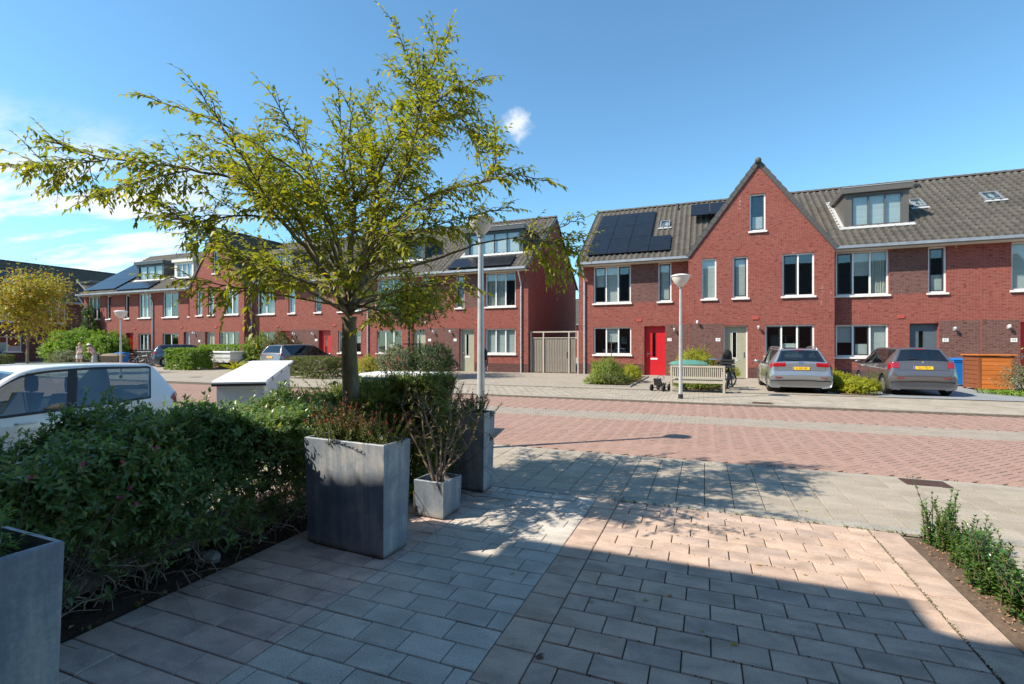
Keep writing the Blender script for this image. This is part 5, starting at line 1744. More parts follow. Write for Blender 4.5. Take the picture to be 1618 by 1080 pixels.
def shoot_leaves(B, D, Ln, nodes, L, W, start=0.25, spread=0.85, pairs=2, jit=0.25, droop=0.1):
    """B, D (S,3) shoots; leaves in opposite pairs up each shoot. returns P, dirs, ups, lengths, paths"""
    S = len(B); D = unit(D)
    a = unit(np.cross(D, rng.normal(size=(S, 3)))); b = np.cross(D, a)
    bend = rng.normal(size=(S, 3)) * 0.12 + np.array([0, 0, -droop])
    ts = np.linspace(start, 1, nodes)
    P, LD, UP, LL = [], [], [], []
    def at(t): return B + D * (Ln * t)[:, None] + bend * ((t ** 2) * Ln)[:, None]
    for i, t in enumerate(ts):
        tt = np.clip(t + rng.normal(0, .02, S), 0, 1)
        base = at(tt)
        for q in range(pairs):
            ang = i * 1.62 + q * 2 * PI / pairs + rng.normal(0, jit, S)
            rad = a * np.cos(ang)[:, None] + b * np.sin(ang)[:, None]
            d = rad * spread + D * (0.45 + 0.5 * t) + rng.normal(0, .15, (S, 3)) + np.array([0, 0, -.05])
            P.append(base); LD.append(d); UP.append(D + np.array([0, 0, .6]) + rng.normal(0, .2, (S, 3)))
            LL.append(L * (1.05 - .35 * t) * rng.uniform(.7, 1.15, S))
    paths = np.stack([at(np.full(S, t)) for t in (0, .33, .66, 1.0)], 1)
    return np.concatenate(P), np.concatenate(LD), np.concatenate(UP), np.concatenate(LL), paths


HEDGE = leaf_mat('hedge_leaf', [(0.13, 0.235, 0.10), (0.175, 0.295, 0.115), (0.22, 0.33, 0.115), (0.155, 0.25, 0.145), (0.38, 0.38, 0.10)], 0.42, 0.32, 0.6)
PRIVET = leaf_mat('privet_leaf', [(0.14, 0.215, 0.038), (0.20, 0.28, 0.046), (0.25, 0.31, 0.052), (0.32, 0.33, 0.06)], 0.3, 0.38, .5)
TREELEAF = leaf_mat('tree_leaf', [(0.20, 0.255, 0.028), (0.30, 0.325, 0.030), (0.40, 0.38, 0.034), (0.14, 0.205, 0.030), (0.52, 0.42, 0.04)], 0.45, 0.45, .35)
YELLOWLEAF = leaf_mat('yellow_tree_leaf', [(0.38, 0.34, 0.04), (0.28, 0.31, 0.04), (0.46, 0.36, 0.035), (0.48, 0.24, 0.03), (0.23, 0.27, 0.05)], 0.35, 0.5)
DARKLEAF = leaf_mat('dark_tree_leaf', [(0.045, 0.085, 0.035), (0.065, 0.115, 0.04), (0.09, 0.15, 0.045)], 0.3, 0.35, .6)
LIME = leaf_mat('lime_shrub_leaf', [(0.38, 0.39, 0.03), (0.30, 0.34, 0.03), (0.46, 0.42, 0.035), (0.22, 0.28, 0.03)], 0.35, .5)
BRIGHT = leaf_mat('bright_hedge_leaf', [(0.16, 0.27, 0.03), (0.23, 0.35, 0.04), (0.11, 0.20, 0.03)], 0.35, .4)
BOX = leaf_mat('box_leaf', [(0.09, 0.12, 0.03), (0.13, 0.16, 0.035), (0.17, 0.18, 0.045)], 0.25, .5)
VARIEG = leaf_mat('variegated_leaf', [(0.05, 0.08, 0.035), (0.07, 0.11, 0.045), (0.45, 0.45, 0.30), (0.05, 0.075, 0.04), (0.30, 0.32, 0.2)], 0.25, .45)
EUON = leaf_mat('glossy_evergreen_leaf', [(0.045, 0.115, 0.025), (0.065, 0.155, 0.03), (0.085, 0.19, 0.035), (0.19, 0.27, 0.05)], 0.25, .25, .7)
REDTIP = leaf_mat('red_tip_leaf', [(0.30, 0.06, 0.055), (0.38, 0.09, 0.07), (0.26, 0.10, 0.06), (0.42, 0.13, 0.12)], 0.35, .5)
HEATH = leaf_mat('heath_leaf', [(0.085, 0.13, 0.03), (0.13, 0.175, 0.035), (0.17, 0.18, 0.05)], 0.3, .5)
OLIVE = leaf_mat('grey_olive_leaf', [(0.10, 0.11, 0.05), (0.16, 0.15, 0.07), (0.13, 0.14, 0.06), (0.22, 0.18, 0.09)], 0.25, .5)
PINK = leaf_mat('pink_petal', [(0.55, 0.08, 0.28), (0.62, 0.14, 0.36)], 0.4, .5)
LANCE = leaf_mat('lance_leaf', [(0.14, 0.24, 0.04), (0.20, 0.30, 0.05)], .35, .35)
TWIG = plain('twig_bark', (0.12, 0.085, 0.06), 0.9, var=.3, scale=30)
TWIG_L = plain('pale_twig', (0.33, 0.25, 0.19), 0.9, var=.3, scale=30)


def bark_mat():
    m, t, b = new_mat('tree_bark')
    o = objco(t)
    n = t.noise(t.mapping(o, scale=(9, 9, 2.2)), 2.2, 6, .65, .4)
    n2 = t.noise(t.mapping(o, scale=(6, 6, 16)), 1.5, 4, .6)
    c = t.ramp(n, [(.3, (0.11, 0.095, 0.06)), (.55, (0.22, 0.19, 0.12)), (.75, (0.34, 0.30, 0.21))])
    c = t.mix(t.math('MULTIPLY', t.smooth(n2, .55, .7), .4), c, (0.10, 0.11, 0.05))
    t.put(b.inputs['Base Color'], c); b.inputs['Roughness'].default_value = .9
    bump(t, b, t.math('ADD', n, n2), .6, .01)
    return m
BARK = bark_mat()


def crspline(pts, per=6):
    p = np.array(pts, float)
    p = np.concatenate([[2 * p[0] - p[1]], p, [2 * p[-1] - p[-2]]])
    out = []
    for i in range(1, len(p) - 2):
        for t in np.linspace(0, 1, per, endpoint=False):
            p0, p1, p2, p3 = p[i - 1], p[i], p[i + 1], p[i + 2]
            out.append(.5 * ((2 * p1) + (-p0 + p2) * t + (2 * p0 - 5 * p1 + 4 * p2 - p3) * t * t + (-p0 + 3 * p1 - 3 * p2 + p3) * t ** 3))
    out.append(p[-2])
    return np.array(out)


# ---------------------------------------------------------------- the big young tree
LIMBS = [
    (0.080, 0.060, [(-3.15, 3.81, 0.25), (-3.15, 3.81, 0.98), (-3.17, 3.8, 1.47), (-3.17, 3.8, 1.83)]),
    (0.034, 0.006, [(-3.18, 3.8, 1.83), (-3.25, 3.66, 2.11), (-3.34, 3.47, 2.4), (-3.52, 3.29, 2.68), (-3.72, 3.1, 2.95), (-4.1, 2.9, 3.06), (-4.46, 2.76, 3.12), (-4.86, 2.6, 3.18), (-5.36, 2.46, 3.34)]),
    (0.010, 0.004, [(-4.78, 2.63, 3.14), (-5.2, 2.52, 3.11), (-5.64, 2.4, 3.13)]),
    (0.010, 0.004, [(-4.1, 2.9, 3.06), (-4.25, 2.73, 2.96), (-4.49, 2.53, 2.82), (-4.57, 2.45, 2.75)]),
    (0.028, 0.005, [(-3.29, 3.54, 2.25), (-3.53, 3.55, 2.71), (-3.88, 3.63, 3.17), (-4.18, 3.62, 3.55), (-4.59, 3.57, 3.82), (-4.95, 3.43, 3.96), (-5.31, 3.28, 4.09)]),
    (0.030, 0.005, [(-3.17, 3.8, 1.86), (-3.4, 3.87, 2.46), (-3.61, 3.95, 2.88), (-3.78, 3.99, 3.37), (-4.02, 4.01, 3.77), (-4.27, 3.91, 4.01)]),
    (0.030, 0.004, [(-3.17, 3.8, 1.86), (-3.1, 3.72, 2.42), (-2.99, 3.66, 2.86), (-3.05, 3.64, 3.33), (-3.02, 3.65, 3.68), (-3.13, 3.6, 3.91)]),
    (0.034, 0.004, [(-3.15, 3.81, 1.86), (-3.08, 3.94, 2.5), (-3.04, 4.02, 2.9), (-2.78, 4.17, 3.41), (-2.67, 4.21, 3.93), (-2.72, 4.2, 4.28), (-2.89, 4.13, 4.76)]),
    (0.012, 0.004, [(-2.67, 4.21, 3.9), (-2.65, 4.33, 4.23), (-2.55, 4.37, 4.49), (-2.44, 4.41, 4.7)]),
    (0.012, 0.004, [(-2.73, 4.19, 3.52), (-2.44, 4.2, 3.94), (-2.14, 4.21, 4.04), (-1.97, 4.28, 4.13)]),
    (0.011, 0.004, [(-2.7, 4.2, 3.74), (-2.47, 4.51, 3.93), (-2.25, 4.65, 3.85), (-2.14, 4.75, 3.75)]),
    (0.028, 0.004, [(-3.1, 3.83, 2.13), (-2.8, 3.73, 2.4), (-2.5, 3.74, 2.75), (-2.19, 3.87, 2.94), (-1.82, 4.01, 3.03), (-1.58, 4.11, 3.08), (-1.33, 4.2, 3.03)]),
    (0.010, 0.004, [(-1.87, 3.99, 3.02), (-1.76, 4.03, 3.16), (-1.74, 4.04, 3.32)]),
    (0.026, 0.004, [(-3.09, 3.83, 2.1), (-2.96, 3.99, 2.27), (-2.68, 4.21, 2.36), (-2.38, 4.33, 2.46), (-2.1, 4.44, 2.57), (-1.67, 4.55, 2.63), (-1.35, 4.63, 2.7), (-1.16, 4.7, 2.79)]),
    (0.009, 0.004, [(-1.67, 4.55, 2.63), (-1.44, 4.7, 2.57), (-1.23, 4.78, 2.52), (-1.17, 4.81, 2.44)]),
    (0.022, 0.004, [(-3.21, 3.79, 2.01), (-3.76, 4.0, 2.25), (-4.37, 4.08, 2.46), (-4.94, 4.08, 2.6), (-5.37, 4.01, 2.73)]),
    (0.022, 0.004, [(-3.19, 3.79, 1.95), (-3.0, 3.33, 2.04), (-3.02, 3.0, 2.08), (-3.08, 2.76, 2.13), (-3.15, 2.68, 1.91), (-3.13, 2.69, 1.77)]),
    (0.022, 0.004, [(-3.14, 3.82, 2.01), (-3.33, 4.38, 2.41), (-3.35, 4.81, 2.77), (-3.28, 5.1, 3.05), (-3.11, 5.33, 3.29)]),
    (0.022, 0.004, [(-3.15, 3.81, 2.01), (-2.65, 3.36, 2.22), (-2.31, 3.12, 2.35), (-2.01, 2.97, 2.44), (-1.81, 2.94, 2.5)]),
    (0.022, 0.004, [(-3.17, 3.8, 2.07), (-3.85, 4.29, 2.57), (-4.35, 4.52, 3.17), (-4.79, 4.67, 3.56)]),
    (0.022, 0.004, [(-3.17, 3.8, 2.07), (-2.87, 3.27, 2.43), (-2.8, 2.98, 2.71), (-2.85, 2.75, 2.88), (-2.92, 2.61, 2.93)]),
    (0.020, 0.004, [(-3.13, 3.82, 1.95), (-3.15, 4.24, 2.05), (-2.9, 4.45, 2.16), (-2.65, 4.55, 2.19), (-2.49, 4.61, 2.06)]),
    (0.016, 0.004, [(-3.52, 3.29, 2.68), (-3.79, 3.13, 2.69), (-4.15, 2.99, 2.64), (-4.46, 2.87, 2.69)]),
    (0.016, 0.004, [(-3.53, 3.55, 2.71), (-4.17, 3.73, 3.07), (-4.8, 3.81, 3.57), (-5.31, 3.82, 3.83)]),
    (0.018, 0.004, [(-3.04, 4.02, 2.9), (-3.27, 4.3, 3.47), (-3.43, 4.45, 3.96), (-3.46, 4.55, 4.36)]),
    (0.018, 0.004, [(-2.99, 3.66, 2.86), (-2.59, 3.49, 3.05), (-2.35, 3.37, 3.23), (-2.22, 3.32, 3.29)]),
    (0.016, 0.004, [(-3.13, 3.82, 1.95), (-2.72, 3.66, 1.87), (-2.45, 3.66, 1.81), (-2.32, 3.71, 1.86)]),
    (0.014, 0.004, [(-3.61, 3.95, 2.88), (-4.18, 4.16, 3.19), (-4.67, 4.18, 3.4)]),
]


def big_tree():
    root = np.array(LIMBS[0][2][0]); root[2] = -0.02
    t = thing('street_tree', 'young broad crowned tree with yellow green leaves standing behind the hedge', 'tree', tuple(root))
    tr = MB()
    wood = MB()
    LP, LD, LU, LL = [], [], [], []
    tw_paths, tw_r = [], []

    def twig(p, d, ln, r, lv=0):
        n = 8
        d = d / np.linalg.norm(d)
        pts = [p.copy()]; dd = d.copy()
        for i in range(n - 1):
            dd = dd + rng.normal(0, .10, 3) + np.array([0, 0, -.035 - .05 * i / n])
            dd /= np.linalg.norm(dd)
            pts.append(pts[-1] + dd * ln / (n - 1))
        pts = np.array(pts)
        tw_paths.append(pts); tw_r.append(np.linspace(r, .0012, n))
        # leaves, alternate in one flat spray
        m = max(4, int(ln * .9 / .029))
        pl = np.cross(d, [0, 0, 1]) + rng.normal(0, .15, 3); pl /= np.linalg.norm(pl) + 1e-9
        s0 = .22 if lv == 0 else .08
        for i in range(m):
            u = s0 + (1 - s0) * i / m
            if rng.random() < .06: continue
            x = u * (n - 1); k = int(min(x, n - 2)); q = pts[k] + (pts[k + 1] - pts[k]) * (x - k)
            ax = pts[k + 1] - pts[k]; ax /= np.linalg.norm(ax)
            sd = pl * (1 if i % 2 else -1)
            LP.append(q); LD.append(ax * .75 + sd * .8 + rng.normal(0, .16, 3) + np.array([0, 0, -.25]))
            LU.append(np.array([0, 0, 1.]) + rng.normal(0, .3, 3)); LL.append(rng.uniform(.058, .092) * (1.0 - .2 * u))
        LP.append(pts[-1]); LD.append(dd); LU.append(np.array([0, 0, 1.])); LL.append(.05)
        if lv == 0 and ln > .3:
            for _ in range(int(ln / .085)):
                u = rng.uniform(.2, .9); x = u * (n - 1); k = int(min(x, n - 2))
                ax = pts[k + 1] - pts[k]; ax /= np.linalg.norm(ax)
                side = np.cross(ax, rng.normal(size=3)); side /= np.linalg.norm(side)
                twig(pts[k], ax * .8 + side * .8 + np.array([0, 0, .05]), rng.uniform(.12, .34) * (1.1 - .4 * u), r * .55, 1)

    fork = np.array(LIMBS[0][2][-1]); extra = []
    for k in range(22):
        az = 2 * PI * k / 22 * 2.4 + rng.normal(0, .2); el = R(rng.uniform(18, 66)); ln = rng.uniform(1.0, 2.1)
        d = np.array([math.cos(az) * math.cos(el) - .30, math.sin(az) * math.cos(el) - .10, math.sin(el)]); d /= np.linalg.norm(d)
        p = fork + np.array([0, 0, rng.uniform(-.02, .35)]); q = [tuple(p)]
        for _ in range(4):
            d = d + rng.normal(0, .12, 3) + np.array([0, 0, -.04]); d /= np.linalg.norm(d); p = p + d * ln / 4; q.append(tuple(p))
        extra.append((.016, .004, q))
    for k in range(6):
        az = R(YAW) + rng.choice((-1, 1)) * rng.uniform(.35, 1.1); el = R(rng.uniform(18, 52)); ln = rng.uniform(.8, 1.7)
        d = np.array([math.cos(az) * math.cos(el), math.sin(az) * math.cos(el), math.sin(el)])
        p = fork + np.array([0, 0, rng.uniform(.0, .45)]); q = [tuple(p)]
        for _ in range(4):
            d = d + rng.normal(0, .14, 3) + np.array([0, 0, -.06]); d /= np.linalg.norm(d); p = p + d * ln / 4; q.append(tuple(p))
        extra.append((.016, .004, q))
    for i, (r0, r1, pts) in enumerate(LIMBS + extra):
        c = crspline(pts, 6)
        if i == 0:
            c[0][2] = -.03
            rr = list(np.linspace(r0 * 1.12, r1 * 1.05, len(c))); rr[-1] *= 1.18; rr[0] *= 1.2
            tr.tube([tuple(q - root) for q in c], rr, 14)
            continue
        nz = rng.normal(0, .004, c.shape); nz[0] = 0; c = c + nz
        tr.tube([tuple(q - root) for q in c], list(max(r1, .0025) + (r0 * .78 - max(r1, .0025)) * (1 - np.linspace(0, 1, len(c))) ** 1.35), 7)
        seg = np.linalg.norm(np.diff(c, axis=0), axis=1); cum = np.concatenate([[0], np.cumsum(seg)]); tot = cum[-1]
        s = tot * (.30 if r0 > .015 else .05)
        if i >= len(LIMBS): s = tot * .48
        if i == 13: s = tot * .70
        if i == 11: s = tot * .40
        if i in (20, 26): s = tot * .4
        while s < tot:
            k = min(int(np.searchsorted(cum, s)) - 1, len(c) - 2); k = max(k, 0)
            q = c[k] + (c[k + 1] - c[k]) * ((s - cum[k]) / max(seg[k], 1e-6))
            ax = c[k + 1] - c[k]; ax = ax / np.linalg.norm(ax)
            side = np.cross(ax, rng.normal(size=3)); side /= np.linalg.norm(side)
            side[2] *= .75
            u = s / tot
            ln = rng.uniform(.24, .70) * (1.0 - .72 * u)
            twig(q, ax * (.55 + .5 * u) + side * .85 + np.array([0, 0, .10]), ln, .0045)
            s += rng.uniform(.018, .044) * (1 + .7 * u * (r0 > .02))
        twig(c[-1], c[-1] - c[-3], rng.uniform(.15, .25), .004)
    tr.build('trunk', BARK, t, smooth=True)
    K = max(len(p) for p in tw_paths)
    o = tubes('twigs', [p - root for p in tw_paths], np.array(tw_r), TWIG, t, 4); o['kind'] = 'stuff'
    LP_, LD_, LU_, LL_ = np.array(LP) - root, np.array(LD), np.array(LU), np.array(LL)
    o = leaves('crown', LP_, LD_, LU_, LL_, LL_ * .43, TREELEAF, t, fold=.16, curl=.22)
    o['kind'] = 'stuff'
    print('tree leaves', len(LP))
    return t
big_tree()


def small_tree(label, loc, trunk_h, rx, ry, rz, mat, n=1400, L=.12, name='street_tree', tr=.05, clumps=26, group=None, gap=.5):
    t = thing(name, label, 'tree', loc, 0, group)
    tb = MB()
    top = trunk_h + rz * 1.0
    tb.tube([(0, 0, -.05), (.02, 0, trunk_h * .5), (0, .02, trunk_h), (.03, 0, top)], [tr * 1.15, tr, tr * .85, tr * .3], 9)
    cs = []
    for k in range(clumps):
        d = rng.normal(size=3); d /= np.linalg.norm(d)
        rr = rng.uniform(.35, .88)
        c = np.array([d[0] * rx * rr, d[1] * ry * rr, trunk_h + rz + d[2] * rz * rr]); cs.append(c)
        if k % 2 == 0:
            z0 = trunk_h + rng.uniform(-.05, .5) * rz
            tb.tube([(0, 0, z0), tuple(c * .5 + np.array([0, 0, z0 * .5 + .05])), tuple(c)], [tr * .45, tr * .28, tr * .1], 5)
    tb.build('trunk', BARK, t, smooth=True)
    cs = np.array(cs); k = rng.integers(0, clumps, n)
    sz = rng.uniform(.22, .42, clumps)[k][:, None]
    off = rng.normal(size=(n, 3)) * np.array([rx, ry, rz * .8]) * sz * .8
    P = cs[k] + off
    D = unit(off) + rng.normal(0, .5, (n, 3)) + np.array([0, 0, -.25])
    LLn = rng.uniform(.7, 1.2, n) * L
    leaves('crown', P, D, np.array([0, 0, 1.]) + rng.normal(0, .4, (n, 3)), LLn, LLn * .5, mat, t)['kind'] = 'stuff'
    return t


def shrub(label, loc, r, n, L, mat, name='shrub', cat='shrub', group=None, box=False, ln=.22, nodes=6, stem=True, lumpy=.25, up=.35, wid=.45, rz=0, twig=None):
    n = int(n * 1.8)
    """rounded or clipped shrub: leafy shoots all over its skin, more inside"""
    t = thing(name, label, cat, loc, rz, group)
    rx, ry, rz_ = r
    if box:
        q = rng.uniform(-1, 1, (n, 3)); ax = rng.integers(0, 5, n)
        q[ax == 0, 0] = 1; q[ax == 1, 0] = -1; q[ax == 2, 1] = 1; q[ax == 3, 1] = -1; q[ax == 4, 2] = 1
        o = np.where(np.abs(q) >= .999, q, q * .25); q = q * (1 - rng.uniform(0, .14, (n, 1)))
    else:
        q = rng.normal(size=(n, 3)); q[:, 2] = np.abs(q[:, 2]) * 1.1 - .35; q = unit(q); o = q.copy()
        w = 1 + lumpy * np.sin(q[:, 0:1] * 5.1 + q[:, 2:3] * 4.0 + loc[0]) * np.cos(q[:, 1:2] * 4.3 + loc[1])
        q = q * w * rng.uniform(.55, 1.0, (n, 1)) ** .5
    B = q * np.array([rx, ry, rz_ * (.5 if box else .62)]) + np.array([0, 0, rz_ * (.5 if box else .40)])
    B[:, 2] = np.maximum(B[:, 2], .03)
    D = unit(o) + np.array([0, 0, up]) + rng.normal(0, .3, (n, 3))
    Ln = rng.uniform(.6, 1.2, n) * ln
    B = B - unit(D) * Ln[:, None] * .7
    P, LD, LU, LL, paths = shoot_leaves(B, D, Ln, nodes, L, .4)
    P[:, 2] = np.maximum(P[:, 2], .01)
    leaves('foliage', P, LD, LU, LL, LL * wid, mat, t, simple=(L > .05 and len(P) > 6000))['kind'] = 'stuff'
    if stem:
        k = min(n, 60); sel = rng.choice(n, k, replace=False)
        e = B[sel]; s0 = e * np.array([.12, .12, 0]) + np.array([0, 0, .0])
        ps = np.stack([s0, s0 * .4 + e * .6 * np.array([.6, .6, .8]), e], 1)
        tubes('stems', ps, np.array([.012, .008, .004]) * max(.5, rx), twig or TWIG, t, 5)['kind'] = 'stuff'
    return t


# ---------------------------------------------------------------- the long hedge beside the drive
def hedge(label, regions, n, L, mat, ln, nodes, name='hedge', twigs=260, bare=.45, spread=.85, wid=.42, extra_top=60, top_ln=.42):
    """regions: boxes (x0,x1,y0,y1,z1,weight); leafy shoots point outwards and up"""
    t = thing(name, label, 'hedge', (regions[0][0], regions[0][2], 0))
    org = np.array([regions[0][0], regions[0][2], 0.])
    ws = np.array([q[5] for q in regions], float); ws /= ws.sum()
    Bs, Ds, Ls = [], [], []
    for q, w in zip(regions, ws):
        m = int(n * w)
        x0, x1, y0, y1, z1, _ = q
        u = rng.uniform(0, 1, (m, 3))
        f = rng.random(m)
        X = x0 + (x1 - x0) * u[:, 0]; Y = y0 + (y1 - y0) * u[:, 1]
        hmp = z1 + .07 * np.sin(Y * 3.1 + 1) + .05 * np.sin(Y * 7.3 + X * 5) + .04 * np.sin(X * 6 + 2)
        Z = .10 + (hmp - .10) * u[:, 2] ** .8
        nrm = np.zeros((m, 3))
        a = f < .46; X[a] = x1 - np.abs(rng.normal(0, .10, a.sum())) + .07 * np.sin(Y[a] * 5 + Z[a] * 6); nrm[a] = (1, 0, .25)
        b = (f >= .46) & (f < .76); Z[b] = hmp[b] - np.abs(rng.normal(0, .06, b.sum())); nrm[b] = (0, 0, 1)
        c = (f >= .76) & (f < .84); Y[c] = y1 - np.abs(rng.normal(0, .08, c.sum())); nrm[c] = (0, 1, .3)
        d = (f >= .84) & (f < .90); Y[d] = y0 + np.abs(rng.normal(0, .08, d.sum())); nrm[d] = (0, -1, .3)
        e = f >= .90; X[e] = x0 + np.abs(rng.normal(0, .1, e.sum())); nrm[e] = (-1, 0, .3)
        keep = (rng.random(m) < np.clip((Z - .12) / bare, .10, 1))
        Bs.append(np.stack([X, Y, Z], 1)[keep]); Ds.append((nrm * .8 + rng.normal(0, .42, (m, 3)) + np.array([0, 0, .28]))[keep])
        Ls.append(rng.uniform(.6, 1.25, keep.sum()) * ln)
        if extra_top:
            k = int(extra_top * w)
            Bs.append(np.stack([rng.uniform(x0, x1, k), rng.uniform(y0, y1, k), np.full(k, z1 - .08)], 1)); Ds.append(np.array([0, 0, 1.]) + rng.normal(0, .22, (k, 3))); Ls.append(rng.uniform(.5, 1.0, k) * top_ln)
    B = np.concatenate(Bs) - org; D = np.concatenate(Ds); Ln = np.concatenate(Ls)
    B = B - unit(D) * (Ln * .6)[:, None]
    P, LD, LU, LL, paths = shoot_leaves(B, D, Ln, nodes, L, .4, start=.2, spread=spread)
    P[:, 2] = np.maximum(P[:, 2], .015)
    leaves('foliage', P, LD, LU, LL, LL * wid, mat, t)['kind'] = 'stuff'
    tubes('shoots', paths, np.array([.003, .0025, .002, .001]), TWIG, t, 4)['kind'] = 'stuff'
    # bare woody legs and tangled twigs low down
    ps = []; rr = []
    for _ in range(twigs):
        q = regions[rng.choice(len(regions), p=ws)]
        x, y = rng.uniform(q[0] + .1, q[1] - .05), rng.uniform(q[2], q[3])
        p = np.array([x, y, 0.]) - org; d = np.array([rng.normal(0.1, .35), rng.normal(0, .45), 1.])
        pt = [p]; l = rng.uniform(.4, 1.0) * q[4]
        for i in range(7):
            d = d + rng.normal(0, .32, 3) + np.array([.06, 0, -.05]); d /= np.linalg.norm(d); pt.append(pt[-1] + d * l / 7)
        pt = np.array(pt); pt[:, 2] = np.maximum(pt[:, 2], .0)
        ps.append(pt); rr.append(np.linspace(rng.uniform(.002, .007), .0012, 8))
    tubes('bare_twigs', ps, np.array(rr), TWIG_L if name == 'hedge' else TWIG, t, 5)['kind'] = 'stuff'
    lg = MB()
    for q in regions:
        k = max(2, int((q[3] - q[2]) / .55))
        for i in range(k):
            y = q[2] + (q[3] - q[2]) * (i + .5) / k - org[1]; x = (q[0] + q[1]) / 2 - org[0] + random.uniform(-.15, .2)
            mm = MB().tube([(x, y, -.02), (x + random.uniform(-.04, .04), y + .02, .25), (x + .03, y - .03, .55), (x, y, .8)], [.024, .02, .016, .008], 7)
            mm.build('stem', BARK, t, smooth=True)
    return t


hedge('long dark green hedge in the shade along the left of the driveway', [(-4.25, -3.22, 0.55, 2.1, 0.88, .55), (-4.25, -3.18, 2.0, 3.95, 0.97, .65)], 5800, .074, HEDGE, .25, 7, extra_top=230, bare=.78, twigs=620)
hedge('sunlit yellow green privet hedge behind the three zinc planters', [(-3.95, -2.90, 3.75, 5.0, 1.05, 1.0), (-3.08, -2.50, 4.15, 4.72, 1.19, .5)], 5000, .036, PRIVET, .21, 9, twigs=220, extra_top=110, bare=.35, name='privet_hedge', top_ln=.26)

# low row of upright evergreens on the right
for k in range(17):
    y = 4.74 - k * .178
    x = 1.70 + random.uniform(-.03, .03) + .05 * (k % 2)
    hgt = random.uniform(.25, .37) if k else .42
    lab = '%s small upright evergreen from the pavement in the row at the driveway edge' % ('first second third fourth fifth sixth seventh eighth ninth tenth eleventh twelfth thirteenth fourteenth fifteenth sixteenth seventeenth'.split()[k]) if k else 'tallest upright evergreen at the pavement end of the row'
    t = thing('evergreen_shrub', lab, 'shrub', (x, y, 0), random.uniform(0, 6), 'row of small upright evergreens at the driveway edge')
    ns = 28
    B = np.stack([rng.normal(0, .055, ns), rng.normal(0, .055, ns), np.zeros(ns)], 1)
    D = np.stack([rng.normal(0, .15, ns), rng.normal(0, .15, ns), np.ones(ns)], 1)
    Ln = rng.uniform(.55, 1.0, ns) * hgt
    P, LD, LU, LL, paths = shoot_leaves(B, D, Ln, 19, .046, .4, start=.04, spread=.9, droop=0)
    leaves('foliage', P, LD, LU, LL, LL * .46, EUON, t)['kind'] = 'stuff'
    tubes('stems', paths, np.array([.004, .0035, .003, .0015]), TWIG, t, 5)['kind'] = 'stuff'


# ---------------------------------------------------------------- planters
def zinc_mat():
    m, t, b = new_mat('weathered_zinc')
    o = objco(t); z = t.sep(o)[2]
    st = t.noise(t.mapping(o, scale=(8, 8, .7)), 1.0, 6, .68, .3)
    bl = t.noise(o, 3.2, 6, .65, .4)
    fn = t.noise(o, 60, 3, .6)
    c = t.ramp(t.math('ADD', t.math('MULTIPLY', st, .5), t.math('MULTIPLY', bl, .5)), [(.34, (0.11, 0.145, 0.20)), (.5, (0.23, 0.265, 0.31)), (.66, (0.52, 0.51, 0.48))])
    c = t.mix(t.math('MULTIPLY', t.smooth(bl, .55, .72), .5), c, (0.15, 0.17, 0.21))
    c = t.mix(t.math('MULTIPLY', t.smooth(t.math('ADD', z, t.math('MULTIPLY', st, .12)), .16, .05), .75), c, (0.30, 0.30, 0.29))
    c = t.mix(t.math('MULTIPLY', t.smooth(t.math('ADD', z, t.math('MULTIPLY', bl, .10)), .10, .05), .8), c, (0.075, 0.06, 0.05))
    c = t.mix(.2, c, t.mix(1.0, c, t.ramp(fn, [(.3, (.5, .5, .5)), (.7, (1.5, 1.5, 1.5))]), 'MULTIPLY'))
    t.put(b.inputs['Base Color'], c); t.put(b.inputs['Roughness'], t.ramp(bl, [(.3, (.5,) * 3), (.7, (.75,) * 3)]))
    b.inputs['Metallic'].default_value = .15
    bump(t, b, t.math('ADD', fn, bl), .15, .004)
    return m
ZPOT = zinc_mat()
RUST = plain('rust_stain', (0.16, 0.07, 0.03), .85, var=.45, scale=14)


def planter(label, corner, w, dpt, h, rz=0.0, taper=.02):
    """corner: front left ground corner; w along x, dpt along y"""
    t = thing('planter', label, 'planter', (corner[0] + w / 2, corner[1] + dpt / 2, 0), rz, 'weathered zinc planters')
    a, c = w / 2, dpt / 2; e = .022; q = taper
    b = MB()
    o0 = [(-a + q, -c + q, .012), (a - q, -c + q, .012), (a - q, c - q, .012), (-a + q, c - q, .012)]
    o1 = [(-a, -c, h - .006), (a, -c, h - .006), (a, c, h - .006), (-a, c, h - .006)]
    o2 = [(-a + .006, -c + .006, h), (a - .006, -c + .006, h), (a - .006, c - .006, h), (-a + .006, c - .006, h)]
    i1 = [(-a + e, -c + e, h), (a - e, -c + e, h), (a - e, c - e, h), (-a + e, c - e, h)]
    i0 = [(-a + e, -c + e, h - .2), (a - e, -c + e, h - .2), (a - e, c - e, h - .2), (-a + e, c - e, h - .2)]
    v = o0 + o1 + o2 + i1 + i0; f = [(3, 2, 1, 0)]
    for L0 in (0, 4, 8, 12):
        for k in range(4): f.append((L0 + k, L0 + (k + 1) % 4, L0 + 4 + (k + 1) % 4, L0 + 4 + k))
    b.add(v, f); b.build('box', ZPOT, t)
    s = MB(); n = 10
    s.v = [(-a + e + (2 * a - 2 * e) * i / n, -c + e + (2 * c - 2 * e) * j / n, h - .07 + random.uniform(-.012, .012)) for j in range(n + 1) for i in range(n + 1)]
    s.f = [(j * (n + 1) + i, j * (n + 1) + i + 1, (j + 1) * (n + 1) + i + 1, (j + 1) * (n + 1) + i) for j in range(n) for i in range(n)]
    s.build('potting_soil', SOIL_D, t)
    MB().box(-a + q + .01, a - q - .01, -c + q + .01, c - q - .01, -.004, .0115).build('foot', RUST, t)
    return t


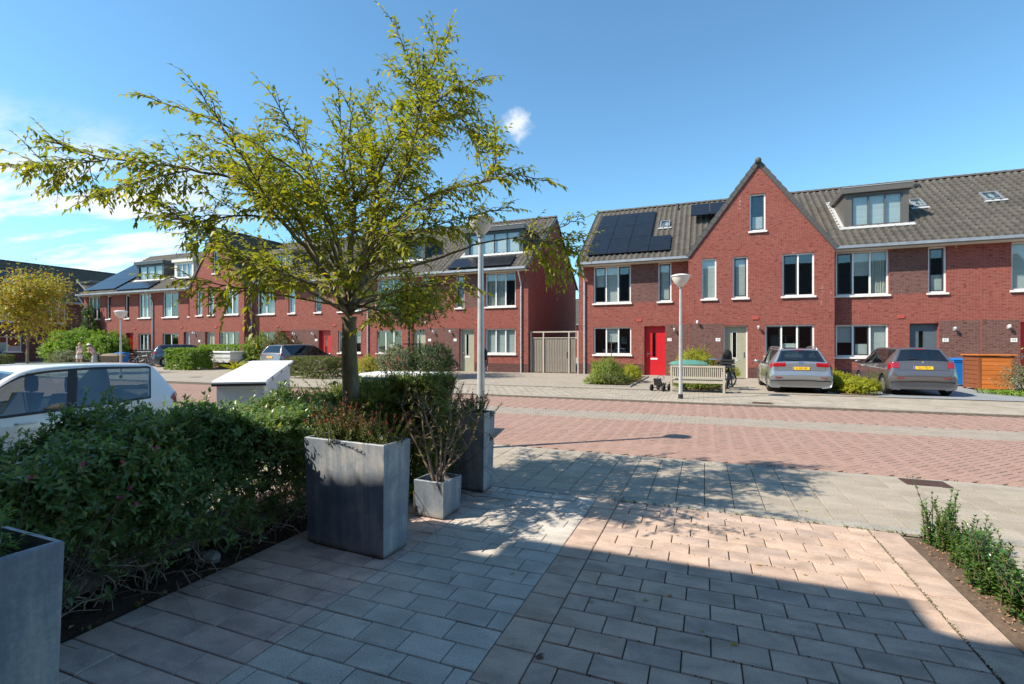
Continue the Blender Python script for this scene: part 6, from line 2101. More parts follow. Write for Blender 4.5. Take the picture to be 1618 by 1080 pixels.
planter('tall zinc planter with red tipped shrubs nearest the middle of the drive', (-2.92, 2.96), .79, .31, .835, R(-4))
planter('small cube zinc planter with a bare twisted shrub between two tall ones', (-2.46, 3.82), .315, .32, .335, R(-3), .012)
planter('tall zinc planter beside the street lamp at the pavement end', (-2.90, 4.70), .75, .25, .84, R(-3))
planter('tall zinc planter with dark strap leaves at the corner of the picture', (-2.68, .20), .48, .88, .835, R(-1))


def tuft(label, loc, n, hgt, name='potted_shrub', cat='shrub', low=HEATH, tip=REDTIP, L=.034, sp=.10, tipfrac=.5, spread=.6):
    t = thing(name, label, cat, loc)
    B = np.stack([rng.normal(0, sp * .45, n), rng.normal(0, sp * .35, n), np.zeros(n)], 1)
    D = np.stack([B[:, 0] * 2.2 / sp * .25 + rng.normal(0, .18, n), B[:, 1] * 2.2 / sp * .25 + rng.normal(0, .18, n), np.ones(n)], 1)
    Ln = rng.uniform(.6, 1.05, n) * hgt
    P, LD, LU, LL, paths = shoot_leaves(B, D, Ln, 22, L, .4, start=.05, spread=spread, droop=0)
    per = 2 * n
    k = np.arange(len(P)) // per
    top = k >= 22 * (1 - tipfrac * .45)
    red = top & (np.tile(rng.random(n) < .8, len(P) // n))
    for nm, m_, mat in (('foliage', ~red, low), ('red_tips', red, tip)):
        if m_.sum(): leaves(nm, P[m_], LD[m_], LU[m_], LL[m_], LL[m_] * .34, mat, t)['kind'] = 'stuff'
    tubes('stems', paths, np.array([.0028, .0024, .002, .001]), TWIG, t, 4)['kind'] = 'stuff'
    return t


tuft('bushy red tipped shrub at the left in the tall middle planter', (-2.70, 3.12, .765), 70, .32, sp=.17)
tuft('small red tipped shrub at the centre of the tall middle planter', (-2.47, 3.12, .765), 34, .25, sp=.10)
tuft('red tipped shrub at the right end of the tall middle planter', (-2.27, 3.10, .765), 40, .30, sp=.10)
tuft('pink tinged shrub at the left in the planter beside the lamp', (-2.72, 4.83, .77), 60, .36, sp=.17, tipfrac=.7)
tuft('pink tinged shrub at the right in the planter beside the lamp', (-2.36, 4.82, .77), 55, .26, sp=.17, tipfrac=.6)


def twisted_shrub():
    t = thing('bare_shrub', 'gnarled half bare shrub with grey twigs growing in the small cube planter', 'shrub', (-2.30, 3.98, .27))
    ps = []; rr = []; P, LD = [], []
    b = MB()
    for k in range(8):
        p = np.array([rng.normal(0, .03), rng.normal(0, .03), 0]); d = np.array([rng.normal(-.05, .16), rng.normal(0, .16), 1.])
        pts = [p]
        for i in range(9):
            d = d + rng.normal(0, .22, 3) + np.array([0, 0, .06]); d /= np.linalg.norm(d); pts.append(pts[-1] + d * .092)
        pts = np.array(pts); b.tube([tuple(q) for q in pts], list(np.linspace(.013, .005, 10)), 6)
        for j in range(3, 10):
            for _ in range(2):
                e = d + rng.normal(0, .9, 3); e[2] = abs(e[2]) * .5 + .1; e /= np.linalg.norm(e)
                q = [pts[j]]
                for i in range(5):
                    e = e + rng.normal(0, .25, 3) + np.array([0, 0, .08]); e /= np.linalg.norm(e); q.append(q[-1] + e * rng.uniform(.02, .05))
                ps.append(np.array(q)); rr.append(np.linspace(.004, .0015, 6))
                for _ in range(12 if j > 5 else 6):
                    P.append(q[-1] - e * rng.uniform(0, .06)); LD.append(e + rng.normal(0, .6, 3))
    b.build('stem', TWIG_L, t, smooth=True)
    tubes('twigs', ps, np.array(rr), TWIG_L, t, 5)['kind'] = 'stuff'
    P = np.array(P); LD = np.array(LD); n = len(P)
    L = rng.uniform(.035, .065, n)
    leaves('foliage', P, LD, np.array([0, 0, 1.]) + rng.normal(0, .4, (n, 3)), L, L * .36, OLIVE, t)['kind'] = 'stuff'
twisted_shrub()


def blades(label, loc, n, L, W, mat, name, cat, spread=.9, up=.6, parent=None, rad=.05):
    t = thing(name, label, cat, loc)
    an = rng.uniform(0, 2 * PI, n)
    P = np.stack([rad * np.cos(an) * rng.random(n), rad * np.sin(an) * rng.random(n), rng.uniform(0, .04, n)], 1)
    D = np.stack([np.cos(an) * spread * rng.uniform(.4, 1, n), np.sin(an) * spread * rng.uniform(.4, 1, n), np.full(n, up) + rng.normal(0, .2, n)], 1)
    LL = rng.uniform(.6, 1.1, n) * L
    leaves('foliage', P, D, np.array([0, 0, 1.]) + rng.normal(0, .2, (n, 3)), LL, np.full(n, W), mat, t, curl=.35)['kind'] = 'stuff'
    return t


blades('light green lance leaved plant squeezed behind the small cube planter', (-2.62, 4.12, .02), 26, .30, .035, LANCE, 'lance_leaf_plant', 'plant', .7, 1.0)
t = shrub('dark narrow leaved bush filling the corner planter', (-2.45, .62, .76), (.24, .40, .26), 220, .055, HEDGE, ln=.2, nodes=8, wid=.16, up=.8)
# pink flowers on long stems
t = thing('flowering_plant', 'pink flowered climber leaning out of the hedge by the corner planter', 'plant', (-3.05, 1.15, 0))
b = MB(); P = []; D = []
for k in range(9):
    y, z = rng.uniform(-.35, .75), rng.uniform(.62, .98); x = rng.uniform(.0, .12)
    b.tube([(-.15, y * .6, .1), (-.05, y * .8, z * .6), (x, y, z)], [.003, .0025, .0018], 5)
    c = np.array([x, y, z])
    for q in range(9):
        P.append(c + rng.normal(0, .004, 3)); D.append(np.array([.5, -.2, .5]) + rng.normal(0, .8, 3))
b.build('stem', TWIG, t)
n = len(P); leaves('blossoms', np.array(P), np.array(D), rng.normal(size=(n, 3)), rng.uniform(.014, .026, n), .010, PINK, t)['kind'] = 'stuff'

# ---------------------------------------------------------------- front gardens, right row
small_tree_stake = None
shrub('leafy green shrub with tall shoots in the bed left of the red door', (-3.75, 20.2, FZ), (.62, 1.0, .95), 420, .075, PRIVET, ln=.35)
shrub('low spreading plant at the pavement end of the bed by the red door', (-3.3, 18.8, FZ), (.70, .65, .45), 320, .06, BOX, ln=.22)
shrub('yellowish flowering shrub nearest the red door in the flower bed', (-2.85, 20.6, FZ), (.45, .9, .7), 300, .06, LIME, ln=.25)
shrub('dark low plant in front of the leafy shrub left of the red door', (-3.85, 18.7, FZ), (.5, .5, .4), 240, .05, PRIVET, ln=.2)
shrub('bright yellow green bush showing above the bench back', (-0.35, 20.0, FZ), (.75, .9, 1.35), 520, .075, LIME, ln=.3)
shrub('low dark green plants growing under the bench', (-0.25, 17.75, FZ), (.75, .40, .42), 340, .06, PRIVET, ln=.2)
for k, (x, y, r) in enumerate(((4.45, 18.0, .58), (4.25, 18.9, .60), (4.15, 20.0, .66), (4.05, 21.3, .66))):
    shrub(('round golden bush at the pavement end between the two cars', 'second golden bush from the pavement between the two cars', 'third golden bush from the pavement between the two cars', 'golden bush nearest the wall between the two cars')[k],
          (x, y, FZ), (r * .92, r * .85, .50 + .03 * k), 420, .06, LIME, group='golden bushes between the parked cars', ln=.22, nodes=7)
shrub('loose white flowering rose bush before the orange shed', (9.05, 19.55, FZ), (.55, .5, 1.0), 210, .06, VARIEG, ln=.4, lumpy=.4)
small_tree('small light green tree at the right edge before the number plate', (10.15, 20.3, FZ), 1.0, .55, .55, .42, BRIGHT, 1800, .11, 'garden_tree', .025, 14)
gm = thing('ground_cover', None, None, (10.3, 19.0, FZ)); 
n = 5200
P = np.stack([rng.uniform(-1.9, 2.2, n), rng.uniform(-.55, .9, n), rng.uniform(.0, .10, n)], 1); P[:, 0] += P[:, 1] * -.5
D = rng.normal(0, .6, (n, 3)) + np.array([0, 0, .7])
o = leaves('foliage', P, D, rng.normal(0, .3, (n, 3)) + np.array([0, -.4, 1.]), rng.uniform(.05, .10, n), .035, BRIGHT, None, simple=True)
o.location = (10.3, 19.0, FZ); bpy.data.objects.remove(gm); o.name = 'ground_cover_plants'
tag(o, 'low strip of green ground cover in front of the orange shed', 'ground cover', kind='stuff')
shrub('small weedy plant at the wall between olive door and silver car', (1.15, 24.6, FZ), (.35, .3, .55), 130, .06, LIME, ln=.2)

# ---------------------------------------------------------------- left side gardens
small_tree('small yellow and orange street tree at the left edge of the picture', (-32.8, 14.5, FZ), 2.05, 1.75, 1.75, 1.75, YELLOWLEAF, 6500, .17, tr=.06, clumps=44)
small_tree('dark green round tree behind the big tree before the olive doors', (-13.3, 20.2, FZ), 2.3, 1.9, 1.9, 1.25, DARKLEAF, 6500, .16, 'garden_tree', tr=.07)
shrub('huge bright green leafy hedge in front of the dark far house', (-45.6, 23.0, FZ), (2.9, 1.3, 2.7), 900, .20, BRIGHT, name='hedge', cat='hedge', ln=.5)
shrub('bright green bush between street lamp and red door at the left row end', (-41.3, 22.8, FZ), (1.6, 1.0, 2.5), 560, .18, BRIGHT, name='hedge', cat='hedge', ln=.5)
shrub('dark white speckled bush below the huge bright hedge', (-41.8, 20.7, FZ), (1.7, .8, 1.1), 420, .12, VARIEG, ln=.3)
shrub('small clipped box bush at the far left by the grey fence', (-46.5, 18.9, FZ), (.9, .6, .85), 360, .09, BOX, box=True, ln=.16)
shrub('thick clipped green hedge block beside the white camper', (-30.1, 21.2, FZ), (1.15, .75, 1.30), 700, .12, BRIGHT, name='hedge', cat='hedge', box=True, ln=.2)
shrub('long clipped hedge running back towards the gable house', (-30.3, 24.0, FZ), (2.6, .4, 1.55), 600, .12, BRIGHT, name='hedge', cat='hedge', box=True, ln=.18)
shrub('round dark green bush in front of the left gable house', (-27.7, 24.4, FZ), (1.2, .9, 2.2), 520, .11, PRIVET, ln=.3)
shrub('round grey green bush just left of the taupe car', (-23.6, 22.4, FZ), (1.1, 1.0, 2.2), 560, .11, OLIVE, ln=.3)
shrub('low clipped yellowish bush right of the taupe car', (-16.9, 18.0, FZ), (1.25, .8, .95), 600, .08, BOX, ln=.2, box=True)
shrub('low loose bush left of the tree trunk with reddish stems', (-14.9, 19.2, FZ), (.7, .6, 1.0), 260, .08, LIME, ln=.25)
shrub('big white variegated bush under the dark green tree', (-13.0, 18.9, FZ), (1.0, .9, 1.55), 620, .08, VARIEG, ln=.25)
shrub('wide dark bush beside the white variegated bush', (-11.55, 19.4, FZ), (1.05, .9, 1.6), 620, .08, DARKLEAF, ln=.25)
blades('spiky yucca like plant before the white camper', (-25.9, 21.0, FZ), 60, .95, .07, LIME, 'spiky_plant', 'plant', 1.0, .8, rad=.15)
blades('second spiky plant with tall blades near the storage box', (-22.6, 20.2, FZ), 60, .85, .06, OLIVE, 'spiky_plant', 'plant', 1.0, .8, rad=.15)
blades('yellow green bromeliad like pot plant at the left end house wall', (-12.9, 22.9, FZ + .3), 26, .75, .10, LIME, 'pot_plant', 'plant', .6, 1.0)
shrub('brown dry fern clump below the yellow pot plant', (-13.2, 22.6, FZ), (.8, .5, .55), 220, .10, LITTER, ln=.3)
shrub('climbing plant on the corner of the far end house', (-48.0, 25.2, FZ), (.9, .3, 4.8), 360, .16, DARKLEAF, name='climber', cat='climbing plant', ln=.4)

n = 34
P = np.stack([rng.uniform(-2.0, 1.2, n), rng.uniform(2.6, 6.9, n), np.full(n, .006)], 1)
o = leaves('fallen_leaves', P, np.stack([rng.normal(size=n), rng.normal(size=n), np.zeros(n)], 1), np.tile([0, 0, 1.], (n, 1)) + rng.normal(0, .15, (n, 3)), rng.uniform(.03, .055, n), rng.uniform(.014, .022, n), YELLOWLEAF, None)
tag(o, kind='stuff')
# ================================================================== STREET FURNITURE
GLOBE = plain('milky_lamp_shade', (0.74, 0.72, 0.66), .4, var=.05, dirt=.35, scale=4)


def street_lamp(label, loc, hgt=3.5, rb=.062, head=.205):
    t = thing('street_lamp', label, 'street lamp', loc, 0, 'street lamps')
    MB().tube([(0, 0, -.05), (0, 0, hgt * .45), (0, 0, hgt - head * 1.35)], [rb, rb * .86, rb * .62], 14).build('pole', GREYPAINT, t, angle=50)
    MB().lathe([(rb + .002, 0), (rb + .012, .0), (rb + .012, .12), (rb + .002, .13)], 14).build('pole_foot', DARK, t)
    MB().lathe([(rb * .6, hgt - head * 1.55), (rb * .95, hgt - head * 1.5), (rb * .95, hgt - head * 1.25), (rb * .7, hgt - head * 1.22)], 14).build('collar', ZINC, t)
    s = head
    pr = [(rb * .8, hgt - s * 1.36), (s * .35, hgt - s * 1.22), (s * .62, hgt - s * .95), (s * .86, hgt - s * .55), (s * .96, hgt - s * .24)]
    MB().lathe(pr, 28).build('shade', GLOBE, t, smooth=True)
    MB().lathe([(s * .965, hgt - s * .24), (s * 1.03, hgt - s * .22), (s * 1.03, hgt - s * .13), (s * .9, hgt - s * .06), (s * .5, hgt + .01), (0, hgt + .02)], 28).build('cap', GLOBE, t, smooth=True)
    return t


street_lamp('tall grey street lamp rising behind the third planter', (-3.16, 6.74, 0))
street_lamp('street lamp standing on the far pavement in front of the wooden bench', (-0.64, 14.62, FZ), 3.50, .055, .26)
street_lamp('distant street lamp beyond the white hatchback roof', (-25.0, 14.4, FZ), 3.1, .05, .26)

# wooden bench, seen from its back
WOOD = plain('silvered_wood', (0.46, 0.41, 0.32), .8, var=.18, stretch=(3, 3, 30), scale=2)
WOOD_H = plain('silvered_wood_rail', (0.46, 0.41, 0.32), .8, var=.18, stretch=(3, 30, 30), scale=2)
bn = thing('bench', 'weathered wooden slat bench seen from behind on the far pavement', 'bench', (-0.23, 16.62, FZ), R(3))
for x in (-.78, .78):
    MB().cbox(x - .03, x + .03, -.03, .03, 0, .86, .004).build('leg', WOOD, bn)
    MB().cbox(x - .03, x + .03, .45, .51, 0, .60, .004).build('leg', WOOD, bn)
    MB().cbox(x - .035, x + .035, -.02, .55, .601, .635, .006).build('armrest', WOOD_H, bn)
MB().cbox(-.749, .749, -.022, .022, .80, .86, .004).build('top_rail', WOOD_H, bn)
MB().cbox(-.749, .749, -.022, .022, .45, .50, .004).build('lower_rail', WOOD_H, bn)
me = MB().box(-.016, .016, -.012, .012, .501, .799).mesh('slat', m=WOOD)
for k in range(25):
    link('slat', me, bn, (-.71 + 1.42 * k / 24, 0, 0))
for k in range(5):
    y = .04 + .098 * k
    MB().cbox(-.76, .76, y, y + .075, .385, .41, .003).build('seat_slat', WOOD_H, bn)
MB().box(-.749, .749, .455, .49, .30, .384).build('apron', WOOD_H, bn)
MB().box(-.749, .749, -.012, .012, .30, .384).build('apron', WOOD_H, bn)

# toy tricycle
ty = thing('toy_kart', 'small black and silver toy pedal kart left of the bench', 'toy', (-1.38, 17.05, FZ), R(75))
def torus_wheel(par, c, r, w, axis='Y', nm='wheel'):
    b = MB().lathe([(0, -w * .6), (r * .55, -w * .6), (r * .8, -w), (r, -w * .6), (r, w * .6), (r * .8, w), (r * .55, w * .6), (0, w * .6)], 20, c, axis)
    return b.build(nm, BLACK, par, smooth=True)
for c in ((-.28, -.2, .11), (-.28, .2, .11), (.30, -.19, .10), (.30, .19, .10)):
    torus_wheel(ty, c, .11, .04)
b = MB().tube([(-.28, -.2, .11), (-.28, .2, .11)], .015, 6).tube([(.30, -.19, .10), (.30, .19, .10)], .012, 6).tube([(-.28, 0, .11), (-.1, 0, .16), (.15, 0, .16), (.30, 0, .10)], .022, 8).tube([(.12, 0, .16), (.02, 0, .42)], .014, 6)
b.build('frame', DARK, ty)
b = MB(); b.prism([(-.30, -.11, .18), (-.02, -.11, .17), (-.04, -.11, .21), (-.22, -.11, .23), (-.32, -.11, .42), (-.37, -.11, .41)], (0, .22, 0)); b.build('seat', DARK, ty)
b = MB().lathe([(.10 + .014 * math.cos(a), .014 * math.sin(a)) for a in [2 * PI * k / 6 for k in range(7)]], 16); b.v = [(a * .5 + .02 - c * .3 , c, .42 + a * .8) for a, c, d in b.v]; b.build('steering_wheel', CHROME, ty)
MB().prism([(.18, -.1, .16), (.36, -.07, .15), (.36, .07, .15), (.18, .1, .16)], (0, 0, .09)).build('nose', CHROME, ty)

# wheelie bins
def bin_(label, loc, rz, m, lidm, sc=1.0, group=None):
    t = thing('wheelie_bin', label, 'wheelie bin', loc, rz, group); t.scale = (sc, sc, sc)
    b = MB(); b.add([(-.22, -.24, .06), (.22, -.24, .06), (.22, .20, .06), (-.22, .20, .06), (-.27, -.30, .95), (.27, -.30, .95), (.27, .30, .95), (-.27, .30, .95)], [(0, 3, 2, 1), (0, 1, 5, 4), (1, 2, 6, 5), (2, 3, 7, 6), (3, 0, 4, 7)])
    b.build('bin_body', m, t)
    r = MB().box(-.285, .285, -.315, -.285, .90, .96).box(-.285, .285, .285, .315, .90, .96).box(-.285, -.255, -.285, .285, .90, .96).box(.255, .285, -.285, .285, .90, .96); r.build('rim', m, t)
    l = MB(); l.prism([(-.30, -.34, .965), (-.30, -.33, 1.0), (-.30, 0, 1.045), (-.30, .33, 1.02), (-.30, .33, .965)], (.60, 0, 0)); l.build('lid', lidm, t)
    MB().tube([(-.26, .36, .93), (.26, .36, .93)], .018, 6).build('handle', m, t)
    for x in (-.24, .24): MB().lathe([(0, -.03), (.09, -.03), (.1, 0), (.09, .03), (0, .03)], 16, (x, .22, .10), 'X').build('wheel', BLACK, t, smooth=True)
    return t
BINGREY = plain('bin_grey', (0.055, 0.06, 0.06), .5, var=.1)
BINGREEN = plain('bin_lid_green', (0.05, 0.075, 0.05), .5, var=.1)
bin_('blue wheelie bin left of the dark bin by the orange shed', (8.78, 23.05, FZ), R(3), PAINTBLUE, PAINTBLUE, 1.0)
bin_('dark grey wheelie bin between blue bin and orange shed', (9.32, 22.85, FZ), R(-4), BINGREY, BINGREEN, .98)
bin_('blue wheelie bin by the red door house, far left', (-37.7, 21.8, FZ), R(20), PAINTBLUE, PAINTBLUE, 1.0)

# orange slatted bin shed
ORANGE = plain('orange_stained_wood', (0.52, 0.150, 0.028), .55, var=.22, stretch=(.7, 8, 8), scale=2.2)
ORANGE_D = plain('brown_stained_wood', (0.24, 0.075, 0.025), .6, var=.2, stretch=(4, 4, .6), scale=2)
sh = thing('bin_shed', 'orange stained slatted wooden bin shed beside the wheelie bins', 'shed', (8.92, 20.9, FZ), R(0))
for x in (-.46, .40):
    for y in (-.05, .95): MB().cbox(x, x + .07, y, y + .07, 0, 1.16, .004).build('post', ORANGE_D, sh)
for k in range(7):
    z = .06 + k * .155
    MB().cbox(-.388, .398, -.035, -.010, z, z + .142, .004).build('slat', ORANGE, sh)
    MB().box(-.455, -.435, .025, .945, z, z + .142).build('slat', ORANGE_D, sh)
    MB().box(.45, .47, .025, .945, z, z + .142).build('slat', ORANGE_D, sh)
MB().cbox(-.51, .52, -.09, 1.06, 1.165, 1.205, .008).build('roof_board', ORANGE, sh)
MB().box(-.38, .39, .93, .95, .05, 1.15).build('back_board', ORANGE_D, sh)
fr = thing('rail_fence', 'low grey wooden rail fence at the right edge beyond the shed', 'fence', (10.2, 21.2, FZ))
for k in range(3): MB().cbox(.05 + k * 1.1, .12 + k * 1.1, -.035, .035, 0, .95, .004).build('post', WOOD, fr)
for z in (.45, .85): MB().box(.0, 3.0, -.06, -.036, z, z + .07).build('rail', WOOD_H, fr)

# wooden gate and fence between the two rows
GREYWOOD = plain('grey_gate_wood', (0.225, 0.195, 0.16), .85, var=.3, stretch=(18, 18, 1), scale=1.2, dirt=.3)
fe = thing('wooden_gate', 'grey wooden plank gate closing the gap between the two rows', 'gate', (-7.7, 25.95, FZ))
me = [MB().cbox(-.066, .066, -.012 - .006 * k, .012 - .006 * k, 0.03, 1.90, .003).mesh('plank', m=GREYWOOD) for k in range(2)]
for k in range(17):
    o = link('plank', me[k % 2], fe, (-1.25 + k * .148, 0, random.uniform(-.012, .012)))
for x in (-1.35, -.62, .83, 1.33):
    MB().cbox(x - .035, x + .035, -.075, -.02, 0, 2.22, .003).build('post', WOOD, fe)
MB().box(-1.38, 1.38, -.07, -.02, 2.221, 2.29).build('top_rail', WOOD, fe)
MB().box(-1.31, 1.29, -.05, -.019, 1.905, 1.95).build('cross_rail', WOOD, fe)
MB().box(.70, .74, -.05, -.015, .85, 1.15).build('latch', CHROME, fe)

# grey plank fence far left
gf = thing('plank_fence', 'grey vertical plank fence at the far left edge', 'fence', (-50.5, 18.2, FZ), R(78))
me = MB().cbox(-.09, .09, -.015, .015, 0, 1.75, .004).mesh('plank', m=plain('grey_fence', (0.26, 0.27, 0.28), .8, var=.2, stretch=(9, 9, .7)))
for k in range(26): link('plank', me, gf, (-2.4 + k * .2, 0, 0))
for z in (.4, 1.4): MB().box(-2.5, 2.7, .016, .05, z, z + .08).build('rail', GREYWOOD, gf)

# dark bin screen far left
ds = thing('bin_screen', 'long dark slatted bin screen behind the two people, far left', 'screen', (-39.3, 23.6, FZ), R(6))
for k in range(7): MB().cbox(-1.9, 1.9, -.02, .02, .05 + k * .17, .20 + k * .17, .004).build('slat', DARK, ds)
for x in (-1.8, 0, 1.8): MB().box(x - .04, x + .04, .021, .08, 0, 1.28).build('post', DARK, ds)

# stakes, rock, leaf, bed edging
STAKE = plain('pale_stake', (0.62, 0.58, 0.50), .7, var=.15, stretch=(8, 8, .6))
sk = thing('tree_stake', 'pale tree stake tied close to the left of the trunk', 'stake', (-3.33, 3.92, 0))
MB().tube([(0, 0, -.05), (0, 0, 1.50)], .020, 8).build('pole', STAKE, sk, angle=50)
MB().lathe([(.021, 1.30), (.026, 1.30), (.026, 1.35), (.021, 1.35)], 10).build('tie_band', BLACK, sk)
s2 = thing('plant_stake', 'thin red brown stake rising from the bed left of the red door', 'stake', (-3.55, 20.0, FZ))
MB().tube([(0, 0, 0), (.02, 0, 1.9)], .018, 6).build('pole', ORANGE_D, s2)
s3 = thing('tree_stake', 'orange brown support post of the dark green round tree', 'stake', (-12.95, 20.0, FZ))
MB().cbox(-.05, .05, -.05, .05, 0, 2.6, .006).build('pole', ORANGE_D, s3); MB().box(-.5, .5, -.08, -.051, 1.55, 1.60).build('tie_band', BLACK, s3)
ROCK = plain('grey_rock', (0.30, 0.29, 0.27), .9, var=.25, scale=12, bmp=.5)
rb = MB().lathe([(0, -.03), (.07, -.02), (.085, .015), (.06, .045), (0, .06)], 9, (0, 0, .02))
rb.v = [(a * 1.15 + random.uniform(-.012, .012), c * .8 + random.uniform(-.012, .012), d + random.uniform(-.01, .01)) for a, c, d in rb.v]
o = rb.build('rock', ROCK); o.location = (-3.27, 2.45, .02); tag(o, 'pale grey stone lying in the hedge bed by the paving edge', 'rock')
o = leaves('fallen_leaf', np.array([[0., 0, 0], [.02, .01, .002]]), np.array([[1., .2, .1], [.5, .9, .1]]), np.array([[0, 0, 1.], [0, 0, 1.]]), np.array([.05, .04]), np.array([.03, .02]), LITTER)
o.location = (-0.79, 2.31, .004); tag(o, 'single dark dry leaf lying on the shaded driveway', 'leaf')
eg = thing('bed_edging', 'low concrete edging board along the hedge bed', 'edging', (-3.62, .4, 0))
for k in range(4): MB().cbox(-.03, .03, 1.0 * k, 1.0 * k + .99, -.05, .10, .006).build('edging_slab', P_KERB, eg)
for nm, y0 in (('red door bed', 17.98),):
    ed = thing('bed_edging', 'pale kerb edging round the flower bed left of the red door', 'edging', (-4.18, y0, FZ))
    MB().cbox(0, 1.68, 0, .07, -.03, .05, .006).build('edging_slab', P_KERB, ed); MB().cbox(1.61, 1.68, .071, 6.3, -.03, .05, .006).build('edging_slab', P_KERB, ed); MB().cbox(0, .07, .071, 6.3, -.03, .05, .006).build('edging_slab', P_KERB, ed)


# ================================================================== PEOPLE
SKIN = plain('skin', (0.50, 0.30, 0.22), .5, var=.06)
CLOTH_W = plain('white_cloth', (0.75, 0.72, 0.68), .8, var=.06)
CLOTH_P = plain('pink_cloth', (0.62, 0.36, 0.33), .8, var=.06)
CLOTH_G = plain('grey_cloth', (0.40, 0.42, 0.45), .8, var=.06)
HAIR = plain('brown_hair', (0.16, 0.09, 0.045), .6, var=.2, stretch=(20, 20, 2))
HAIR_B = plain('blond_hair', (0.40, 0.27, 0.13), .6, var=.2, stretch=(20, 20, 2))


def skin_mesh(name, verts, edges, rad, m, parent, sub=2):
    me = bpy.data.meshes.new(name)
    me.from_pydata(verts, edges, [])
    o = bpy.data.objects.new(name, me); COL.objects.link(o)
    md = o.modifiers.new('skin', 'SKIN'); md.use_smooth_shade = True
    for i, s in enumerate(me.skin_vertices[0].data):
        s.radius = rad[i] if isinstance(rad[i], tuple) else (rad[i], rad[i]); s.use_root = (i == 0)
    sd = o.modifiers.new('sub', 'SUBSURF'); sd.levels = sub; sd.render_levels = sub
    dg = bpy.context.evaluated_depsgraph_get()
    m2 = bpy.data.meshes.new_from_object(o.evaluated_get(dg)); m2.name = name
    bpy.data.objects.remove(o)
    m2.materials.clear(); m2.materials.append(m)
    return link(name, m2, parent)


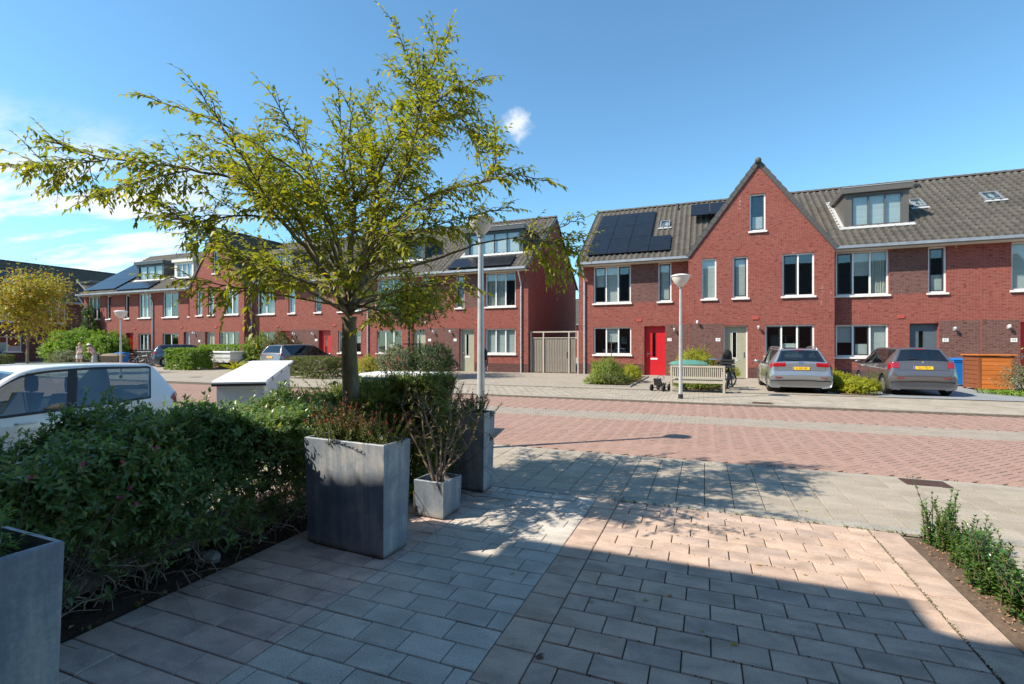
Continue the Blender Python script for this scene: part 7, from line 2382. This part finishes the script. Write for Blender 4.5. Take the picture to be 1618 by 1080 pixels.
def person(label, loc, rz, top, bottom, hair, lean=0.0, hat=None, shorts=True, hh=1.70):
    t = thing('person', label, 'person', loc, rz)
    k = hh / 1.70
    def V(x, y, z):   # lean the upper body forward (+x)
        if z > .92: x += (z - .92) * math.tan(lean); z = .92 + (z - .92) * math.cos(lean)
        return (x * k, y * k, z * k)
    vs = [V(0, 0, .94), V(0, 0, 1.10), V(.01, 0, 1.28), V(.0, 0, 1.40), V(.015, 0, 1.48), V(.03, 0, 1.57), V(.02, 0, 1.64)]
    ed = [(0, 1), (1, 2), (2, 3), (3, 4), (4, 5), (5, 6)]
    rd = [(.125, .15), (.10, .125), (.11, .15), (.07, .10), (.048, .048), (.088, .075), (.07, .062)]
    for s in (1, -1):
        i = len(vs)
        vs += [V(0, .09 * s, .86), V(.02 + .05 * s, .095 * s, .48), V(-.01 + .06 * s, .10 * s, .09), V(.10 + .06 * s, .105 * s, .035)]
        ed += [(0, i), (i, i + 1), (i + 1, i + 2), (i + 2, i + 3)]; rd += [.085, .055, .036, (.028, .035)]
        i = len(vs)
        vs += [V(.0, .18 * s, 1.38), V(.04, .21 * s, 1.12), V(.25, .17 * s, 1.10), V(.31, .155 * s, 1.115)]
        ed += [(3, i), (i, i + 1), (i + 1, i + 2), (i + 2, i + 3)]; rd += [.048, .038, .028, (.022, .034)]
    body = skin_mesh('body', vs, ed, rd, SKIN, t)
    # fingers, face
    hb = MB()
    for s in (1, -1):
        hx = vs[-1] if s == -1 else vs[-1 - 8]
        for q in range(4):
            dy = (q - 1.5) * .017; L_ = (.07, .08, .076, .06)[q]
            hb.tube([(hx[0], hx[1] + dy, hx[2]), (hx[0] + L_ * .6, hx[1] + dy, hx[2] - .01), (hx[0] + L_ * .9, hx[1] + dy, hx[2] - .035)], [.009, .008, .006], 5)
        hb.tube([(hx[0] - .02, hx[1] - .03 * s, hx[2]), (hx[0] + .02, hx[1] - .055 * s, hx[2] - .005), (hx[0] + .05, hx[1] - .05 * s, hx[2] - .02)], [.010, .009, .007], 5)
    hb.build('fingers', SKIN, body, smooth=True)
    c = Vector(vs[5]); f = MB()
    f.lathe([(0, .02), (.012, 0), (.016, -.022), (0, -.03)], 8, (c[0] + .088 * k, 0, c[2])); f.build('nose', SKIN, body, smooth=True)
    e = MB()
    for s in (1, -1): e.lathe([(0, .008), (.010, 0), (0, -.008)], 8, (c[0] + .078 * k, .03 * s, c[2] + .022))
    e.build('eyes', BLACK, body); MB().box(c[0] + .076, c[0] + .084, -.022, .022, c[2] - .055, c[2] - .047).build('mouth', REDLAMP, body)
    # clothes: shells a little wider than the body
    skin_mesh('top', [V(0, 0, .98), V(0, 0, 1.10), V(.01, 0, 1.28), V(0, 0, 1.39), V(0, .15, 1.38), V(0, -.15, 1.38)], [(0, 1), (1, 2), (2, 3), (3, 4), (3, 5)], [(.138, .165), (.118, .142), (.126, .165), (.088, .12), .062, .062], top, t)
    zb = .62 if shorts else .12
    b = skin_mesh('shorts' if shorts else 'trousers', [V(0, 0, .98), V(0, 0, .90), V(.01 + .02, .092, zb + .1), V(.04, .095, zb), V(.01 - .02, -.092, zb + .1), V(-.02, -.095, zb)], [(0, 1), (1, 2), (2, 3), (1, 4), (4, 5)], [(.137, .162), (.14, .165), .095, .09, .095, .09] if shorts else [(.137, .162), (.14, .165), .08, .06, .08, .06], bottom, t)
    hr = MB().lathe([(0, .115), (.06, .10), (.098, .045), (.102, -.02), (.085, -.09), (.05, -.11)], 16)
    hr.v = [(a * .98 + c[0] - .022, q * .88 + c[1], d + c[2] + .03) for a, q, d in hr.v if True]
    hr.f = [q for q in hr.f if not (sum(hr.v[i][0] for i in q) / 4 > c[0] + .03 and sum(hr.v[i][2] for i in q) / 4 < c[2] + .055)]
    hr.build('hair', hair, t, smooth=True)
    if hat:
        h = MB().lathe([(0, .145), (.07, .13), (.108, .08), (.115, .05), (.17, .035), (.17, .03), (.11, .04)], 18); h.v = [(a + c[0] - .015, q * .95 + c[1], d + c[2] + .02) for a, q, d in h.v]
        h.build('hat', hat, t, smooth=True)
    return t


person('person in white top and white shorts with arms raised beside the cargo bike', (-37.85, 19.35, FZ), R(15), CLOTH_W, CLOTH_W, HAIR_B, .10)
person('person in pink top and pale hat bending over the cargo bike', (-36.95, 19.75, FZ), R(195), CLOTH_P, CLOTH_G, HAIR, .55, hat=CLOTH_W, shorts=False, hh=1.72)
